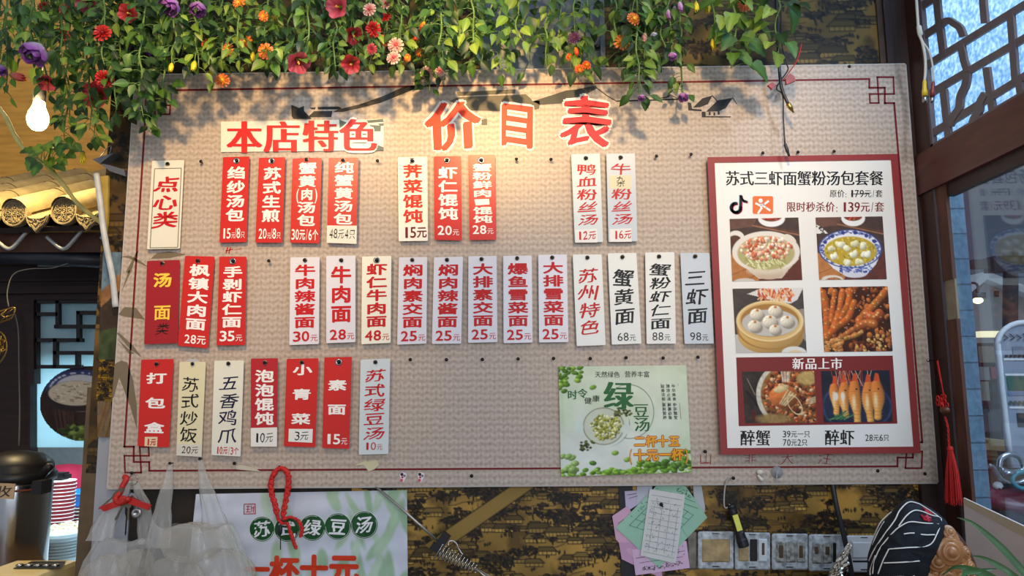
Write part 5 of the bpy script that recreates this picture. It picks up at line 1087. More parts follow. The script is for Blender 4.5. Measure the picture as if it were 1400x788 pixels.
# lattice window with frosted sheet, bowl picture
yL = 1.30
lat = thing('lattice_window', P(90, 500, yL), 'dark wooden Chinese lattice window backed by bluish frosted glass, in the kitchen', 'window')
WDK = mat('lattice_wood', rgb(26, 15, 13), rough=.45, noise=.2)
mb = MB()
def lbar(p, q, w=5.0, y=yL, M=mb, t=.02):
    p = np.array(p, float)/5.255+np.array((0, 350)); q = np.array(q, float)/5.255+np.array((0, 350)); d = (q-p)/np.linalg.norm(q-p); n = np.array((-d[1], d[0]))*w/2; p = p-d*w/2; q = q+d*w/2
    M.prism([P(*(p-n), y), P(*(q-n), y), P(*(q+n), y), P(*(p+n), y)][::-1], (0, t, 0))
for p, q in (((258, 418), (400, 418)), ((410, 335), (410, 508)), ((400, 508), (740, 508)), ((560, 410), (560, 605)), ((560, 408), (740, 408)), ((722, 335), (722, 408)), ((250, 605), (575, 605)), ((392, 605), (392, 795)), ((392, 697), (740, 697)), ((712, 510), (712, 605)), ((552, 700), (552, 795)), ((250, 797), (568, 797))): lbar(p, q)
for p, q in (((235, 322), (760, 322)), ((245, 322), (245, 797))): lbar(p, q, 7)
mb.build('lattice', WDK, lat)
FROST = mat('frosted_sheet', rgb(190, 214, 220), rough=.25, noise=.10, nscale=5)
nt = FROST.node_tree; bs = nt.nodes['Principled BSDF']; tr = nt.nodes.new('ShaderNodeBsdfTranslucent'); tr.inputs[0].default_value = (*rgb(200, 228, 236), 1); mxs = nt.nodes.new('ShaderNodeMixShader'); mxs.inputs[0].default_value = .6
nt.links.new(bs.outputs[0], mxs.inputs[1]); nt.links.new(tr.outputs[0], mxs.inputs[2]); nt.links.new(mxs.outputs[0], nt.nodes['Material Output'].inputs[0])
mb = MB(); mb.prism([P(28, 400, 1.335), P(190, 400, 1.335), P(190, 612, 1.335), P(28, 612, 1.335)][::-1], (0, .004, 0)); mb.build('frosted_glass', FROST, lat)
cv = Canvas(100, 104, (62, 48, 42)); R = random.Random(3)
for k in range(50): x = R.uniform(0, 50); cv.line([(x, R.uniform(50, 70)), (x+6, 104)], .6, R.choice([(84, 62, 52), (50, 38, 34)]))
cv.ell(56, 36, 44, 27, (196, 200, 210)); cv.ring(56, 34, 42, 25, 3.5, (60, 72, 120)); 
for k in range(60): a = R.uniform(3, 6.4); cv.ell(56+42*math.cos(a), 34+24*math.sin(a), 1.4, 1.0, (200, 206, 220))
cv.ell(50, 42, 43, 21, (52, 44, 44)); cv.ell(50, 38, 38, 17, (206, 196, 172))
for k in range(70): x, y = R.uniform(18, 82), R.uniform(25, 51); ((x-50)/37)**2+((y-38)/16)**2 < 1 and cv.line([(x, y), (x+R.uniform(-6, 8), y+R.uniform(-1, 2))], .5, R.choice([(120, 104, 80), (150, 134, 104), (232, 226, 208)]))
for k in range(90): cv.ell(R.uniform(32, 100), R.uniform(84, 104), R.uniform(3, 8), R.uniform(2, 4), R.choice([(70, 92, 40), (100, 124, 54), (130, 150, 76), (54, 72, 34)]), rot=R.uniform(-1, 1), shade=.4)
cols = cv.get().reshape(-1, 3); mb = MB(); vs = []; w_, h_ = 100, 104
for j in range(h_):
    for i in range(w_): vs.append(P(54+i, 500+j, 1.332))
keep = lambda i, j: (i-66)**2/66.0**2+(j-52)**2/52.0**2 < 1 or (i > 66 and abs(j-52) < 52)
mb.add(vs, [(j*w_+i, (j+1)*w_+i, (j+1)*w_+i+1, j*w_+i+1) for j in range(h_-1) for i in range(w_-1) if keep(i, j)], None, False, cols); mb.build('bowl_picture', PAPERPRINT, lat)
mb = MB(); mb.prism([P(-60, 365, 1.29), P(160, 365, 1.29), P(160, 410, 1.29), P(46, 410, 1.29), P(46, 525, 1.29), P(41, 525, 1.29), P(41, 900, 1.29), P(-60, 900, 1.29)][::-1], (0, .05, 0)); mb.box((P(-60, 300, 1.28).x, 1.262, P(0, 402, 1.27).z), (P(160, 300, 1.28).x, 1.29, P(0, 392, 1.27).z)); mb.box((P(-60, 300, 1.28).x, 1.272, P(0, 385, 1.27).z), (P(160, 300, 1.28).x, 1.29, P(0, 381, 1.27).z))
struct(mb.build('door_1', DARKW), 'dark reddish wooden frame around the lattice window')
mb = MB(); mb.tube(bez([P(x, y, 1.27) for x, y in ((19, 425), (25, 450), (26, 500), (27, 560), (26, 610))], 4), .003, 6); o = mb.build('cable', mat('grey_cable', rgb(110, 106, 100)), origin=P(25, 500, 1.27)); tag(o, 'pale cable running down the dark frame left of the lattice window', 'cable')
GOLD = mat('gold_filigree', rgb(150, 120, 60), rough=.35, metal=.8)
for i, (pts, lb) in enumerate((([(-14, 436), (-4, 428), (10, 423), (20, 421), (19, 430), (12, 437), (0, 441), (-14, 446)], 'upper gold filigree ornament at the left edge of the dark doorway'), ([(-10, 450), (2, 455), (8, 465), (9, 478), (4, 490), (-6, 497)], 'lower gold filigree ornament at the left edge of the dark doorway'))):
    mb = MB(); R = random.Random(i); cx_ = sum(p[0] for p in pts)/len(pts); cy_ = sum(p[1] for p in pts)/len(pts); ps = [P(x, y, .9) for x, y in pts]; mb.tube(bez(ps+[ps[0]], 4), .003, 6)
    for k in range(26): x, y = pts[k % len(pts)]; t, t2 = R.random(), R.random(); x2, y2 = pts[(k*3+2) % len(pts)]; mb.tube(bez([P(lerp(cx_, x, t), lerp(cy_, y, t), .895), P(lerp(cx_, (x+x2)/2, .6), lerp(cy_, (y+y2)/2, .6), .885), P(lerp(cx_, x2, t2), lerp(cy_, y2, t2), .9)], 3), .0018, 5)
    o = mb.build('gold_ornament', GOLD, origin=P(cx_, cy_, .9)); tag(o, lb, 'ornament')

# bright kitchen counter seen below the sheet
ZC = .834
mb = MB(); mb.box((-3.12, 1.37, ZC-.05), (-1.08, 2.9, ZC)); mb.box((-3.12, 1.37, 0), (-1.08, 1.41, ZC-.05)); o = mb.build('kitchen_counter', mat('counter_white', rgb(200, 214, 220), rough=.35), origin=(-2.1, 2.1, 0)); tag(o, 'pale bluish kitchen counter behind the urn holding stacked bowls', 'counter')
def bowl_profile(r, h, t=.004): return [(r*.55, 0), (r*.6, .004), (r*.8, h*.45), (r, h), (r+.004, h+.001), (r+.004, h-.004), (r-t, h-.002), (r*.8-t, h*.47), (r*.55-t, .006), (.001, .006)]
c = P(81, 700, 2.0); RW = [rgb(150, 26, 36)]*3+[rgb(232, 232, 232)]*3+[rgb(226, 226, 226)]*4
proto = None
for k in range(16):
    z = ZC+.0175*k
    if proto is None:
        mb = MB(); bp_ = bowl_profile(.066, .05); bp_ = [(.040, 0), (.043, .004), (.062, .014), (.0660, .0452), (.0662, .0456), (.0690, .050), (.0690, .047), (.0630, .046), (.060, .016), (.041, .006), (.001, .006), (.0005, .006)]; mb.lathe(bp_, (c.x, c.y, 0), (0, 0, 1), 28, None, True, [rgb(150, 22, 36)]*4+[rgb(236, 236, 236)]*8); proto = mb.build('bowl', VCOL, origin=(c.x, c.y, 0)); o = proto
    else: o = proto.copy(); COL.objects.link(o)
    o.location = (c.x+(k % 3-1)*.001, c.y, z); tag(o, 'red bowl with white rim in the tall kitchen stack', 'bowl', 'stacked red bowls with white rims')
mb = MB(); q = P(82, 652, 2.0); mb.box((q.x-.025, 1.97, ZC+.0175*15+.051), (q.x+.028, 2.03, ZC+.0175*15+.088)); mb.box((q.x+.028, 1.985, ZC+.0175*15+.06), (q.x+.05, 2.015, ZC+.0175*15+.08)); o = mb.build('black_box', mat('black_plastic', rgb(24, 24, 26)), origin=(q.x, 2.0, ZC+.33)); tag(o, 'small black box on top of the red bowl stack', 'box')
tb = P(98, 715, 1.76); tub = thing('blue_tub', (tb.x, tb.y, ZC), 'blue tub piled with pale noodles behind the clear container stack', 'tub')
mb = MB(); mb.lathe([(.13, 0), (.15, .03), (.17, .10), (.178, .102), (.178, .096), (.166, .098), (.146, .03), (.001, .02)], (tb.x, tb.y, ZC), (0, 0, 1), 36); mb.build('tub', mat('blue_plastic', rgb(30, 120, 206), rough=.35), tub)
mb = MB(); R = random.Random(2); mb.grid(lambda u, v: (tb.x+.163*(1-v)*math.cos(2*PI*u), tb.y+.163*(1-v)*math.sin(2*PI*u), ZC+.09+.05*math.sin(PI*.5*v)), 30, 6, rgb(222, 216, 182), closed_u=True)
for k in range(170):
    a = R.uniform(0, 6.3); r = R.random()**.5*.15; z = ZC+.094+.05*math.sin(PI*.5*(1-r/.163)); x, y = tb.x+r*math.cos(a), tb.y+r*math.sin(a); t = R.uniform(0, 6.3)
    mb.tube([(x, y, z), (x+.012*math.cos(t), y+.012*math.sin(t), z+.006), (x+.026*math.cos(t+.6), y+.026*math.sin(t+.6), z)], .0024, 5, rgb(230, 226, 196))
o = mb.build('noodles', VCOL); tag(o, 'heap of pale noodles in the blue tub', 'noodles', kind='stuff')
pc = P(112, 695, 2.25); proto = None
for k in range(9):
    if proto is None:
        mb = MB(); mb.lathe([(.07, 0), (.075, .003), (.12, .016), (.125, .017), (.124, .013), (.074, .006), (.001, .006)], (pc.x, pc.y, 0), (0, 0, 1), 32); proto = mb.build('plate', mat('white_ceramic', rgb(226, 230, 230), rough=.2), origin=(pc.x, pc.y, 0)); o = proto
    else: o = proto.copy(); COL.objects.link(o)
    o.location = (pc.x, pc.y, ZC+.0172*k); tag(o, 'white plate in the stack behind the noodle tub', 'plate', 'stacked white plates')
mb = MB(); mb.lathe([(.08, 0), (.1, .02), (.12, .07), (.127, .072), (.126, .066), (.116, .068), (.096, .02), (.001, .008)], (pc.x, pc.y, ZC+.0172*9), (0, 0, 1), 32); o = mb.build('blue_bowl', mat('blue_plastic', rgb(30, 120, 206)), origin=(pc.x, pc.y, ZC+.0172*9)); tag(o, 'blue plastic bowl on top of the white plates', 'bowl')
cc = P(83, 745, 1.50); proto = None; CLEAR = mat('clear_plastic', rgb(214, 232, 240), rough=.15, alpha=.55, spec=.6)
for k in range(9):
    if proto is None:
        mb = MB(); mb.lathe([(.055, 0), (.058, .002), (.068, .05), (.073, .051), (.074, .047), (.070, .046), (.060, .004), (.001, .003)], (cc.x, cc.y, 0), (0, 0, 1), 32); proto = mb.build('container', CLEAR, origin=(cc.x, cc.y, 0)); o = proto
    else: o = proto.copy(); COL.objects.link(o)
    o.location = (cc.x, cc.y, ZC+.0125*k); tag(o, 'clear takeaway tub nested in the stack beside the urn', 'container', 'stacked clear takeaway tubs')
mb = MB(); ck = P(90, 665, 2.62); R = random.Random(9)
mb.grid(lambda u, v: (ck.x+.19*math.sin(PI*.5*min(v*1.3, 1))*math.cos(2*PI*u)*(1+.05*math.sin(6*PI*u)), ck.y+.15*math.sin(PI*.5*min(v*1.3, 1))*math.sin(2*PI*u), ZC+.33*(1-v**2.2)+.01*math.sin(8*PI*u)*v), 40, 14, closed_u=True); o = mb.build('cloth_bundle', mat('crimson_cloth', rgb(176, 40, 72), rough=.85, noise=.15, nscale=12), origin=(ck.x, ck.y, ZC)); tag(o, 'crimson pink cloth bundle behind the red bowl stack', 'cloth')
# counter in front of the opening
mb = MB(); ZF = 1.02; mb.box((-2.4, -.55, ZF-.04), (XL-.05, .80, ZF)); mb.box((-2.4, .74, 0), (XL-.05, .78, ZF-.04)); o = mb.build('serving_counter', mat('counter_wood', rgb(110, 84, 60), rough=.5, noise=.2), origin=(-1.6, .1, 0)); tag(o, 'brown serving counter under the steel urn and the cream appliance', 'counter')
# steel urn
uc = P(16, 700, .6); uz = ZF; ur = .108
urn = thing('water_urn', (uc.x, uc.y, uz), 'tall stainless steel water urn with a black lid at the lower left', 'urn')
ztop = P(16, 657, .6).z; h_ = ztop-uz
mb = MB(); mb.lathe([(ur*.98, 0), (ur, .01), (ur, h_*.5), (ur, h_-.012), (ur*.985, h_)], (uc.x, uc.y, uz), (0, 0, 1), 48); mb.build('body', mat('urn_steel', rgb(176, 178, 180), rough=.16, metal=1.0), urn)
BP = mat('black_plastic', rgb(24, 24, 26), rough=.4)
mb = MB(); lh = P(16, 616, .6).z-ztop; mb.lathe([(ur*.99, -.004), (ur*1.08, 0), (ur*1.09, lh*.22), (ur*1.04, lh*.30), (ur*1.0, lh*.34), (ur*1.0, lh*.52), (ur*.94, lh*.62), (ur*.7, lh*.86), (ur*.3, lh*.98), (.001, lh)], (uc.x, uc.y, ztop), (0, 0, 1), 40); mb.build('lid', BP, urn)
mb = MB(); a = P(54, 668, .5); mb.box((a.x-.018, .49, P(0, 676, .5).z), (a.x+.012, .54, ztop+.01)); mb.tube([P(58, 650, .49), P(66, 640, .47), P(70, 636, .47)], [.012, .013, .012], 8); mb.build('spout', BP, urn)
mb = MB(); mb.lathe([(ur+.001, P(0, 667, .6).z-uz-.003), (ur+.003, P(0, 667, .6).z-uz), (ur+.001, P(0, 667, .6).z-uz+.003)], (uc.x, uc.y, uz), (0, 0, 1), 40); mb.build('band', mat('brown_band', rgb(130, 70, 44), rough=.5), urn)
yl = uc.y-ur-.006; mb = MB(); mb.prism([P(x, y, yl) for x, y in ((-22, 660), (21, 662), (18, 683), (-22, 681))][::-1], (0, .003, 0)); o = mb.build('label_card', mat('card_tan', rgb(200, 170, 130), rough=.7), urn); mb = MB(); put_char(mb, '收', (-8, 664, 15, 680), lambda x, y: P(x, y, yl-.0005), rgb(70, 60, 50), .01, .1, 0, 4); mb.build('lettering', PRINT, o)
# cream appliance with buttons
y0, y1 = -.03, .145; zt = P(60, 765, y1).z
ap = thing('cream_appliance', (P(60, 780, .05).x, .06, ZF), 'cream countertop appliance with a black strip of silver buttons, bottom left corner', 'appliance')
xa_, xb_ = P(22, 765, y1).x, P(108, 765, y1).x; mb = MB()
pr = [(0, 0), (0, zt-ZF-.012), (.004, zt-ZF-.003), (.014, zt-ZF)]
ring = lambda ins, z: [(xa_+ins-.02*(z < .1), y0+ins-.02*(z < .1), ZF+z), (xb_-ins, y0+ins-.02*(z < .1), ZF+z), (xb_-ins, y1-ins, ZF+z), (xa_+ins-.02*(z < .1), y1-ins, ZF+z)]
vs = []
for ins, z in pr: vs += ring(ins, z)
mb.add(vs, [(i*4+j, i*4+(j+1) % 4, (i+1)*4+(j+1) % 4, (i+1)*4+j) for i in range(3) for j in range(4)]+[(12, 13, 14, 15), (3, 2, 1, 0)], None, False); mb.build('housing', mat('cream_plastic', rgb(232, 206, 140), rough=.35), ap)
def on_top(px, py): d = ray(px, py); t = (zt+.0012-CAM.z)/d.z; return CAM+d*t
mb = MB(); mb.prism([on_top(*p) for p in ((38, 770.5), (88, 770.5), (90, 768), (44, 768))], (0, 0, .001)); mb.prism([on_top(*p) for p in ((18, 778), (82, 778), (89, 772), (32, 772))], (0, 0, .001)); mb.build('button_strip', BP, ap)
for k in range(5): q = on_top(27+k*12.2, 775); mb = MB(); mb.lathe([(.009, 0), (.009, .003), (.006, .005), (.001, .0055)], (q.x, q.y, q.z+.001), (0, 0, 1), 16); mb.build('button', STEEL, ap)

# ================================================================== BELOW THE BOARD
# second soup poster
SQ = [(268, 676), (556.5, 670.5), (557.5, 800), (255, 800)]
suv = quad_uv(SQ); YS = .012
def SW(u, v, d=0): px, py = suv(u, v); return P(px, py, YS-d-.003*math.sin(3*v+5*u)*math.sin(7*u)-.004*max(0, .15-u)/.15*4-.0012*math.sin(23*v+6*u))
sp2 = thing('soup_poster', P(430, 780, YS), 'pale grey white poster of 苏式绿豆汤 in green circles hanging under the board', 'poster')
cv = Canvas(150, 70, (198, 202, 212)); R = random.Random(4)
for k in range(46):
    x, y = R.choice([R.uniform(125, 150), R.uniform(20, 120), R.uniform(100, 150)]), R.uniform(-5, 75); c = R.choice([(166, 190, 160), (178, 198, 176), (150, 178, 146)]); cv.ell(x, y, R.uniform(2, 4), R.uniform(7, 15), c, rot=R.uniform(-.6, .6), soft=1.5)
cv.noise(.03, 10, 4); picture('print', cv, lambda u, v: SW(u, v), sp2)
mb = MB(); mb.grid(lambda u, v: SW(u, v, -.0012), 30, 14, rgb(196, 200, 206)); mb.build('backing', PAPERPRINT, sp2)
def SP(d): return lambda x, y: SW(min(max((x-268+(y-676)*.09)/(288.5+(y-676)*.11), 0), 1), min((y-676+(x-268)*.018)/(126), 1), d)
s1, s2, s3 = SP(.0014), SP(.0022), SP(.0040)
mb = MB()
for i, (cx_, cy_, r) in enumerate(((359, 724, 17.8), (393.3, 724, 18), (427.8, 722, 18.4), (462.5, 720, 18.8), (498.5, 717.5, 19.2))):
    for rr, M, c in ((r, s1, rgb(214, 220, 214)), (r-.9, s2, rgb(22, 76, 34))): mb.poly([M(cx_+rr*math.cos(-k*PI/20), cy_+rr*math.sin(-k*PI/20)) for k in range(40)], c); 
    strip(mb, [(cx_+(r-2.2)*math.cos(k*PI/16), cy_+(r-2.2)*math.sin(k*PI/16)) for k in range(33)], .5, lambda x, y: s2(x, y)+Vector((0, -.0001, 0)), rgb(206, 216, 206))
    put_char(mb, '苏式绿豆汤'[i], (cx_-11.5, cy_-11.5, cx_+11.5, cy_+11), s3, rgb(224, 226, 226), .03, .05, 0, 2, 'brush')
mb.build('heading_circles', PRINT, sp2)
mb = MB(); orr = rgb(206, 58, 28)
for ch, cell in (('一', (336, 762, 369, 797)), ('杯', (371, 761, 409, 799)), ('十', (412, 759, 449, 797)), ('元', (452, 757, 491, 796))): put_char(mb, ch, cell, s1, orr, .05); mb.build('character', PRINT, sp2); mb = MB()
mb = MB(); sr = rgb(170, 40, 50); strip(mb, [(334, 690), (349, 689.5), (349.5, 703), (334, 703.5)], 1.1, s1, sr, True)
for pts in ([(337, 693), (342, 693)], [(339.5, 692), (339, 700)], [(337, 697), (342, 697)], [(344, 692), (344.5, 700)], [(344, 695), (347.5, 695)], [(347, 693), (347, 701)], [(337, 700.5), (343, 700.5)]): strip(mb, pts, 1.0, s1, sr)
mb.build('seal_print', PRINT, sp2)

# dark gap strip behind the receipts and the papers
mb = MB(); mb.box((P(847, 700, .014).x, .0155, 1.0), (P(866, 700, .014).x, .0190, 1.385)); struct(mb.build('trim_5', mat('dark_gap', rgb(30, 30, 34), rough=.6)), 'dark vertical strip behind the receipts')
def paper(name, quad, col, label, y, lines=(), ink=(70, 80, 80), cat='paper', blk=()):
    t = thing(name, P(*np.mean(quad, 0), y), label, cat, 'papers pinned under the board'); nq = len(quad); mb = MB(); mb.prism([P(px, py, y+.0006*math.sin(px*.2+py*.1)) for px, py in quad][::-1], (0, .0005, 0)); mb.build('sheet', mat('sheet_%d_%d_%d' % col, rgb(*col), rough=.7, noise=.05, nscale=25), t)
    f = quad_uv(quad[:4]) if nq >= 4 else None; mb = MB(); M = lambda x, y_: P(x, y_, y-.0011)
    for (u0, v0, u1, v1, w) in lines: strip(mb, [f(u0, v0), f(u1, v1)], w, M, rgb(*ink))
    R_ = random.Random(int(y*1e6))
    for (u0, v0, u1, v1, n) in blk:
        for k in range(n): u, v = R_.uniform(u0, u1), R_.uniform(v0, v1); x, yy = f(u, v); strip(mb, [(x, yy), (x+R_.uniform(-2, 2.5), yy+R_.uniform(-2, 2))], .7, M, rgb(*ink))
    if lines or blk: mb.build('print', PRINT, t)
    return t
paper('paper_strip', [(947, 658), (958, 658), (964, 694), (962, 712), (950, 700)], (178, 180, 184), 'narrow white paper strip right of the pinned receipts', .015)
paper('receipt', [(854, 672), (872, 671), (873, 690), (856, 700)], (186, 172, 196), 'lavender slip peeking out at the upper left of the receipt pile', .014, [(.2, .2, .85, .2, .8), (.3, .4, .95, .38, .6)])
paper('receipt', [(871, 660), (892, 660), (890, 690), (870, 690)], (176, 178, 186), 'grey-white slip at the top of the receipt pile behind the green form', .0135)
paper('receipt', [(837, 706), (858, 692), (890, 745), (866, 764), (842, 738)], (206, 160, 182), 'pink slip peeking out at the left of the receipt pile', .0125, [(.1, .2, .8, .2, .6), (.1, .4, .8, .4, .6)], blk=[(.5, .5, .95, .9, 14)])
paper('receipt', [(846, 742), (900, 742), (906, 792), (850, 765)], (196, 150, 178), 'deep pink slip lowest in the receipt pile', .0120)
paper('receipt', [(864, 752), (938.5, 740), (943, 777), (869, 787)], (210, 176, 200), 'pink receipt with dark print along the bottom of the pile', .0110, [(.05, .35, .95, .35, .6), (.1, .55, .9, .55, .5)], blk=[(.15, .72, .9, .86, 60), (.6, .1, .95, .5, 18)])
paper('receipt', [(842, 722), (899, 663), (967, 708), (929, 747), (901, 777)], (150, 190, 164), 'pale green ruled form turned like a diamond in the receipt pile', .0100, [(.12+.0*k, .14+.11*k, .88, .14+.11*k, .5) for k in range(7)]+[(.12+.15*k, .14, .12+.15*k, .8, .5) for k in range(6)], (60, 110, 90), blk=[(.3, .03, .95, .1, 20)])
paper('receipt', [(898, 660), (934, 660), (967, 708), (940, 735)], (146, 186, 160), 'second green form showing at the upper right of the pile', .0096, [(.3, .2, .95, .55, .5), (.25, .35, .9, .7, .5)], (50, 100, 80), blk=[(.5, .1, .95, .4, 24)])
paper('receipt', [(888.3, 669), (936.8, 677), (924, 771), (875.5, 760)], (206, 204, 198), 'white handwritten receipt pinned on top of the pile', .0080, [(.08, .08+.085*k, .94, .08+.085*k, .45) for k in range(11)]+[(.2+.22*k, .2, .2+.22*k, .9, .4) for k in range(4)], (130, 132, 140), blk=[(.1, .1, .9, .9, 60)])
h = P(904, 690, .0066); nl = MB(); nl.lathe([(.003, 0), (.0045, .001), (.004, .003), (.001, .0035)], h, (0, -1, 0), 12); nl.tube([h, h+Vector((.004, -.002, -.006))], .0016, 6); o = nl.build('push_pin', NAIL, origin=h); tag(o, 'black pin holding the white receipt', 'pin')
# wall switches
DIRTY = mat('dirty_white_plastic', rgb(172, 178, 180), rough=.5, noise=.55, nscale=75, bump=.2, bscale=120); YEL_P = mat('yellowed_plastic', rgb(170, 146, 102), rough=.5, noise=.35, nscale=45); CLEANP = mat('clean_white_plastic', rgb(206, 210, 212), rough=.4, noise=.08, nscale=30); GRIME = mat('grimy_rocker', rgb(146, 146, 138), rough=.5, noise=.7, nscale=110); BRN = mat('rocker_brown', rgb(84, 66, 46), rough=.5, noise=.25, nscale=60)
def rrect(x0, y0, x1, y1, r, yy):
    out = []
    for cx_, cy_, a0 in ((x1-r, y1-r, 0), (x0+r, y1-r, 90), (x0+r, y0+r, 180), (x1-r, y0+r, 270)):
        for k in range(4): a = math.radians(a0+30*k); out.append(P(cx_+r*math.cos(a), cy_+r*math.sin(a), yy))
    return out[::-1]
def slab(mb, x0, y0, x1, y1, r, yf, yb): # bevelled plate
    A = rrect(x0, y0, x1, y1, r, yb); B = rrect(x0, y0, x1, y1, r, yf+.0025); Cc = rrect(x0+1.6, y0+1.6, x1-1.6, y1-1.6, max(r-1, .6), yf); n = len(A)
    mb.add(A+B+Cc, [(i, (i+1) % n, n+(i+1) % n, n+i) for i in range(n)]+[(n+i, n+(i+1) % n, 2*n+(i+1) % n, 2*n+i) for i in range(n)]+[tuple(range(2*n, 3*n))], None, False)
def flip(mb): mb.f = [tuple(reversed(f)) for f in mb.f]; return mb
def switch(q, label, parts):
    x0, y0, x1, y1 = q; t = thing('wall_switch', P((x0+x1)/2, (y0+y1)/2, YW), label, 'switch', 'row of wall switch plates'); mb = MB(); slab(mb, x0, y0, x1, y1, 3, .009, .0185); mb.build('plate', parts.get('m', DIRTY), t)
    mb = MB(); xm = (x0+x1)/2; strip(mb, [(xm-4, y1-3.5), (xm+4, y1-3.5)], 1.6, lambda a, c: P(a, c, .0086), rgb(40, 38, 36)); strip(mb, [(xm-4, y0+3), (xm+4, y0+3)], 1.4, lambda a, c: P(a, c, .0086), rgb(70, 70, 70)); mb.build('slot', PRINT, t)
    for nm, (a, bb, c, d), m_, yf in parts['p']: mb = MB(); slab(mb, a, bb, c, d, 1.5, yf, .0088); mb.build(nm, m_, t)
switch((954, 727, 1003, 778.5), 'leftmost wall switch plate, blank with yellowed stained centre', {'p': [('blank_insert', (960, 737.5, 998, 769), YEL_P, .0065)]})
switch((1004.5, 728.5, 1053, 779.5), 'wall switch plate behind the hanging torch with one black gap', {'p': [('insert', (1009.5, 737, 1024, 768), YEL_P, .007), ('black_insert', (1024.5, 737, 1036, 768.5), BP, .0075), ('rocker', (1036.5, 737, 1049, 769), CLEANP, .006), ('rocker', (1041, 742, 1046, 760), BRN, .0045)]})
switch((1055, 730, 1104.5, 779.5), 'middle wall switch plate with two brown rockers either side of a grey one', {'p': [('rocker', (1061, 741, 1073, 769.5), GRIME, .006), ('rocker', (1064.5, 745, 1071.5, 764), BRN, .0045), ('rocker', (1074, 741, 1088, 769.5), GRIME, .006), ('rocker', (1089, 741, 1101, 769.5), GRIME, .006), ('rocker', (1092, 745.5, 1098.5, 764), BRN, .0045)]})
switch((1105.5, 731, 1155.5, 781.5), 'wall switch plate beside the black cord with two speckled rockers', {'p': [('rocker', (1110.5, 743, 1124, 771), GRIME, .006), ('rocker', (1113.5, 747, 1119.5, 758.5), BRN, .0045), ('rocker', (1125, 743, 1137.5, 771), GRIME, .006), ('rocker', (1128, 747, 1135, 759.5), BRN, .0045), ('black_insert', (1138, 742, 1144, 770), BP, .0075)]})
switch((1157, 732.5, 1206, 783), 'cleanest wall switch plate, half hidden behind the striped cap', {'m': CLEANP, 'p': [('rocker', (1165, 741.5, 1200, 764), CLEANP, .006), ('black_insert', (1165, 766, 1200, 770), BP, .0075)]})
# stained plate fragment left of the switches
mb = MB(); slab(mb, 940, 728, 952.5, 779, 2, .013, .0185); o = mb.build('stained_plate', mat('stained_plate', rgb(120, 112, 100), rough=.6, noise=.4, nscale=60), origin=P(946, 752, .0185)); tag(o, 'narrow stained plate between the receipts and the leftmost switch', 'plate')
# hanging torch
p0, p1 = P(999, 690, -.005), P(1017, 748, -.012); ax = (p1-p0).normalized(); Lt = (p1-p0).length
tor = thing('flashlight', p0, 'black pocket torch with a yellow light strip hanging in front of the switches', 'torch'); rt = .0115
mb = MB(); mb.lathe([(rt*.5, 0), (rt*.8, .001), (rt*.85, .006), (rt*.8, Lt*.10), (rt*.92, Lt*.12), (rt*.92, Lt*.2), (rt*.86, Lt*.22), (rt*.86, Lt*.64), (rt*.98, Lt*.67), (rt*1.02, Lt*.8), (rt*1.1, Lt*.84), (rt*1.14, Lt*.98), (rt*1.06, Lt), (.001, Lt)], p0, ax, 24, smooth=False); mb.build('body', BP, tor)
mb = MB(); u_ = Vector((0, -1, 0)); u_ = (u_-ax*u_.dot(ax)).normalized(); s_ = ax.cross(u_); sgn = 1
mb.prism([p0+ax*(Lt*t)+s_*(q*.0062)+u_*rt*.62 for t, q in ((.24, -1), (.24, 1), (.61, 1), (.61, -1))], u_*.0052); mb.build('light_strip', mat('cob_yellow', rgb(216, 210, 80), rough=.4), tor)
mb = MB(); mb.tube(bez([P(x, y, d) for x, y, d in ((1002, 653, -.004), (995, 655, -.006), (991, 668, -.006), (990, 690, -.006), (993, 695, -.006), (998, 690, -.006))], 6), .0017, 6); mb.build('cord', mat('grey_cord', rgb(170, 166, 160), rough=.7), tor)
nail(1002, 654, 'black nail at the lower board edge holding the torch cord')
for px, py, lb in ((1039, 646, 'cream plastic hook on the lower board edge, upper piece'),): mb = MB(); mb.ball(P(px, py, -.004), (.008, .004, .006), None, 12, 8); mb.tube([P(1036, 650, -.004), P(1040, 655, -.008), P(1042, 657, -.008)], [.003, .004, .005], 8); o = mb.build('wall_hook', mat('cream_hook', rgb(216, 208, 190), rough=.4), origin=P(px, py, 0)); tag(o, 'small cream plastic hook stuck on the lower board edge', 'hook')
mb = MB(); mb.lathe([(.014, 0), (.014, .0015), (.010, .002), (.006, .008), (.004, .010)], P(1062, 646, 0), (0, -1, 0), 20); mb.tube([P(1062, 646, -.008), P(1062, 656, -.011), P(1066, 659, -.012)], .0016, 6); o = mb.build('suction_hook', mat('clear_hook', rgb(176, 176, 178), rough=.2, alpha=.6), origin=P(1062, 646, 0)); tag(o, 'clear suction hook on the lower board edge under the framed poster', 'hook')
# rod with clip and beaded spring
rod = thing('rod_and_spring', P(600, 742, -.02), 'thin metal rod with a black clip and beaded chrome spring, slanting below the board', 'rod')
mb = MB(); mb.tube([P(512, 664, .004), P(555, 701, -.008), P(602, 743, -.02)], .0032, 8); mb.tube([P(648, 776, -.025), P(660, 786, -.025), P(690, 806, -.025)], .0022, 7); mb.tube([P(652, 778, -.022), P(672, 790, -.025), P(700, 806, -.025)], .0018, 7); mb.build('rod', mat('rod_metal', rgb(170, 164, 154), rough=.3, metal=.8), rod)
mb = MB()
def obox(mb, c, d, L, w, t):
    d = Vector(d).normalized(); u = Vector((0, -1, 0)); u = (u-d*u.dot(d)).normalized(); s = d.cross(u); mb.hexa([c-d*L-s*w-u*t, c+d*L-s*w-u*t, c+d*L+s*w-u*t, c-d*L+s*w-u*t, c-d*L-s*w+u*t, c+d*L-s*w+u*t, c+d*L+s*w+u*t, c-d*L+s*w+u*t])
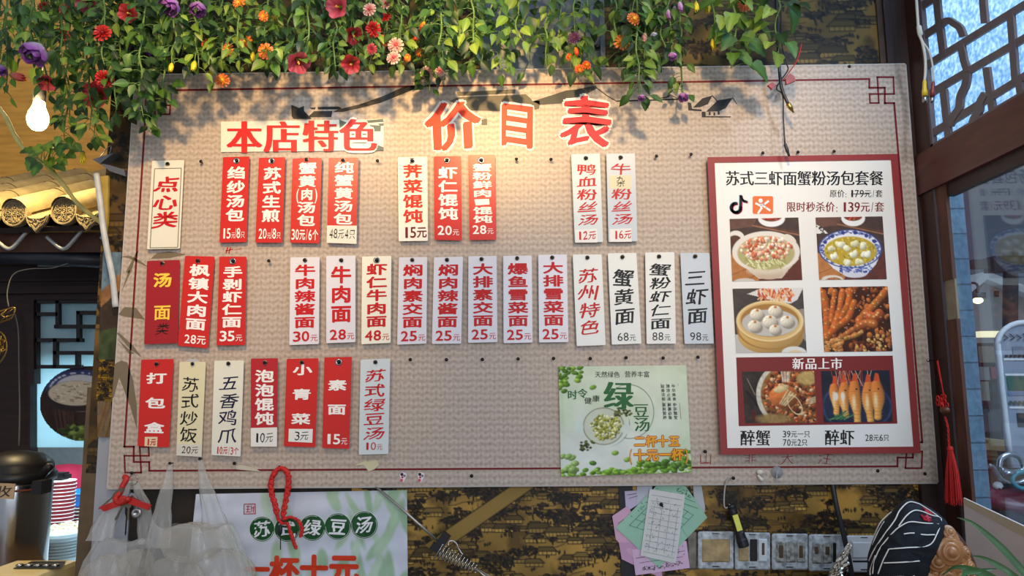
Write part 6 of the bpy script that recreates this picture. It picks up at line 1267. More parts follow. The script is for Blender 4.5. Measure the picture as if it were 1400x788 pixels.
obox(mb, P(604, 741, -.022), P(612, 731, -.022)-P(600, 748, -.022), .022, .010, .007); obox(mb, P(595, 749, -.022), P(603, 755, -.022)-P(590, 745, -.022), .010, .008, .006); mb.build('clip', BP, rod)
mb = MB(); A = P(599, 753, -.028); B = P(652, 779, -.026); dd = (B-A); n_ = 12; dn_ = dd.normalized(); up = Vector((0, -1, 0)); up = (up-dn_*up.dot(dn_)).normalized(); sd = dn_.cross(up); hx = []
for k in range(n_*14+1):
    t = k/(n_*14); r = lerp(.016, .0075, t); th = 2*PI*n_*t; hx.append(A+dd*t+(sd*math.cos(th)+up*math.sin(th)*.6)*r)
mb.tube(hx, .0011, 5)
for k in range(0, len(hx), 7): mb.ball(hx[k], .0025, None, 6, 4)
lp = bez([P(x, y, -.035) for x, y in ((613, 745), (614, 741), (619, 740), (624, 744), (628, 752), (632, 758))], 4)
for q in lp: mb.ball(q, .0024, None, 6, 4)
mb.build('beaded_spring', mat('chrome', rgb(206, 202, 196), rough=.15, metal=1.0), rod)
# red cord loop
RCORD = mat('red_cord', rgb(196, 32, 24), rough=.6, noise=.2, nscale=120)
rc = thing('cord_loop', P(382, 640, -.008), 'twisted shiny red cord looped over the lower board edge above the soup poster', 'cord')
mb = MB(); L1 = bez([P(x, y, d) for x, y, d in ((383, 640, -.010), (375, 648, -.012), (371, 660, -.012), (372, 676, -.012), (377, 692, -.014), (380, 708, -.014), (386, 716, -.014), (393, 716, -.016), (398, 730, -.016), (402, 742, -.016), (405, 750, -.014))], 8)
L2 = bez([P(x, y, d) for x, y, d in ((383, 640, -.010), (391, 643, -.014), (395, 656, -.014), (393, 675, -.014), (389, 695, -.016), (388, 710, -.018), (396, 707, -.018), (408, 712, -.018), (413, 724, -.016), (411, 734, -.016))], 8)
for L in (L1, L2):
    R_ = random.Random(len(L))
    for q in range(2):
        pts = [p+Vector((math.cos(k*.9+q*PI), -abs(math.sin(k*.9+q*PI))*.6, math.sin(k*.9+q*PI)*.3))*(.0038 if k < 38 else .0024) for k, p in enumerate(L)]; mb.tube(pts, [(.0042 if k < 38 else .0028)*R_.uniform(.85, 1.15) for k in range(len(L))], 7)
mb.build('cord', RCORD, rc); nail(383, 639, 'black nail holding the looped red cord')
mb = MB(); mb.tube([P(383.5, 722, -.012), P(383.5, 752, -.012)], .0012, 6); mb.ball(P(383, 725, -.012), (.0055, .004, .013), None, 10, 8); o = mb.build('hook_wire', BP, origin=P(383, 740, -.012)); tag(o, 'thin black hook hanging on the red cord over the second green circle', 'hook')

# plastic bags
def plastic(name, a, col):
    m = bpy.data.materials.new(name); m.use_nodes = True; nt = m.node_tree; L = nt.links; b = nt.nodes['Principled BSDF']; b.inputs['Base Color'].default_value = (*col, 1); b.inputs['Roughness'].default_value = .2; b.inputs['Specular IOR Level'].default_value = 1.0
    t = nt.nodes.new('ShaderNodeBsdfTransparent'); mx = nt.nodes.new('ShaderNodeMixShader'); n = nt.nodes.new('ShaderNodeTexNoise'); tc = nt.nodes.new('ShaderNodeTexCoord'); mp = nt.nodes.new('ShaderNodeMapping'); mp.inputs['Scale'].default_value = (10, 10, 5); L.new(tc.outputs['Object'], mp.inputs[0]); L.new(mp.outputs[0], n.inputs[0]); n.inputs['Detail'].default_value = 1.5
    bp = nt.nodes.new('ShaderNodeBump'); bp.inputs['Strength'].default_value = .25; bp.inputs['Distance'].default_value = .02; L.new(n.outputs[0], bp.inputs['Height']); L.new(bp.outputs[0], b.inputs['Normal'])
    lw_ = nt.nodes.new('ShaderNodeLayerWeight'); lw_.inputs[0].default_value = .5; L.new(bp.outputs[0], lw_.inputs['Normal']); pw = nt.nodes.new('ShaderNodeMath'); pw.operation = 'POWER'; L.new(lw_.outputs['Facing'], pw.inputs[0]); pw.inputs[1].default_value = 1.7; r = nt.nodes.new('ShaderNodeMapRange'); r.inputs[3].default_value = a; r.inputs[4].default_value = min(a+.5, 1); L.new(pw.outputs[0], r.inputs[0]); L.new(r.outputs[0], mx.inputs[0])
    L.new(t.outputs[0], mx.inputs[1]); L.new(b.outputs[0], mx.inputs[2]); L.new(mx.outputs[0], nt.nodes['Material Output'].inputs[0]); return m
BAG = plastic('bag_film', .21, rgb(214, 212, 204)); BAGIN = plastic('bag_contents', .14, rgb(228, 214, 190))
def bag(label, handles, outline, y0, depth, seed, contents):
    """handles: list of px polylines (centre, half width); outline: rows (py, left px, right px) of the sack"""
    t = thing('plastic_bag', P(*handles[0][0][:2], y0), label, 'plastic bag'); R_ = random.Random(seed)
    mb = MB(); ph = [R_.uniform(0, 6) for _ in range(6)]
    rows = outline; n = 14
    def row(v):
        f = v*(len(rows)-1); i = min(int(f), len(rows)-2); q = f-i; return [lerp(rows[i][k], rows[i+1][k], q) for k in range(3)]
    def fn(u, v):
        py, a, c = row(v); th = 2*PI*u; s = math.cos(th); wr = .05*math.sin(7*th+5*v+ph[0])+.045*(1-2*abs(math.sin(6.5*th-3*v+ph[1]))); px = (a+c)/2+(c-a)/2*s*(1+wr*.5); d = y0-depth*(.25+.75*min(v*1.6, 1))*math.sin(th)*(1+2.2*wr)-depth*.6
        if v < .02: py += 10*abs(math.sin(th*1.0))*(1 if math.sin(th) > 0 else .3)
        return P(px, py+3*math.sin(5*th+ph[2])*(1-v), d)
    mb.grid(fn, 120, 36, closed_u=True); mb.build('sack', BAG, t)
    for hpts in handles:
        mb = MB(); m = len(hpts)
        def hf(u, v, hp=hpts):
            f = v*(len(hp)-1); i = min(int(f), len(hp)-2); q = f-i; px, py, w = [lerp(hp[i][k], hp[i+1][k], q) for k in range(3)]; th = 2*PI*u; rr = 1+.22*(1-2*abs(math.sin(2.5*th+2*v))); return P(px+w*math.cos(th)*rr, py, y0-.006-depth*.45*v-(.004+w*.0005)*math.sin(th)*rr)
        mb.grid(hf, 24, 20, closed_u=True); mb.build('handle', BAG, t)
    mb = MB()
    for (px, py, rx, ry) in contents:
        c = P(px, py, y0-depth*.55); k = (1.78+y0)/1010; vs = []
        def cf(u, v): th, p_ = 2*PI*u, PI*v; r = 1+.05*math.sin(4*th+3*p_+px)+.03*math.sin(9*th+5*p_); return c+Vector((rx*k*math.sin(p_)*math.cos(th)*r, depth*.6*math.sin(p_)*math.sin(th)*r, ry*k*math.cos(p_)*r))
        mb.grid(cf, 30, 16, closed_u=True)
    mb.build('contents', BAGIN, t); return t
bag('clear plastic bag hanging from two nails by its long handles under the left tags', [[(233, 635, 2.5), (229, 660, 7), (224, 690, 10), (221, 715, 14), (216, 750, 18)], [(273, 629, 2.5), (279, 660, 8), (288, 690, 12), (296, 720, 18), (304, 750, 22)]],
    [(716, 212, 316), (735, 206, 326), (760, 200, 338), (785, 197, 346), (810, 200, 350), (850, 214, 344), (880, 240, 320)], -.012, .07, 3, [(262, 742, 42, 24), (300, 790, 46, 34), (238, 800, 40, 34)])
nail(233, 634, 'black nail holding the left handle of the large clear bag', front=-.014); nail(273, 628, 'black nail holding the right handle of the large clear bag', front=-.014)
bag('clear plastic bag hanging behind the bunch of keys, left of the larger bag', [[(176, 658, 4), (164, 680, 10), (146, 712, 14), (136, 740, 18)], [(184, 658, 4), (194, 685, 9), (200, 715, 11), (200, 745, 10)]],
    [(736, 132, 206), (752, 124, 204), (770, 114, 200), (790, 108, 196), (820, 110, 194), (855, 122, 190), (880, 140, 184)], -.004, .06, 8, [(146, 786, 30, 24), (186, 770, 22, 16)])
# keys with red ribbon
ky = thing('key_bunch', P(178, 655, -.015), 'bunch of keys on a ring tied with red ribbon at the lower left board edge', 'keys')
mb = MB(); c = P(183, 656, -.014); mb.tube([c+Vector((.010*math.cos(k*PI/12), -.002, .012*math.sin(k*PI/12))) for k in range(25)], .0012, 6); mb.build('ring', STEEL, ky)
RIB = mat('red_ribbon', rgb(186, 34, 26), rough=.4, noise=.15, nscale=60)
mb = MB(); yk = -.10; mb.tube(bez([P(x, y, -.018-.004*i) for i, (x, y) in enumerate(((170, 652), (173, 655), (168, 664), (164, 674), (158, 682), (163, 688), (170, 686), (176, 682)))], 5), [.0065]*36, 8)
mb.prism([P(x, y, -.040) for x, y in ((135, 694), (160, 684), (175, 682), (176, 688), (162, 693), (142, 700))][::-1], (0, .003, 0)); mb.prism([P(x, y, -.040) for x, y in ((168, 682), (180, 681), (192, 686), (207, 691), (203, 698), (188, 693), (174, 689))][::-1], (0, .003, 0)); mb.ball(P(168, 684, -.04), (.011, .006, .010), None, 12, 8); mb.build('ribbon', RIB, ky)
mb = MB(); KEYM = mat('key_metal', rgb(120, 110, 90), rough=.3, metal=.9)
def key(a, bq, w, m, nm='key'):
    mb = MB(); A, B = P(*a, -.035), P(*bq, -.037); d = (B-A).normalized(); s = d.cross(Vector((0, -1, 0))); L = (B-A).length
    hw = w*.0009; pts = [A+s*-hw, A+d*L*.12+s*-hw*1.5, A+d*L*.32+s*-hw*1.5, A+d*L*.42+s*-hw*.5, A+d*L*.95+s*-hw*.5, B, A+d*L*.95+s*hw*.4]
    for k in range(5): pts += [A+d*L*(.88-.08*k)+s*hw*.6, A+d*L*(.84-.08*k)+s*hw*.25]
    pts += [A+d*L*.42+s*hw*.5, A+d*L*.32+s*hw*1.5, A+d*L*.12+s*hw*1.5, A+s*hw]; mb.prism(pts, (0, .0022, 0)); mb.build(nm, m, ky)
key((172, 682), (157, 712), 5, KEYM); key((174, 688), (171, 733), 3, mat('key_dark', rgb(40, 38, 38), rough=.4, metal=.7)); key((176, 684), (175, 712), 5, KEYM); key((168, 668), (134, 697), 4, KEYM); key((178, 676), (200, 692), 4, STEEL)
c = P(187, 702, -.038); mb = MB(); mb.lathe([(.010, 0), (.012, .002), (.010, .004), (.004, .004), (.003, .001)], c, (0, -1, 0), 20); mb.tube([c, P(182, 690, -.03)], .0012, 5); mb.build('key_fob', STEEL, ky)
nail(181, 647, 'black nail holding the bunch of keys', front=-.012)
# cables at the top right
BC = mat('black_cable', rgb(30, 32, 34), rough=.4)
cb = thing('audio_cable', P(1068, 60, -.06), 'black cable with a gold jack plug dangling over the board top near the framed poster', 'cable')
mb = MB(); mb.tube(bez([P(x, y, d) for x, y, d in ((1060, -40, -.03), (1062, 20, -.05), (1064, 70, -.06), (1066, 100, -.06), (1068, 118, -.06), (1073, 132, -.06), (1077, 141, -.06))], 6), .0040, 8); mb.tube(bez([P(x, y, d) for x, y, d in ((1068, -40, -.03), (1068, 50, -.05), (1075, 85, -.055), (1077, 96, -.055), (1066, 112, -.06), (1062, 122, -.055), (1070, 130, -.055), (1071, 160, -.05), (1073, 196, -.05))], 6), .0018, 7); mb.build('wire', BC, cb)
a, c2 = P(1077, 141, -.06), P(1085, 154, -.062); ax = (c2-a).normalized(); mb = MB(); mb.lathe([(.004, 0), (.0055, .002), (.0055, .016), (.0042, .017), (.0042, .020), (.0028, .021), (.0028, .026), (.001, .028)], a, ax, 16); mb.build('jack_plug', mat('brass_plug', rgb(190, 160, 80), rough=.25, metal=1.0), cb)
a, c2 = P(1073, 196, -.05), P(1079, 214, -.05); ax = (c2-a).normalized(); mb = MB(); mb.lathe([(.002, 0), (.0038, .003), (.0042, .02), (.0034, .024), (.0028, .026), (.0028, .033), (.0008, .034)], a, ax, 14); mb.build('barrel_plug', BC, cb)
rw = thing('red_wire', P(1080, 100, -.05), 'thin red wire with two red taped ends beside the dangling audio cable', 'wire')
mb = MB(); mb.tube(bez([P(x, y, -.045) for x, y in ((1096, 60, ), (1090, 82), (1078, 100), (1070, 110), (1062, 117), (1054, 117))], 6), .0012, 6); mb.build('wire', RCORD, rw)
mb = MB(); mb.prism([P(x, y, -.052) for x, y in ((1075, 108), (1080, 100), (1086, 104), (1088, 110), (1081, 113), (1075, 115))][::-1], (0, .010, 0)); mb.build('tape_flag', mat('red_tape', rgb(176, 56, 44), rough=.4), rw); mb = MB(); mb.prism([P(x, y, -.052) for x, y in ((1050, 116), (1056, 112), (1062, 116), (1056, 122))][::-1], (0, .008, 0)); mb.build('tape_flag', mat('red_tape', rgb(176, 56, 44), rough=.4), rw)

# ================================================================== RIGHT: POST, LATTICE WINDOW, GLASS, STREET OUTSIDE
XW = 0.99
REDW = mat('red_brown_wood', rgb(84, 40, 32), rough=.42, noise=.28, nscale=16, stretch=(5, .7, 5), bump=.1)
POSTW = mat('post_wood', rgb(58, 32, 22), rough=.45, noise=.35, nscale=14, stretch=(6, 6, .7))
JAMBW = mat('jamb_wood', rgb(86, 52, 38), rough=.55, noise=.35, nscale=14, stretch=(6, 6, .7))
yA, yB = PX(1296, 500, XW).y, PX(1312, 500, XW).y
zb0, zb1 = PX(1257, 268, XW).z, PX(1257, 212, XW).z
mb = MB(); mb.box((XW, yA, 0), (1.0, .016, ZTOP)); struct(mb.build('trim_6', POSTW), 'dark brown corner post beside the right edge of the board')
mb = MB(); mb.box((XW, yA-.006, 0), (1.0, yA, zb0)); struct(mb.build('trim_7', mat('bead_metal', rgb(96, 96, 104), rough=.4, metal=.6)), 'thin grey glazing bead on the post')
zj0, zj1 = PX(1300, 437, XW).z, PX(1298, 382, XW).z
mb = MB(); mb.box((XW+.002, yB, 0), (1.0, yA-.006, zj0)); mb.box((XW+.002, yB, zj1), (1.0, yA-.006, zb0)); struct(mb.build('trim_8', JAMBW), 'brown window jamb right of the post')
mb = MB(); mb.box((XW+.005, yB, zj0), (1.0, yA-.006, zj1)); struct(mb.build('trim_9', mat('bare_wood', rgb(140, 128, 104), rough=.7, noise=.2, nscale=40)), 'bare pale wood piece let into the window jamb')
mb = MB(); mb.box((XW-.006, -1.35, zb0), (1.05, .014, zb1)); struct(mb.build('trim_10', REDW), 'red-brown beam between the lattice window and the lower glass')
mb = MB(); mb.box((XW+.006, -1.35, zb0-.03), (1.012, yB, zb0)); struct(mb.build('trim_11', mat('beam_under', rgb(40, 22, 18), rough=.5)), 'dark rail under the red-brown beam')
# lattice
XLAT = XW+.006
lw = thing('lattice_window', PX(1330, 150, XLAT), 'dark carved lattice window with bright bluish panes at the upper right', 'window')
LATM = mat('lattice_grey_brown', rgb(104, 92, 92), rough=.5, noise=.15, nscale=20)
mb = MB()
RBN = [0]
def rb(pts, w=9.5, dep=.006):
    RBN[0] += 1; lx = Vector((-.00012*RBN[0], 0, 0))
    pts = [np.array(p, float) for p in pts]; n = len(pts); L = []; Rr = []
    for i in range(n):
        d = pts[min(i+1, n-1)]-pts[max(i-1, 0)]; d = d/np.linalg.norm(d); nn = np.array((-d[1], d[0]))*w/2; L.append(pts[i]+nn); Rr.append(pts[i]-nn)
    A = [PX(*p, XLAT)+lx for p in L]; B = [PX(*p, XLAT)+lx for p in Rr]; off = Vector((dep, 0, 0)); vs = A+B+[p+off for p in A]+[p+off for p in B]; fs = []
    for i in range(n-1):
        a, b_, c, d = i, i+1, n+i, n+i+1; fs += [(a, b_, d, c), (2*n+a, 2*n+c, 2*n+d, 2*n+b_), (a, 2*n+a, 2*n+b_, b_), (c, d, 2*n+d, 2*n+c)]
    fs += [(0, n, 3*n, 2*n), (n-1, 3*n-1, 4*n-1, 2*n-1)]; mb.add(vs, fs, None, False)
def spl(pts): return [(p.x, p.y) for p in bez([(x, y, 0) for x, y in pts], 5)]
ext = lambda x0, y0, x1, y1, x: (x, y0+(y1-y0)*(x-x0)/(x1-x0))
for a in ((1270, 87, 1400, 6), (1269, 129, 1400, 52), (1271, 184, 1400, 104)): rb([(a[0]-8, ext(*a, a[0]-8)[1]), (a[2], a[3]), ext(*a, 1560)])
rb([(1256, 52), (1275, 41), (1289, 31)]); rb([(1250, 14), (1268, 3), (1300, -18), (1400, -84)])
for pts in ([(1277, -30), (1282, 20), (1289, 76)], [(1289, 122), (1293, 160), (1298, 205)], [(1313, 60), (1317, 82), (1322, 98)], [(1342, -20), (1344, 10), (1346, 32)], [(1348, 92), (1353, 130), (1360, 172)], [(1381, 18), (1384, 58), (1388, 112)], [(1392, 108), (1397, 140), (1401, 158)], [(1420, -30), (1430, 60), (1440, 140)], [(1470, -60), (1480, 40), (1490, 120)]): rb(pts, 9)
rb(spl([(1322, 100), (1320, 116), (1313, 132), (1311, 148), (1303, 160), (1298, 172)])); rb(spl([(1347, 128), (1340, 140), (1338, 152), (1331, 164), (1328, 182)])); rb(spl([(1289, 31), (1297, 28), (1304, 32), (1312, 38), (1317, 50)]), 9)
mb.build('lattice', LATM, lw)
mb = MB(); mb.box((XLAT-.003, -1.35, zb1), (XLAT+.008, yA, zb1+.010)); mb.box((XLAT-.003, yA-.010, zb1), (XLAT+.008, yA, 3.1)); mb.build('window_frame', LATM, lw)
GLZ = mat('frosted_pane', rgb(200, 226, 250), rough=.3, noise=.16, nscale=70)
nt = GLZ.node_tree; bs = nt.nodes['Principled BSDF']; tr = nt.nodes.new('ShaderNodeBsdfTranslucent'); tn = nt.nodes.new('ShaderNodeTexNoise'); tn.inputs['Scale'].default_value = 120; tn.inputs['Detail'].default_value = 8; tcx = nt.nodes.new('ShaderNodeTexCoord'); nt.links.new(tcx.outputs['Object'], tn.inputs[0])
crp = nt.nodes.new('ShaderNodeMix'); crp.data_type = 'RGBA'; crp.inputs[6].default_value = (*rgb(136, 180, 212), 1); crp.inputs[7].default_value = (*rgb(226, 240, 250), 1); mrr = nt.nodes.new('ShaderNodeMapRange'); mrr.inputs[1].default_value = .35; mrr.inputs[2].default_value = .65; nt.links.new(tn.outputs[0], mrr.inputs[0]); nt.links.new(mrr.outputs[0], crp.inputs[0]); nt.links.new(crp.outputs[2], tr.inputs[0])
mxs = nt.nodes.new('ShaderNodeMixShader'); mxs.inputs[0].default_value = .8; nt.links.new(bs.outputs[0], mxs.inputs[1]); nt.links.new(tr.outputs[0], mxs.inputs[2]); nt.links.new(mxs.outputs[0], nt.nodes['Material Output'].inputs[0])
mb = MB(); mb.box((XLAT+.010, -1.35, zb1-.002), (XLAT+.013, yA, 3.1)); mb.build('panes', GLZ, lw)
# lower glass
def thin_glass():
    m = bpy.data.materials.new('window_glass'); m.use_nodes = True; nt = m.node_tree; L = nt.links; t = nt.nodes.new('ShaderNodeBsdfTransparent'); t.inputs[0].default_value = (.70, .78, .86, 1); g = nt.nodes.new('ShaderNodeBsdfGlossy'); g.inputs['Roughness'].default_value = .03; g.inputs[0].default_value = (.9, .95, 1, 1)
    d = nt.nodes.new('ShaderNodeBsdfDiffuse'); d.inputs[0].default_value = (*rgb(140, 152, 168), 1); lwt = nt.nodes.new('ShaderNodeLayerWeight'); lwt.inputs[0].default_value = .5; fr = nt.nodes.new('ShaderNodeMath'); fr.operation = 'POWER'; L.new(lwt.outputs['Facing'], fr.inputs[0]); fr.inputs[1].default_value = 3.2; a = nt.nodes.new('ShaderNodeMixShader'); b_ = nt.nodes.new('ShaderNodeMixShader'); b_.inputs[0].default_value = .025
    L.new(fr.outputs[0], a.inputs[0]); L.new(t.outputs[0], a.inputs[1]); L.new(g.outputs[0], a.inputs[2]); L.new(a.outputs[0], b_.inputs[1]); L.new(d.outputs[0], b_.inputs[2]); L.new(b_.outputs[0], nt.nodes['Material Output'].inputs[0]); return m
mb = MB(); mb.box((1.0015, -1.35, .7), (1.0045, yB+.004, zb0)); struct(mb.build('window_1', thin_glass()), 'clear lower pane looking onto the street')
mb = MB(); mb.box((1.0, -1.35, 0), (1.02, yB, .7)); struct(mb.build('wall_right', mat('wall_right_plaster', rgb(120, 116, 112), rough=.8)))
# blue-grey brick pier outside
pa, pb = P(1318, 560, .10).x, P(1347, 600, .10).x
def brick_mat():
    m = bpy.data.materials.new('blue_grey_brick'); m.use_nodes = True; nt = m.node_tree; L = nt.links; b_ = nt.nodes['Principled BSDF']; b_.inputs['Roughness'].default_value = .85; tc = nt.nodes.new('ShaderNodeTexCoord'); sp = nt.nodes.new('ShaderNodeSeparateXYZ'); cm = nt.nodes.new('ShaderNodeCombineXYZ'); L.new(tc.outputs['Object'], sp.inputs[0]); L.new(sp.outputs[0], cm.inputs[0]); L.new(sp.outputs[2], cm.inputs[1])
    br = nt.nodes.new('ShaderNodeTexBrick'); br.inputs['Scale'].default_value = 1.0; br.inputs['Brick Width'].default_value = .24; br.inputs['Row Height'].default_value = .066; br.inputs['Mortar Size'].default_value = .002; br.inputs['Color1'].default_value = (*rgb(112, 140, 156), 1); br.inputs['Color2'].default_value = (*rgb(96, 124, 142), 1); br.inputs['Mortar'].default_value = (*rgb(70, 88, 98), 1); L.new(cm.outputs[0], br.inputs[0])
    n = nt.nodes.new('ShaderNodeTexNoise'); n.inputs['Scale'].default_value = 60; n.inputs['Detail'].default_value = 6; L.new(tc.outputs['Object'], n.inputs[0]); mr = nt.nodes.new('ShaderNodeMapRange'); mr.inputs[1].default_value = .3; mr.inputs[2].default_value = .7; mr.inputs[3].default_value = .8; mr.inputs[4].default_value = 1.2; L.new(n.outputs[0], mr.inputs[0]); vm = nt.nodes.new('ShaderNodeVectorMath'); vm.operation = 'SCALE'; L.new(br.outputs[0], vm.inputs[0]); L.new(mr.outputs[0], vm.inputs['Scale']); L.new(vm.outputs[0], b_.inputs['Base Color'])
    bp = nt.nodes.new('ShaderNodeBump'); bp.inputs['Strength'].default_value = .5; bp.inputs['Distance'].default_value = .004; L.new(n.outputs[0], bp.inputs['Height']); L.new(bp.outputs[0], b_.inputs['Normal']); return m
mb = MB(); mb.box((1.065, .10, 0), (pb, .60, 3.1)); struct(mb.build('wall_pier', brick_mat()), 'blue-grey brick pier just outside the right window')
# street
mb = MB(); mb.box((1.1, 9.0, 0), (12, 9.2, 8)); o = struct(mb.build('wall_street', mat('far_facade', rgb(116, 124, 134), rough=.8, noise=.08, nscale=1.5)))
def OP(px, py, y): return P(px, py, y)
hs = thing('house', OP(1360, 470, 6.5), 'pale gabled house across the street seen through the right glass', 'house')
mb = MB(); mb.prism([OP(x, y, 6.5) for x, y in ((1318, 412), (1350, 386), (1420, 412), (1420, 600), (1318, 600))][::-1], (0, 1.5, 0)); mb.build('wall', mat('house_wall', rgb(176, 170, 160), rough=.8, noise=.1, nscale=2), hs)
mb = MB()
for a, c in (((1312, 413), (1350, 382)), ((1350, 382), (1428, 411))): p, q = OP(*a, 6.35), OP(*c, 6.35); mb.hexa([p, q, q+Vector((0, 1.8, 0)), p+Vector((0, 1.8, 0)), p+Vector((0, 0, .09)), q+Vector((0, 0, .09)), q+Vector((0, 1.8, .09)), p+Vector((0, 1.8, .09))])
mb.build('roof', mat('house_roof', rgb(222, 222, 216), rough=.6), hs)
for x, y in ((1363, 402), (1345, 404)): mb = MB(); mb.prism([OP(x+sx*3, y+sy*4, 6.49) for sx, sy in ((-1, -1), (1, -1), (1, 1), (-1, 1))][::-1], (0, .02, 0)); mb.build('window', BP, hs)
mb = MB(); mb.tube([OP(1382, 346, 3.2), OP(1380, 600, 3.2)], .045, 10)
sgp = thing('signpost', OP(1380, 600, 3.2), 'dark wooden post with a crossbar in the street behind the glass', 'post'); mb.build('pole', mat('post_dark', rgb(48, 46, 48), rough=.6), sgp)
mb = MB(); p, q = OP(1326, 362, 3.2), OP(1440, 362, 3.2); mb.box((p.x, 3.17, p.z-.03), (q.x, 3.23, p.z+.03)); r_ = OP(1380, 362, 3.2); mb.box((r_.x-.14, 3.14, r_.z-.05), (r_.x+.14, 3.26, r_.z+.05)); mb.build('crossbar', MATS['post_dark'], sgp)
lc = OP(1337, 411, 3.0); lp_ = thing('street_lamp', lc, 'glowing yellowish street lamp behind the right glass near the brick pier', 'lamp')
mb = MB(); mb.ball(lc, (.030, .03, .022), None, 14, 10); mb.build('bulb', mat('street_bulb', (1, .95, .6), emit=(1, .86, .40), estr=4), lp_)
mb = MB(); mb.lathe([(.001, .05), (.03, .045), (.05, .02), (.052, .016)], lc, (0, 0, 1), 20); mb.tube(bez([lc+Vector((0, 0, .05)), lc+Vector((.02, .05, .12)), lc+Vector((.1, .5, .16))], 5), .008, 6); mb.build('shade', BP, lp_)
# shop shelf with lit lamp strip
mb = MB(); p, q = OP(1336, 458, 5.0), OP(1372, 458, 5.0); mb.box((p.x, 4.9, p.z-.02), (q.x, 5.0, p.z+.03)); 
sf = thing('shop_front', OP(1352, 560, 5.2), 'dark shop front across the street below the warm lit strip', 'shop')
mb = MB(); p, q = OP(1330, 470, 5.2), OP(1460, 640, 5.2); mb.box((p.x, 5.1, 0), (q.x, 5.6, p.z)); mb.build('wall', mat('shop_dark', rgb(58, 58, 58), rough=.7, noise=.3, nscale=3), sf); mb = MB(); p, q = OP(1336, 458, 5.0), OP(1372, 458, 5.0); mb.box((p.x, 4.95, p.z-.02), (q.x, 5.1, p.z+.03)); mb.build('lit_strip', mat('warm_strip', rgb(250, 220, 160), emit=(1, .8, .45), estr=1.6), sf)
for (x0, y0, x1, y1, c) in ((1338, 474, 1364, 496, (150, 140, 120)), (1336, 502, 1350, 520, (150, 150, 140)), (1351, 502, 1366, 518, (160, 70, 66)), (1340, 522, 1350, 548, (150, 150, 130)), (1352, 524, 1370, 552, (50, 52, 56)), (1336, 560, 1368, 590, (84, 86, 90))):
    mb = MB(); a, c2 = OP(x0, y0, 5.09), OP(x1, y1, 5.09); mb.box((a.x, 5.05, c2.z), (c2.x, 5.10, a.z)); mb.build('display_panel', mat('disp_%d_%d' % (x0, y0), rgb(*c), rough=.6, noise=.15, nscale=8), sf)
# arched white menu stand
ar = thing('arched_stand', OP(1400, 610, 1.7), 'white arched display stand with rows of dishes outside the right glass', 'display stand')
yS = 1.7; ctr = (1400, 476); arch = [(1366+0, 600)]+[]
rim_pts = [(1383, 640), (1377, 590), (1370, 530), (1364, 470)]+[(1400-36*math.cos(math.radians(a)), 470-29*math.sin(math.radians(a))) for a in range(0, 181, 15)]+[(1440, 530), (1446, 590), (1450, 640)]
mb = MB(); mb.prism([OP(x, y, yS) for x, y in rim_pts][::-1], (0, .03, 0)); mb.build('panel', mat('stand_panel', rgb(150, 158, 168), rough=.4), ar)
mb = MB(); mb.tube([OP(x, y, yS-.004) for x, y in rim_pts], .012, 8); mb.build('rim', mat('stand_white', rgb(226, 228, 226), rough=.4), ar)
MS_ = lambda x, y: P(x, y, yS-.004); mb = MB()
def rq(x0, y0, x1, y1, c): mb.poly([MS_(x0, y0), MS_(x0+(y1-y0)*.12, y1), MS_(x1+(y1-y0)*.08, y1), MS_(x1, y0)], rgb(*c))
rq(1372, 490, 1432, 493, (226, 226, 220)); rq(1374, 511, 1434, 514, (230, 230, 224)); rq(1376, 515, 1436, 534, (70, 110, 92)); rq(1378, 536, 1438, 541, (120, 136, 160)); rq(1380, 556, 1440, 559, (230, 230, 224)); rq(1390, 565, 1440, 584, (60, 62, 66)); rq(1384, 474, 1428, 486, (130, 130, 140))
for k in range(5): strip(mb, [(1372+k*9, 458-(k % 2)), (1378+k*9, 462), (1373+k*9, 465)], 1.6, lambda x, y: P(x, y, yS-.008), rgb(70, 74, 84))
for k in range(9): mb.poly([P(1376+k*6+2.5*math.cos(-j*PI/4), 487+2*math.sin(-j*PI/4), yS-.008) for j in range(8)], rgb(60, 56, 50)); mb.poly([P(1382+k*6+2.5*math.cos(-j*PI/4), 551+3*math.sin(-j*PI/4), yS-.008) for j in range(8)], rgb(90, 96, 84))
mb.build('menu_print', PRINT, ar)
# stacked planks
for i, (x0, x1, y, c) in enumerate(((1346, 1380, 615, (150, 126, 84)), (1352, 1400, 610, (160, 140, 96)), (1346, 1364, 622, (176, 150, 96)), (1346, 1368, 628, (150, 120, 70)))):
    p, q = OP(x0, y, 2.6+.05*i), OP(x1, y+3, 2.6+.05*i); mb = MB(); mb.hexa([p, q, q+Vector((0, .4, 0)), p+Vector((0, .4, 0)), p+Vector((0, 0, .035)), q+Vector((0, 0, .035)), q+Vector((0, .4, .035)), p+Vector((0, .4, .035))]); o = mb.build('plank', mat('plank_%d' % i, rgb(*c), rough=.7, noise=.2, nscale=10), origin=p); tag(o, 'pale wooden plank in the %s of the pile above the motorbike outside' % ('upper left', 'top', 'middle', 'bottom')[i], 'plank', 'planks outside')
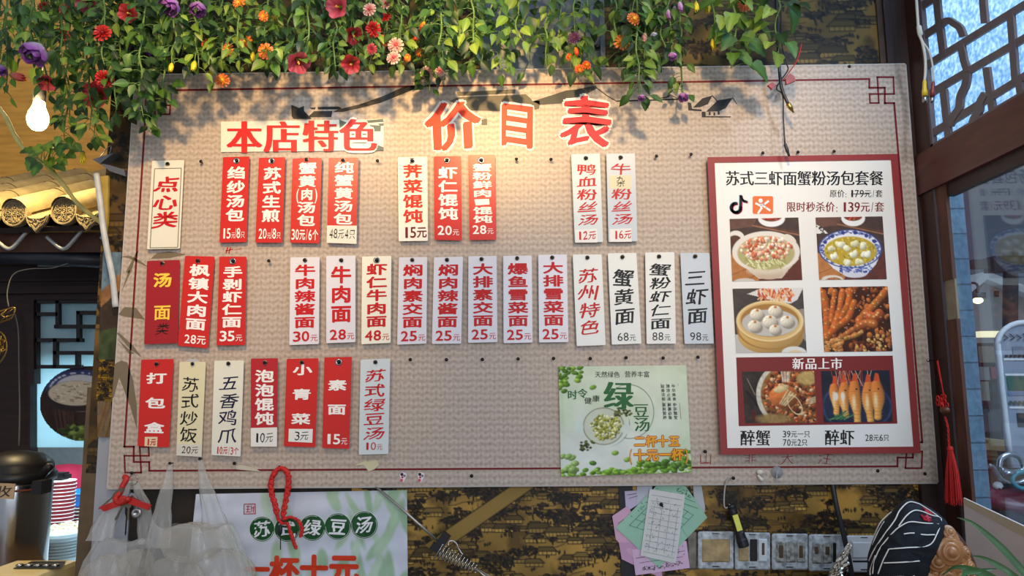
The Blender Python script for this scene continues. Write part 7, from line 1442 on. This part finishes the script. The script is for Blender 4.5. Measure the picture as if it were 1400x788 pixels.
# motorbike
ym = 1.6
mk = thing('motorbike', OP(1385, 700, ym), 'parked dark red motorbike with chrome handlebar outside the right glass', 'motorbike')
CH = mat('bike_chrome', rgb(190, 194, 198), rough=.2, metal=.9); mb = MB()
mb.tube(bez([OP(x, y, ym) for x, y in ((1352, 637), (1358, 640), (1364, 650), (1372, 658), (1386, 662), (1404, 656), (1420, 640))], 5), .011, 8); mb.build('handlebar', CH, mk)
mb = MB(); mb.tube(bez([OP(x, y, ym-.05) for x, y in ((1366, 640), (1368, 628), (1378, 622), (1392, 624), (1398, 636), (1396, 644), (1380, 646), (1368, 642))], 5), .012, 8); mb.tube([OP(1372, 648, ym-.06), OP(1388, 646, ym-.06)], .010, 8); mb.build('luggage_bar', CH, mk)
mb = MB(); mb.ball(OP(1364.5, 665, ym), (.022, .022, .02), None, 12, 8); mb.build('turn_signal', mat('lamp_white', rgb(236, 236, 230), rough=.2), mk)
mb = MB(); c = OP(1400, 657, ym-.06); mb.tube([c+Vector((.05*math.cos(k*PI/10), 0, .036*math.sin(k*PI/10))) for k in range(21)], .010, 8); mb.build('mirror_rim', mat('aqua', rgb(80, 150, 160), rough=.3), mk)
mb = MB(); mb.grid(lambda u, v: OP(1396, 683, ym)+Vector((.20*math.sin(PI*v)*math.cos(2*PI*u), .12*math.sin(PI*v)*math.sin(2*PI*u), .06*math.cos(PI*v)+.03*math.sin(2*PI*u)*math.sin(PI*v))), 24, 12, closed_u=True); mb.build('tank', mat('dark_red_paint', rgb(96, 18, 34), rough=.3), mk)
mb = MB(); mb.box((OP(1352, 690, ym).x, ym-.1, OP(1352, 720, ym).z), (OP(1420, 690, ym).x, ym+.1, OP(1352, 694, ym).z)); mb.tube([OP(1362, 668, ym), OP(1374, 664, ym), OP(1386, 672, ym)], .02, 8)
for w_ in (1360, 1470): c = OP(w_, 800, ym); mb.tube([c+Vector((.27*math.cos(k*PI/14), 0, .27*math.sin(k*PI/14)))-Vector((0, 0, c.z-.30)) for k in range(29)], .05, 8)
mb.box((OP(1362, 700, ym).x, ym-.05, .3), (OP(1465, 700, ym).x, ym+.05, OP(1362, 716, ym).z)); mb.build('frame', mat('bike_black', rgb(40, 38, 38), rough=.5, noise=.3, nscale=20), mk)
# pale board standing inside along the right wall
xs_ = .955; q = [PX(1317, 681, xs_), PX(1400, 720, xs_), PX(1560, 795, xs_), PX(1560, 900, xs_), PX(1330, 900, xs_)]
wb = thing('pale_board', PX(1330, 788, xs_), 'pinkish white translucent board leaning along the window at the lower right', 'board'); mb = MB(); mb.prism(q, (.004, 0, 0)); mb.build('sheet', mat('pinkish_sheet', rgb(228, 216, 210), rough=.45, noise=.06, nscale=10), wb)
mb = MB(); bandp = [(1317, 681), (1400, 720), (1560, 795), (1560, 813), (1400, 735), (1318, 690)]; mb.poly([PX(x, y, xs_-.0008) for x, y in bandp], rgb(204, 190, 160)); mb.build('top_band', PRINT, wb)
# tassel
tx = .962
tas = thing('red_tassel', PX(1297, 600, tx), 'red Chinese knot tassel with a bead hanging from a nail on the corner post', 'tassel')
mb = MB(); mb.tube(bez([PX(x, y, tx) for x, y in ((1282, 493), (1285, 510), (1288, 528), (1290, 542))], 5), .0014, 6); mb.tube(bez([PX(x, y, tx-.001) for x, y in ((1281, 494), (1286, 520), (1291, 542))], 5), .0012, 6)
cp = [PX(x, y, tx) for x, y in ((1292, 570), (1296, 585), (1297, 600), (1298, 612))]; sp_ = bez(cp, 8)
for s in (0, PI): mb.tube([p+Vector((.0014*math.cos(k*.9+s), .0014*math.sin(k*.9+s), 0)) for k, p in enumerate(sp_)], .0015, 5)
mb.build('cord', RCORD, tas); c = PX(1291, 550, tx); R = random.Random(5); mb = MB()
for k in range(16):
    a = R.uniform(0, 2*PI); r = R.uniform(.010, .020); d = Vector((0, math.cos(a)*r*.9, math.sin(a)*r*.75)); e = Vector((0, -d.z, d.y))*.35; xo = Vector((R.uniform(-.012, .004), 0, 0)); mb.tube(bez([c+xo, c+d*.8+e+xo, c+d*1.15+xo, c+d*.8-e+xo, c+xo], 4), .0017, 5)
mb.build('knot', RCORD, tas); mb = MB(); b0 = PX(1292, 561, tx-.004); mb.ball(b0, (.010, .013, .009), None, 16, 10); mb.build('bead', mat('brown_bead', rgb(96, 56, 34), rough=.2), tas)
mb = MB(); t0 = PX(1299, 612, tx); zt_, zb_ = t0.z, PX(1303, 689, tx).z; mb.lathe([(.003, .003), (.006, 0), (.0065, -.006), (.005, -.009)], t0, (0, 0, 1), 14)
for k in range(150):
    a = R.uniform(0, 2*PI); r = R.random()**.5; h = zt_-zb_; bt = Vector((math.cos(a)*.015*r-.002, math.sin(a)*.024*r, -h*R.uniform(.9, 1.02))); md = Vector((math.cos(a)*.011*r, math.sin(a)*.017*r, -h*.45)); mb.tube(bez([t0+Vector((math.cos(a)*.004, math.sin(a)*.004, -.004)), t0+md, t0+bt], 3), .0009, 4, caps=False)
mb.build('fringe', RCORD, tas); c = PX(1284, 493, XW-.001); nl = MB(); nl.lathe([(.001, 0), (.0012, .024), (.004, .025), (.0035, .028), (.001, .029)], c, (-1, 0, 0), 12); o = nl.build('nail', STEEL, origin=c); tag(o, 'small steel nail holding the red tassel on the corner post', 'nail')
# white cable with yellow and red plugs
WC = mat('white_cable', rgb(190, 184, 168), rough=.5); xc = .95
def CP(x, y, d=-.14): return P(x, y, d)
av = thing('av_cable', CP(1262, 50), 'off-white audio cable with yellow and red plugs dangling before the right lattice window', 'cable')
mb = MB(); mb.tube(bez([CP(x, y) for x, y in ((1250, -60), (1253, 0), (1255, 30), (1256, 45), (1261, 58), (1265, 80), (1265, 100), (1264, 111))], 5), .0032, 8); mb.tube(bez([CP(x, y) for x, y in ((1257, 46), (1262, 58), (1270, 70), (1275, 90), (1276, 112))], 5), .0022, 8); mb.lathe([(.003, 0), (.0058, .003), (.0058, .022), (.003, .026)], CP(1256, 35), CP(1260, 55)-CP(1256, 35), 12); mb.build('wire', WC, av)
for nm, col, (x0, y0), (x1, y1), r in (('yellow_plug', (216, 180, 40), (1264, 110), (1264.5, 140), .0062), ('red_plug', (130, 50, 50), (1276, 112), (1274, 140), .0056)):
    a, c = CP(x0, y0), CP(x1, y1); ax = (c-a).normalized(); L = (c-a).length; mb = MB(); mb.lathe([(r*.55, 0), (r*.7, L*.1), (r*.75, L*.35), (r, L*.5), (r, L*.72)], a, ax, 16); o = mb.build(nm, mat(nm, rgb(*col), rough=.4), av); mb = MB(); mb.lathe([(r*.85, L*.72), (r*.9, L*.98), (r*.6, L), (r*.3, L)], a, ax, 16); mb.build('metal_tip', STEEL, o)
# black cord and foil in front of the switches
mb = MB(); mb.tube(bez([P(x, y, d) for x, y, d in ((1137, 655, .012), (1143, 690, .002), (1151, 722, -.004), (1158, 752, -.008), (1165, 790, -.01), (1168, 830, -.01))], 5), .0058, 10); o = mb.build('hanging_cable', BC, origin=P(1151, 722, 0)); tag(o, 'thick black cord running down the wall across the right switch plates', 'cord')
mb = MB(); R = random.Random(6); A, B = P(1162, 742, -.05), P(1138, 800, -.06)
def foil(u, v): p = A.lerp(B, v); r = (.004+.011*min(1, v*1.6))*(1+.35*math.sin(5*2*PI*u+9*v)*math.sin(21*v+3)+.2*math.sin(3*2*PI*u-17*v)); return p+Vector((r*math.cos(2*PI*u), r*.7*math.sin(2*PI*u), .25*r*math.cos(2*PI*u)))
mb.grid(foil, 30, 26, closed_u=True, smooth=False); o = mb.build('foil_wrapper', mat('foil', rgb(206, 200, 184), rough=.18, metal=1.0), origin=B); tag(o, 'crumpled silvery foil wrapper in front of the rightmost switches', 'foil')
# striped cap on a carved wooden ornament
yC = -.36; kC = (1.78+yC)/1010
sil = [(1240, 682), (1262, 690), (1280, 700), (1296, 716), (1299, 728), (1292, 746), (1278, 770), (1266, 800), (1240, 830), (1205, 830), (1188, 800), (1186, 770), (1191, 745), (1202, 722), (1215, 706), (1229, 690)]
cx_, cy_ = 1240, 752
angs = sorted([(math.atan2(y-cy_, x-cx_), math.hypot(x-cx_, y-cy_)) for x, y in sil])
def rad(a):
    a = (a+PI) % (2*PI)-PI; n = len(angs)
    for i in range(n):
        a0, r0 = angs[i]; a1, r1 = angs[(i+1) % n]; a1_ = a1+(2*PI if i == n-1 else 0); aa = a if a >= a0 else a+2*PI
        if a0 <= aa <= a1_: t = (aa-a0)/(a1_-a0); t = t*t*(3-2*t)*.5+t*.5; return r0+(r1-r0)*t
    return angs[0][1]
capd = .075
def capP(px, py, lift=0.0):
    a = math.atan2(py-cy_, px-cx_); rho = min(math.hypot(px-cx_, py-cy_)/rad(a), .995); return P(px, py, yC-(capd)*(1-rho**2.2)**.55-lift)
cap = thing('cap', P(1240, 800, yC), 'black pinstriped cloth cap with white piping resting on the carved wooden ornament', 'cap')
mb = MB()
def capf(u, v):
    a = 2*PI*u; s = math.sin(PI*v); r = rad(a)*max(s, .001)**.9; px, py = cx_+r*math.cos(a), cy_+r*math.sin(a); front = math.cos(PI*v) > 0; rho = s**.9; dd = capd*(1-min(rho, 1)**2.2)**.55; fold = .0035*math.sin(7*a+3*math.sin(2*a))*s
    return P(px, py, yC-(dd if front else -dd*.8)+fold*(1 if front else 0))
mb.grid(capf, 72, 36, closed_u=True); mb.build('crown', mat('black_cloth', rgb(30, 33, 38), rough=.85, noise=.15, nscale=60, spec=.2), cap)
mb = MB(); o5 = lambda pts: [(1150+x/5.6, 660+y/5.6) for x, y in pts]
for pts in ([(600, 165), (520, 150), (450, 212), (410, 290), (330, 400), (250, 520), (214, 600)], [(745, 262), (690, 250), (620, 222), (560, 215), (500, 255), (440, 335)], [(745, 318), (640, 312), (530, 302), (460, 332), (400, 380), (300, 500), (256, 600), (240, 700)], [(480, 395), (520, 389), (560, 388)], [(610, 398), (660, 402), (715, 400)],
            [(365, 510), (500, 500), (670, 482), (735, 390), (766, 290), (745, 262), (680, 215), (600, 165)], [(325, 617), (460, 612), (600, 602)], [(365, 510), (320, 600), (282, 700)], [(385, 225), (310, 295), (270, 370), (232, 470)], [(330, 300), (272, 400), (240, 480)], [(560, 716), (430, 722), (300, 724)], [(262, 560), (225, 660), (222, 710)]):
    mb.tube(bez([capP(x, y, .0014) for x, y in o5(pts)], 6), .0011, 6)
mb.build('piping', mat('white_piping', rgb(222, 218, 208), rough=.7), cap)
mb = MB(); R = random.Random(4); rdE = [rgb(170, 40, 52), rgb(190, 70, 84)]
for (a, c) in (((626, 196), (690, 240)), ((640, 215), (668, 232)), ((612, 250), (650, 290)), ((640, 262), (684, 272)), ((655, 250), (668, 300)), ((630, 285), (684, 290)), ((660, 230), (694, 245))):
    p, q = o5([a])[0], o5([c])[0]; mb.tube([capP(lerp(p[0], q[0], t), lerp(p[1], q[1], t), .001) for t in (0, .33, .66, 1)], .0021, 6, rdE[R.randint(0, 1)])
mb.build('embroidery', VCOLR, cap)
WDC = mat('carved_wood', rgb(172, 116, 68), rough=.38, noise=.25, nscale=26, coat=.2); WDD = mat('carved_wood_dark', rgb(74, 44, 30), rough=.5, noise=.3, nscale=24)
yW_ = -.34; wc = thing('wood_carving', P(1290, 860, yW_), 'carved brown wooden ornament of curled knobs under the striped cap', 'carving')
mb = MB(); mb.grid(lambda u, v: P(1285, 830, yW_)+Vector((.078*math.sin(PI*v)*math.cos(2*PI*u)*(1+.08*math.sin(5*2*PI*u+6*v)), -.030*math.sin(PI*v)*math.sin(2*PI*u), .155*math.cos(PI*v))), 36, 24, closed_u=True); mb.build('body', WDD, wc)
R = random.Random(12)
for px, py, r, dx, dz in ((1298, 728, 9, .2, .6), (1303, 733, 7, .5, .3), (1296, 738, 14, -.1, .5), (1299, 755, 17, 0, .1), (1282, 768, 13, -.3, .1), (1312, 748, 8, .6, .3), (1321, 756, 8, .7, .2), (1310, 765, 13, .3, 0), (1322, 768, 9, .7, 0), (1298, 776, 13, -.1, -.1), (1278, 784, 14, -.4, -.1), (1313, 780, 12, .3, -.1), (1328, 778, 9, .8, 0), (1296, 792, 12, 0, -.1), (1268, 796, 12, -.5, 0), (1330, 790, 8, .8, 0), (1318, 797, 12, .3, 0), (1304, 806, 12, 0, 0), (1280, 806, 14, -.3, 0)):
    rr = r*kC; ax = Vector((dx*.8, -1, dz*.8)).normalized(); c = P(px, py, yW_-.055+.02*abs(dx)+R.uniform(-.006, .006)); mb = MB()
    mb.lathe([(rr*.55, -rr*.9), (rr*1.0, -rr*.35), (rr*1.04, 0), (rr*.92, rr*.14), (rr*.74, rr*.06), (rr*.70, rr*.2), (rr*.52, rr*.3), (rr*.44, rr*.2), (rr*.36, rr*.38), (rr*.16, rr*.48), (.0003, rr*.48)], c, ax, 24); mb.build('curl', WDC, wc)
# spider plant
sp_o = P(1420, 900, -.50); pl = thing('spider_plant', (sp_o.x, sp_o.y, 1.06), 'green strap-leaved plant reaching in from the lower right corner', 'plant')
LFG = mat('strap_leaf', rgb(70, 108, 62), rough=.35, noise=.15, nscale=20)
def strap(pts, w, dd=-.48):
    q = bez([P(x, y, d) for x, y, d in pts], 8); mb = MB(); n = len(q); vs = []
    for i, p in enumerate(q):
        t = (q[min(i+1, n-1)]-q[max(i-1, 0)]).normalized(); s = t.cross(Vector((0, -1, 0))).normalized(); ww = w*(math.sin(PI*min(.5+i/(n-1)*.5, 1.0))*.0+min(1, (n-1-i)/(n-1)*2.2+.06)); vs += [p-s*ww, p+Vector((0, .0025, 0)), p+s*ww]
    mb.add(vs, [(i*3+j, i*3+j+1, i*3+j+4, i*3+j+3) for i in range(n-1) for j in range(2)], None, True); mb.build('leaf', LFG, pl)
base = (1450, 880, -.50)
strap([base, (1420, 812, -.5), (1398, 781, -.49), (1364, 744, -.48), (1330, 716, -.47), (1309, 708, -.46)], .0062)
strap([base, (1410, 812, -.5), (1384, 786, -.5), (1362, 772, -.49), (1344, 763, -.48), (1326, 760, -.47)], .005)
strap([base, (1400, 820, -.52), (1356, 790, -.53), (1330, 780, -.53), (1306, 776, -.52), (1288, 787, -.5)], .006)
strap([base, (1390, 840, -.52), (1320, 790, -.54), (1340, 781, -.53), (1364, 778, -.52)], .005); strap([base, (1440, 820, -.5), (1420, 770, -.48), (1412, 740, -.46)], .005)
mb = MB(); mb.lathe([(.04, 0), (.05, .005), (.062, .10), (.066, .11), (.058, .11), (.055, .09), (.001, .085)], (sp_o.x+.02, sp_o.y, 1.06), (0, 0, 1), 28); mb.build('pot', mat('plant_pot', rgb(170, 160, 150), rough=.5), pl)
mb = MB(); mb.tube(bez([(sp_o.x+.02, sp_o.y, 1.145), P(1455, 890, -.50), P(*base)], 4), .004, 6); mb.build('crown', LFG, pl)
# counter below the frame that carries the ornament and the pot
mb = MB(); mb.box((.1, -.75, 1.01), (.95, -.10, 1.055)); mb.box((.15, -.7, 0), (.9, -.62, 1.01)); o = mb.build('front_counter', mat('counter_wood', rgb(110, 84, 60)), origin=(.5, -.4, 0)); tag(o, 'brown counter under the wooden carving and the plant pot', 'counter')
mb = MB(); p, q = OP(1340, 700, 2.75), OP(1405, 700, 2.75); mb.box((p.x, 2.62, 0), (q.x, 3.2, OP(1350, 632, 2.7).z-.01)); mb.box((p.x-.02, 2.60, OP(1350, 632, 2.7).z-.03), (q.x+.02, 3.22, OP(1350, 632, 2.7).z-.008)); o = mb.build('crate', mat('crate_wood', rgb(92, 78, 58), rough=.8, noise=.2, nscale=10), origin=p); tag(o, 'brown crate under the pile of planks outside the right glass', 'crate')
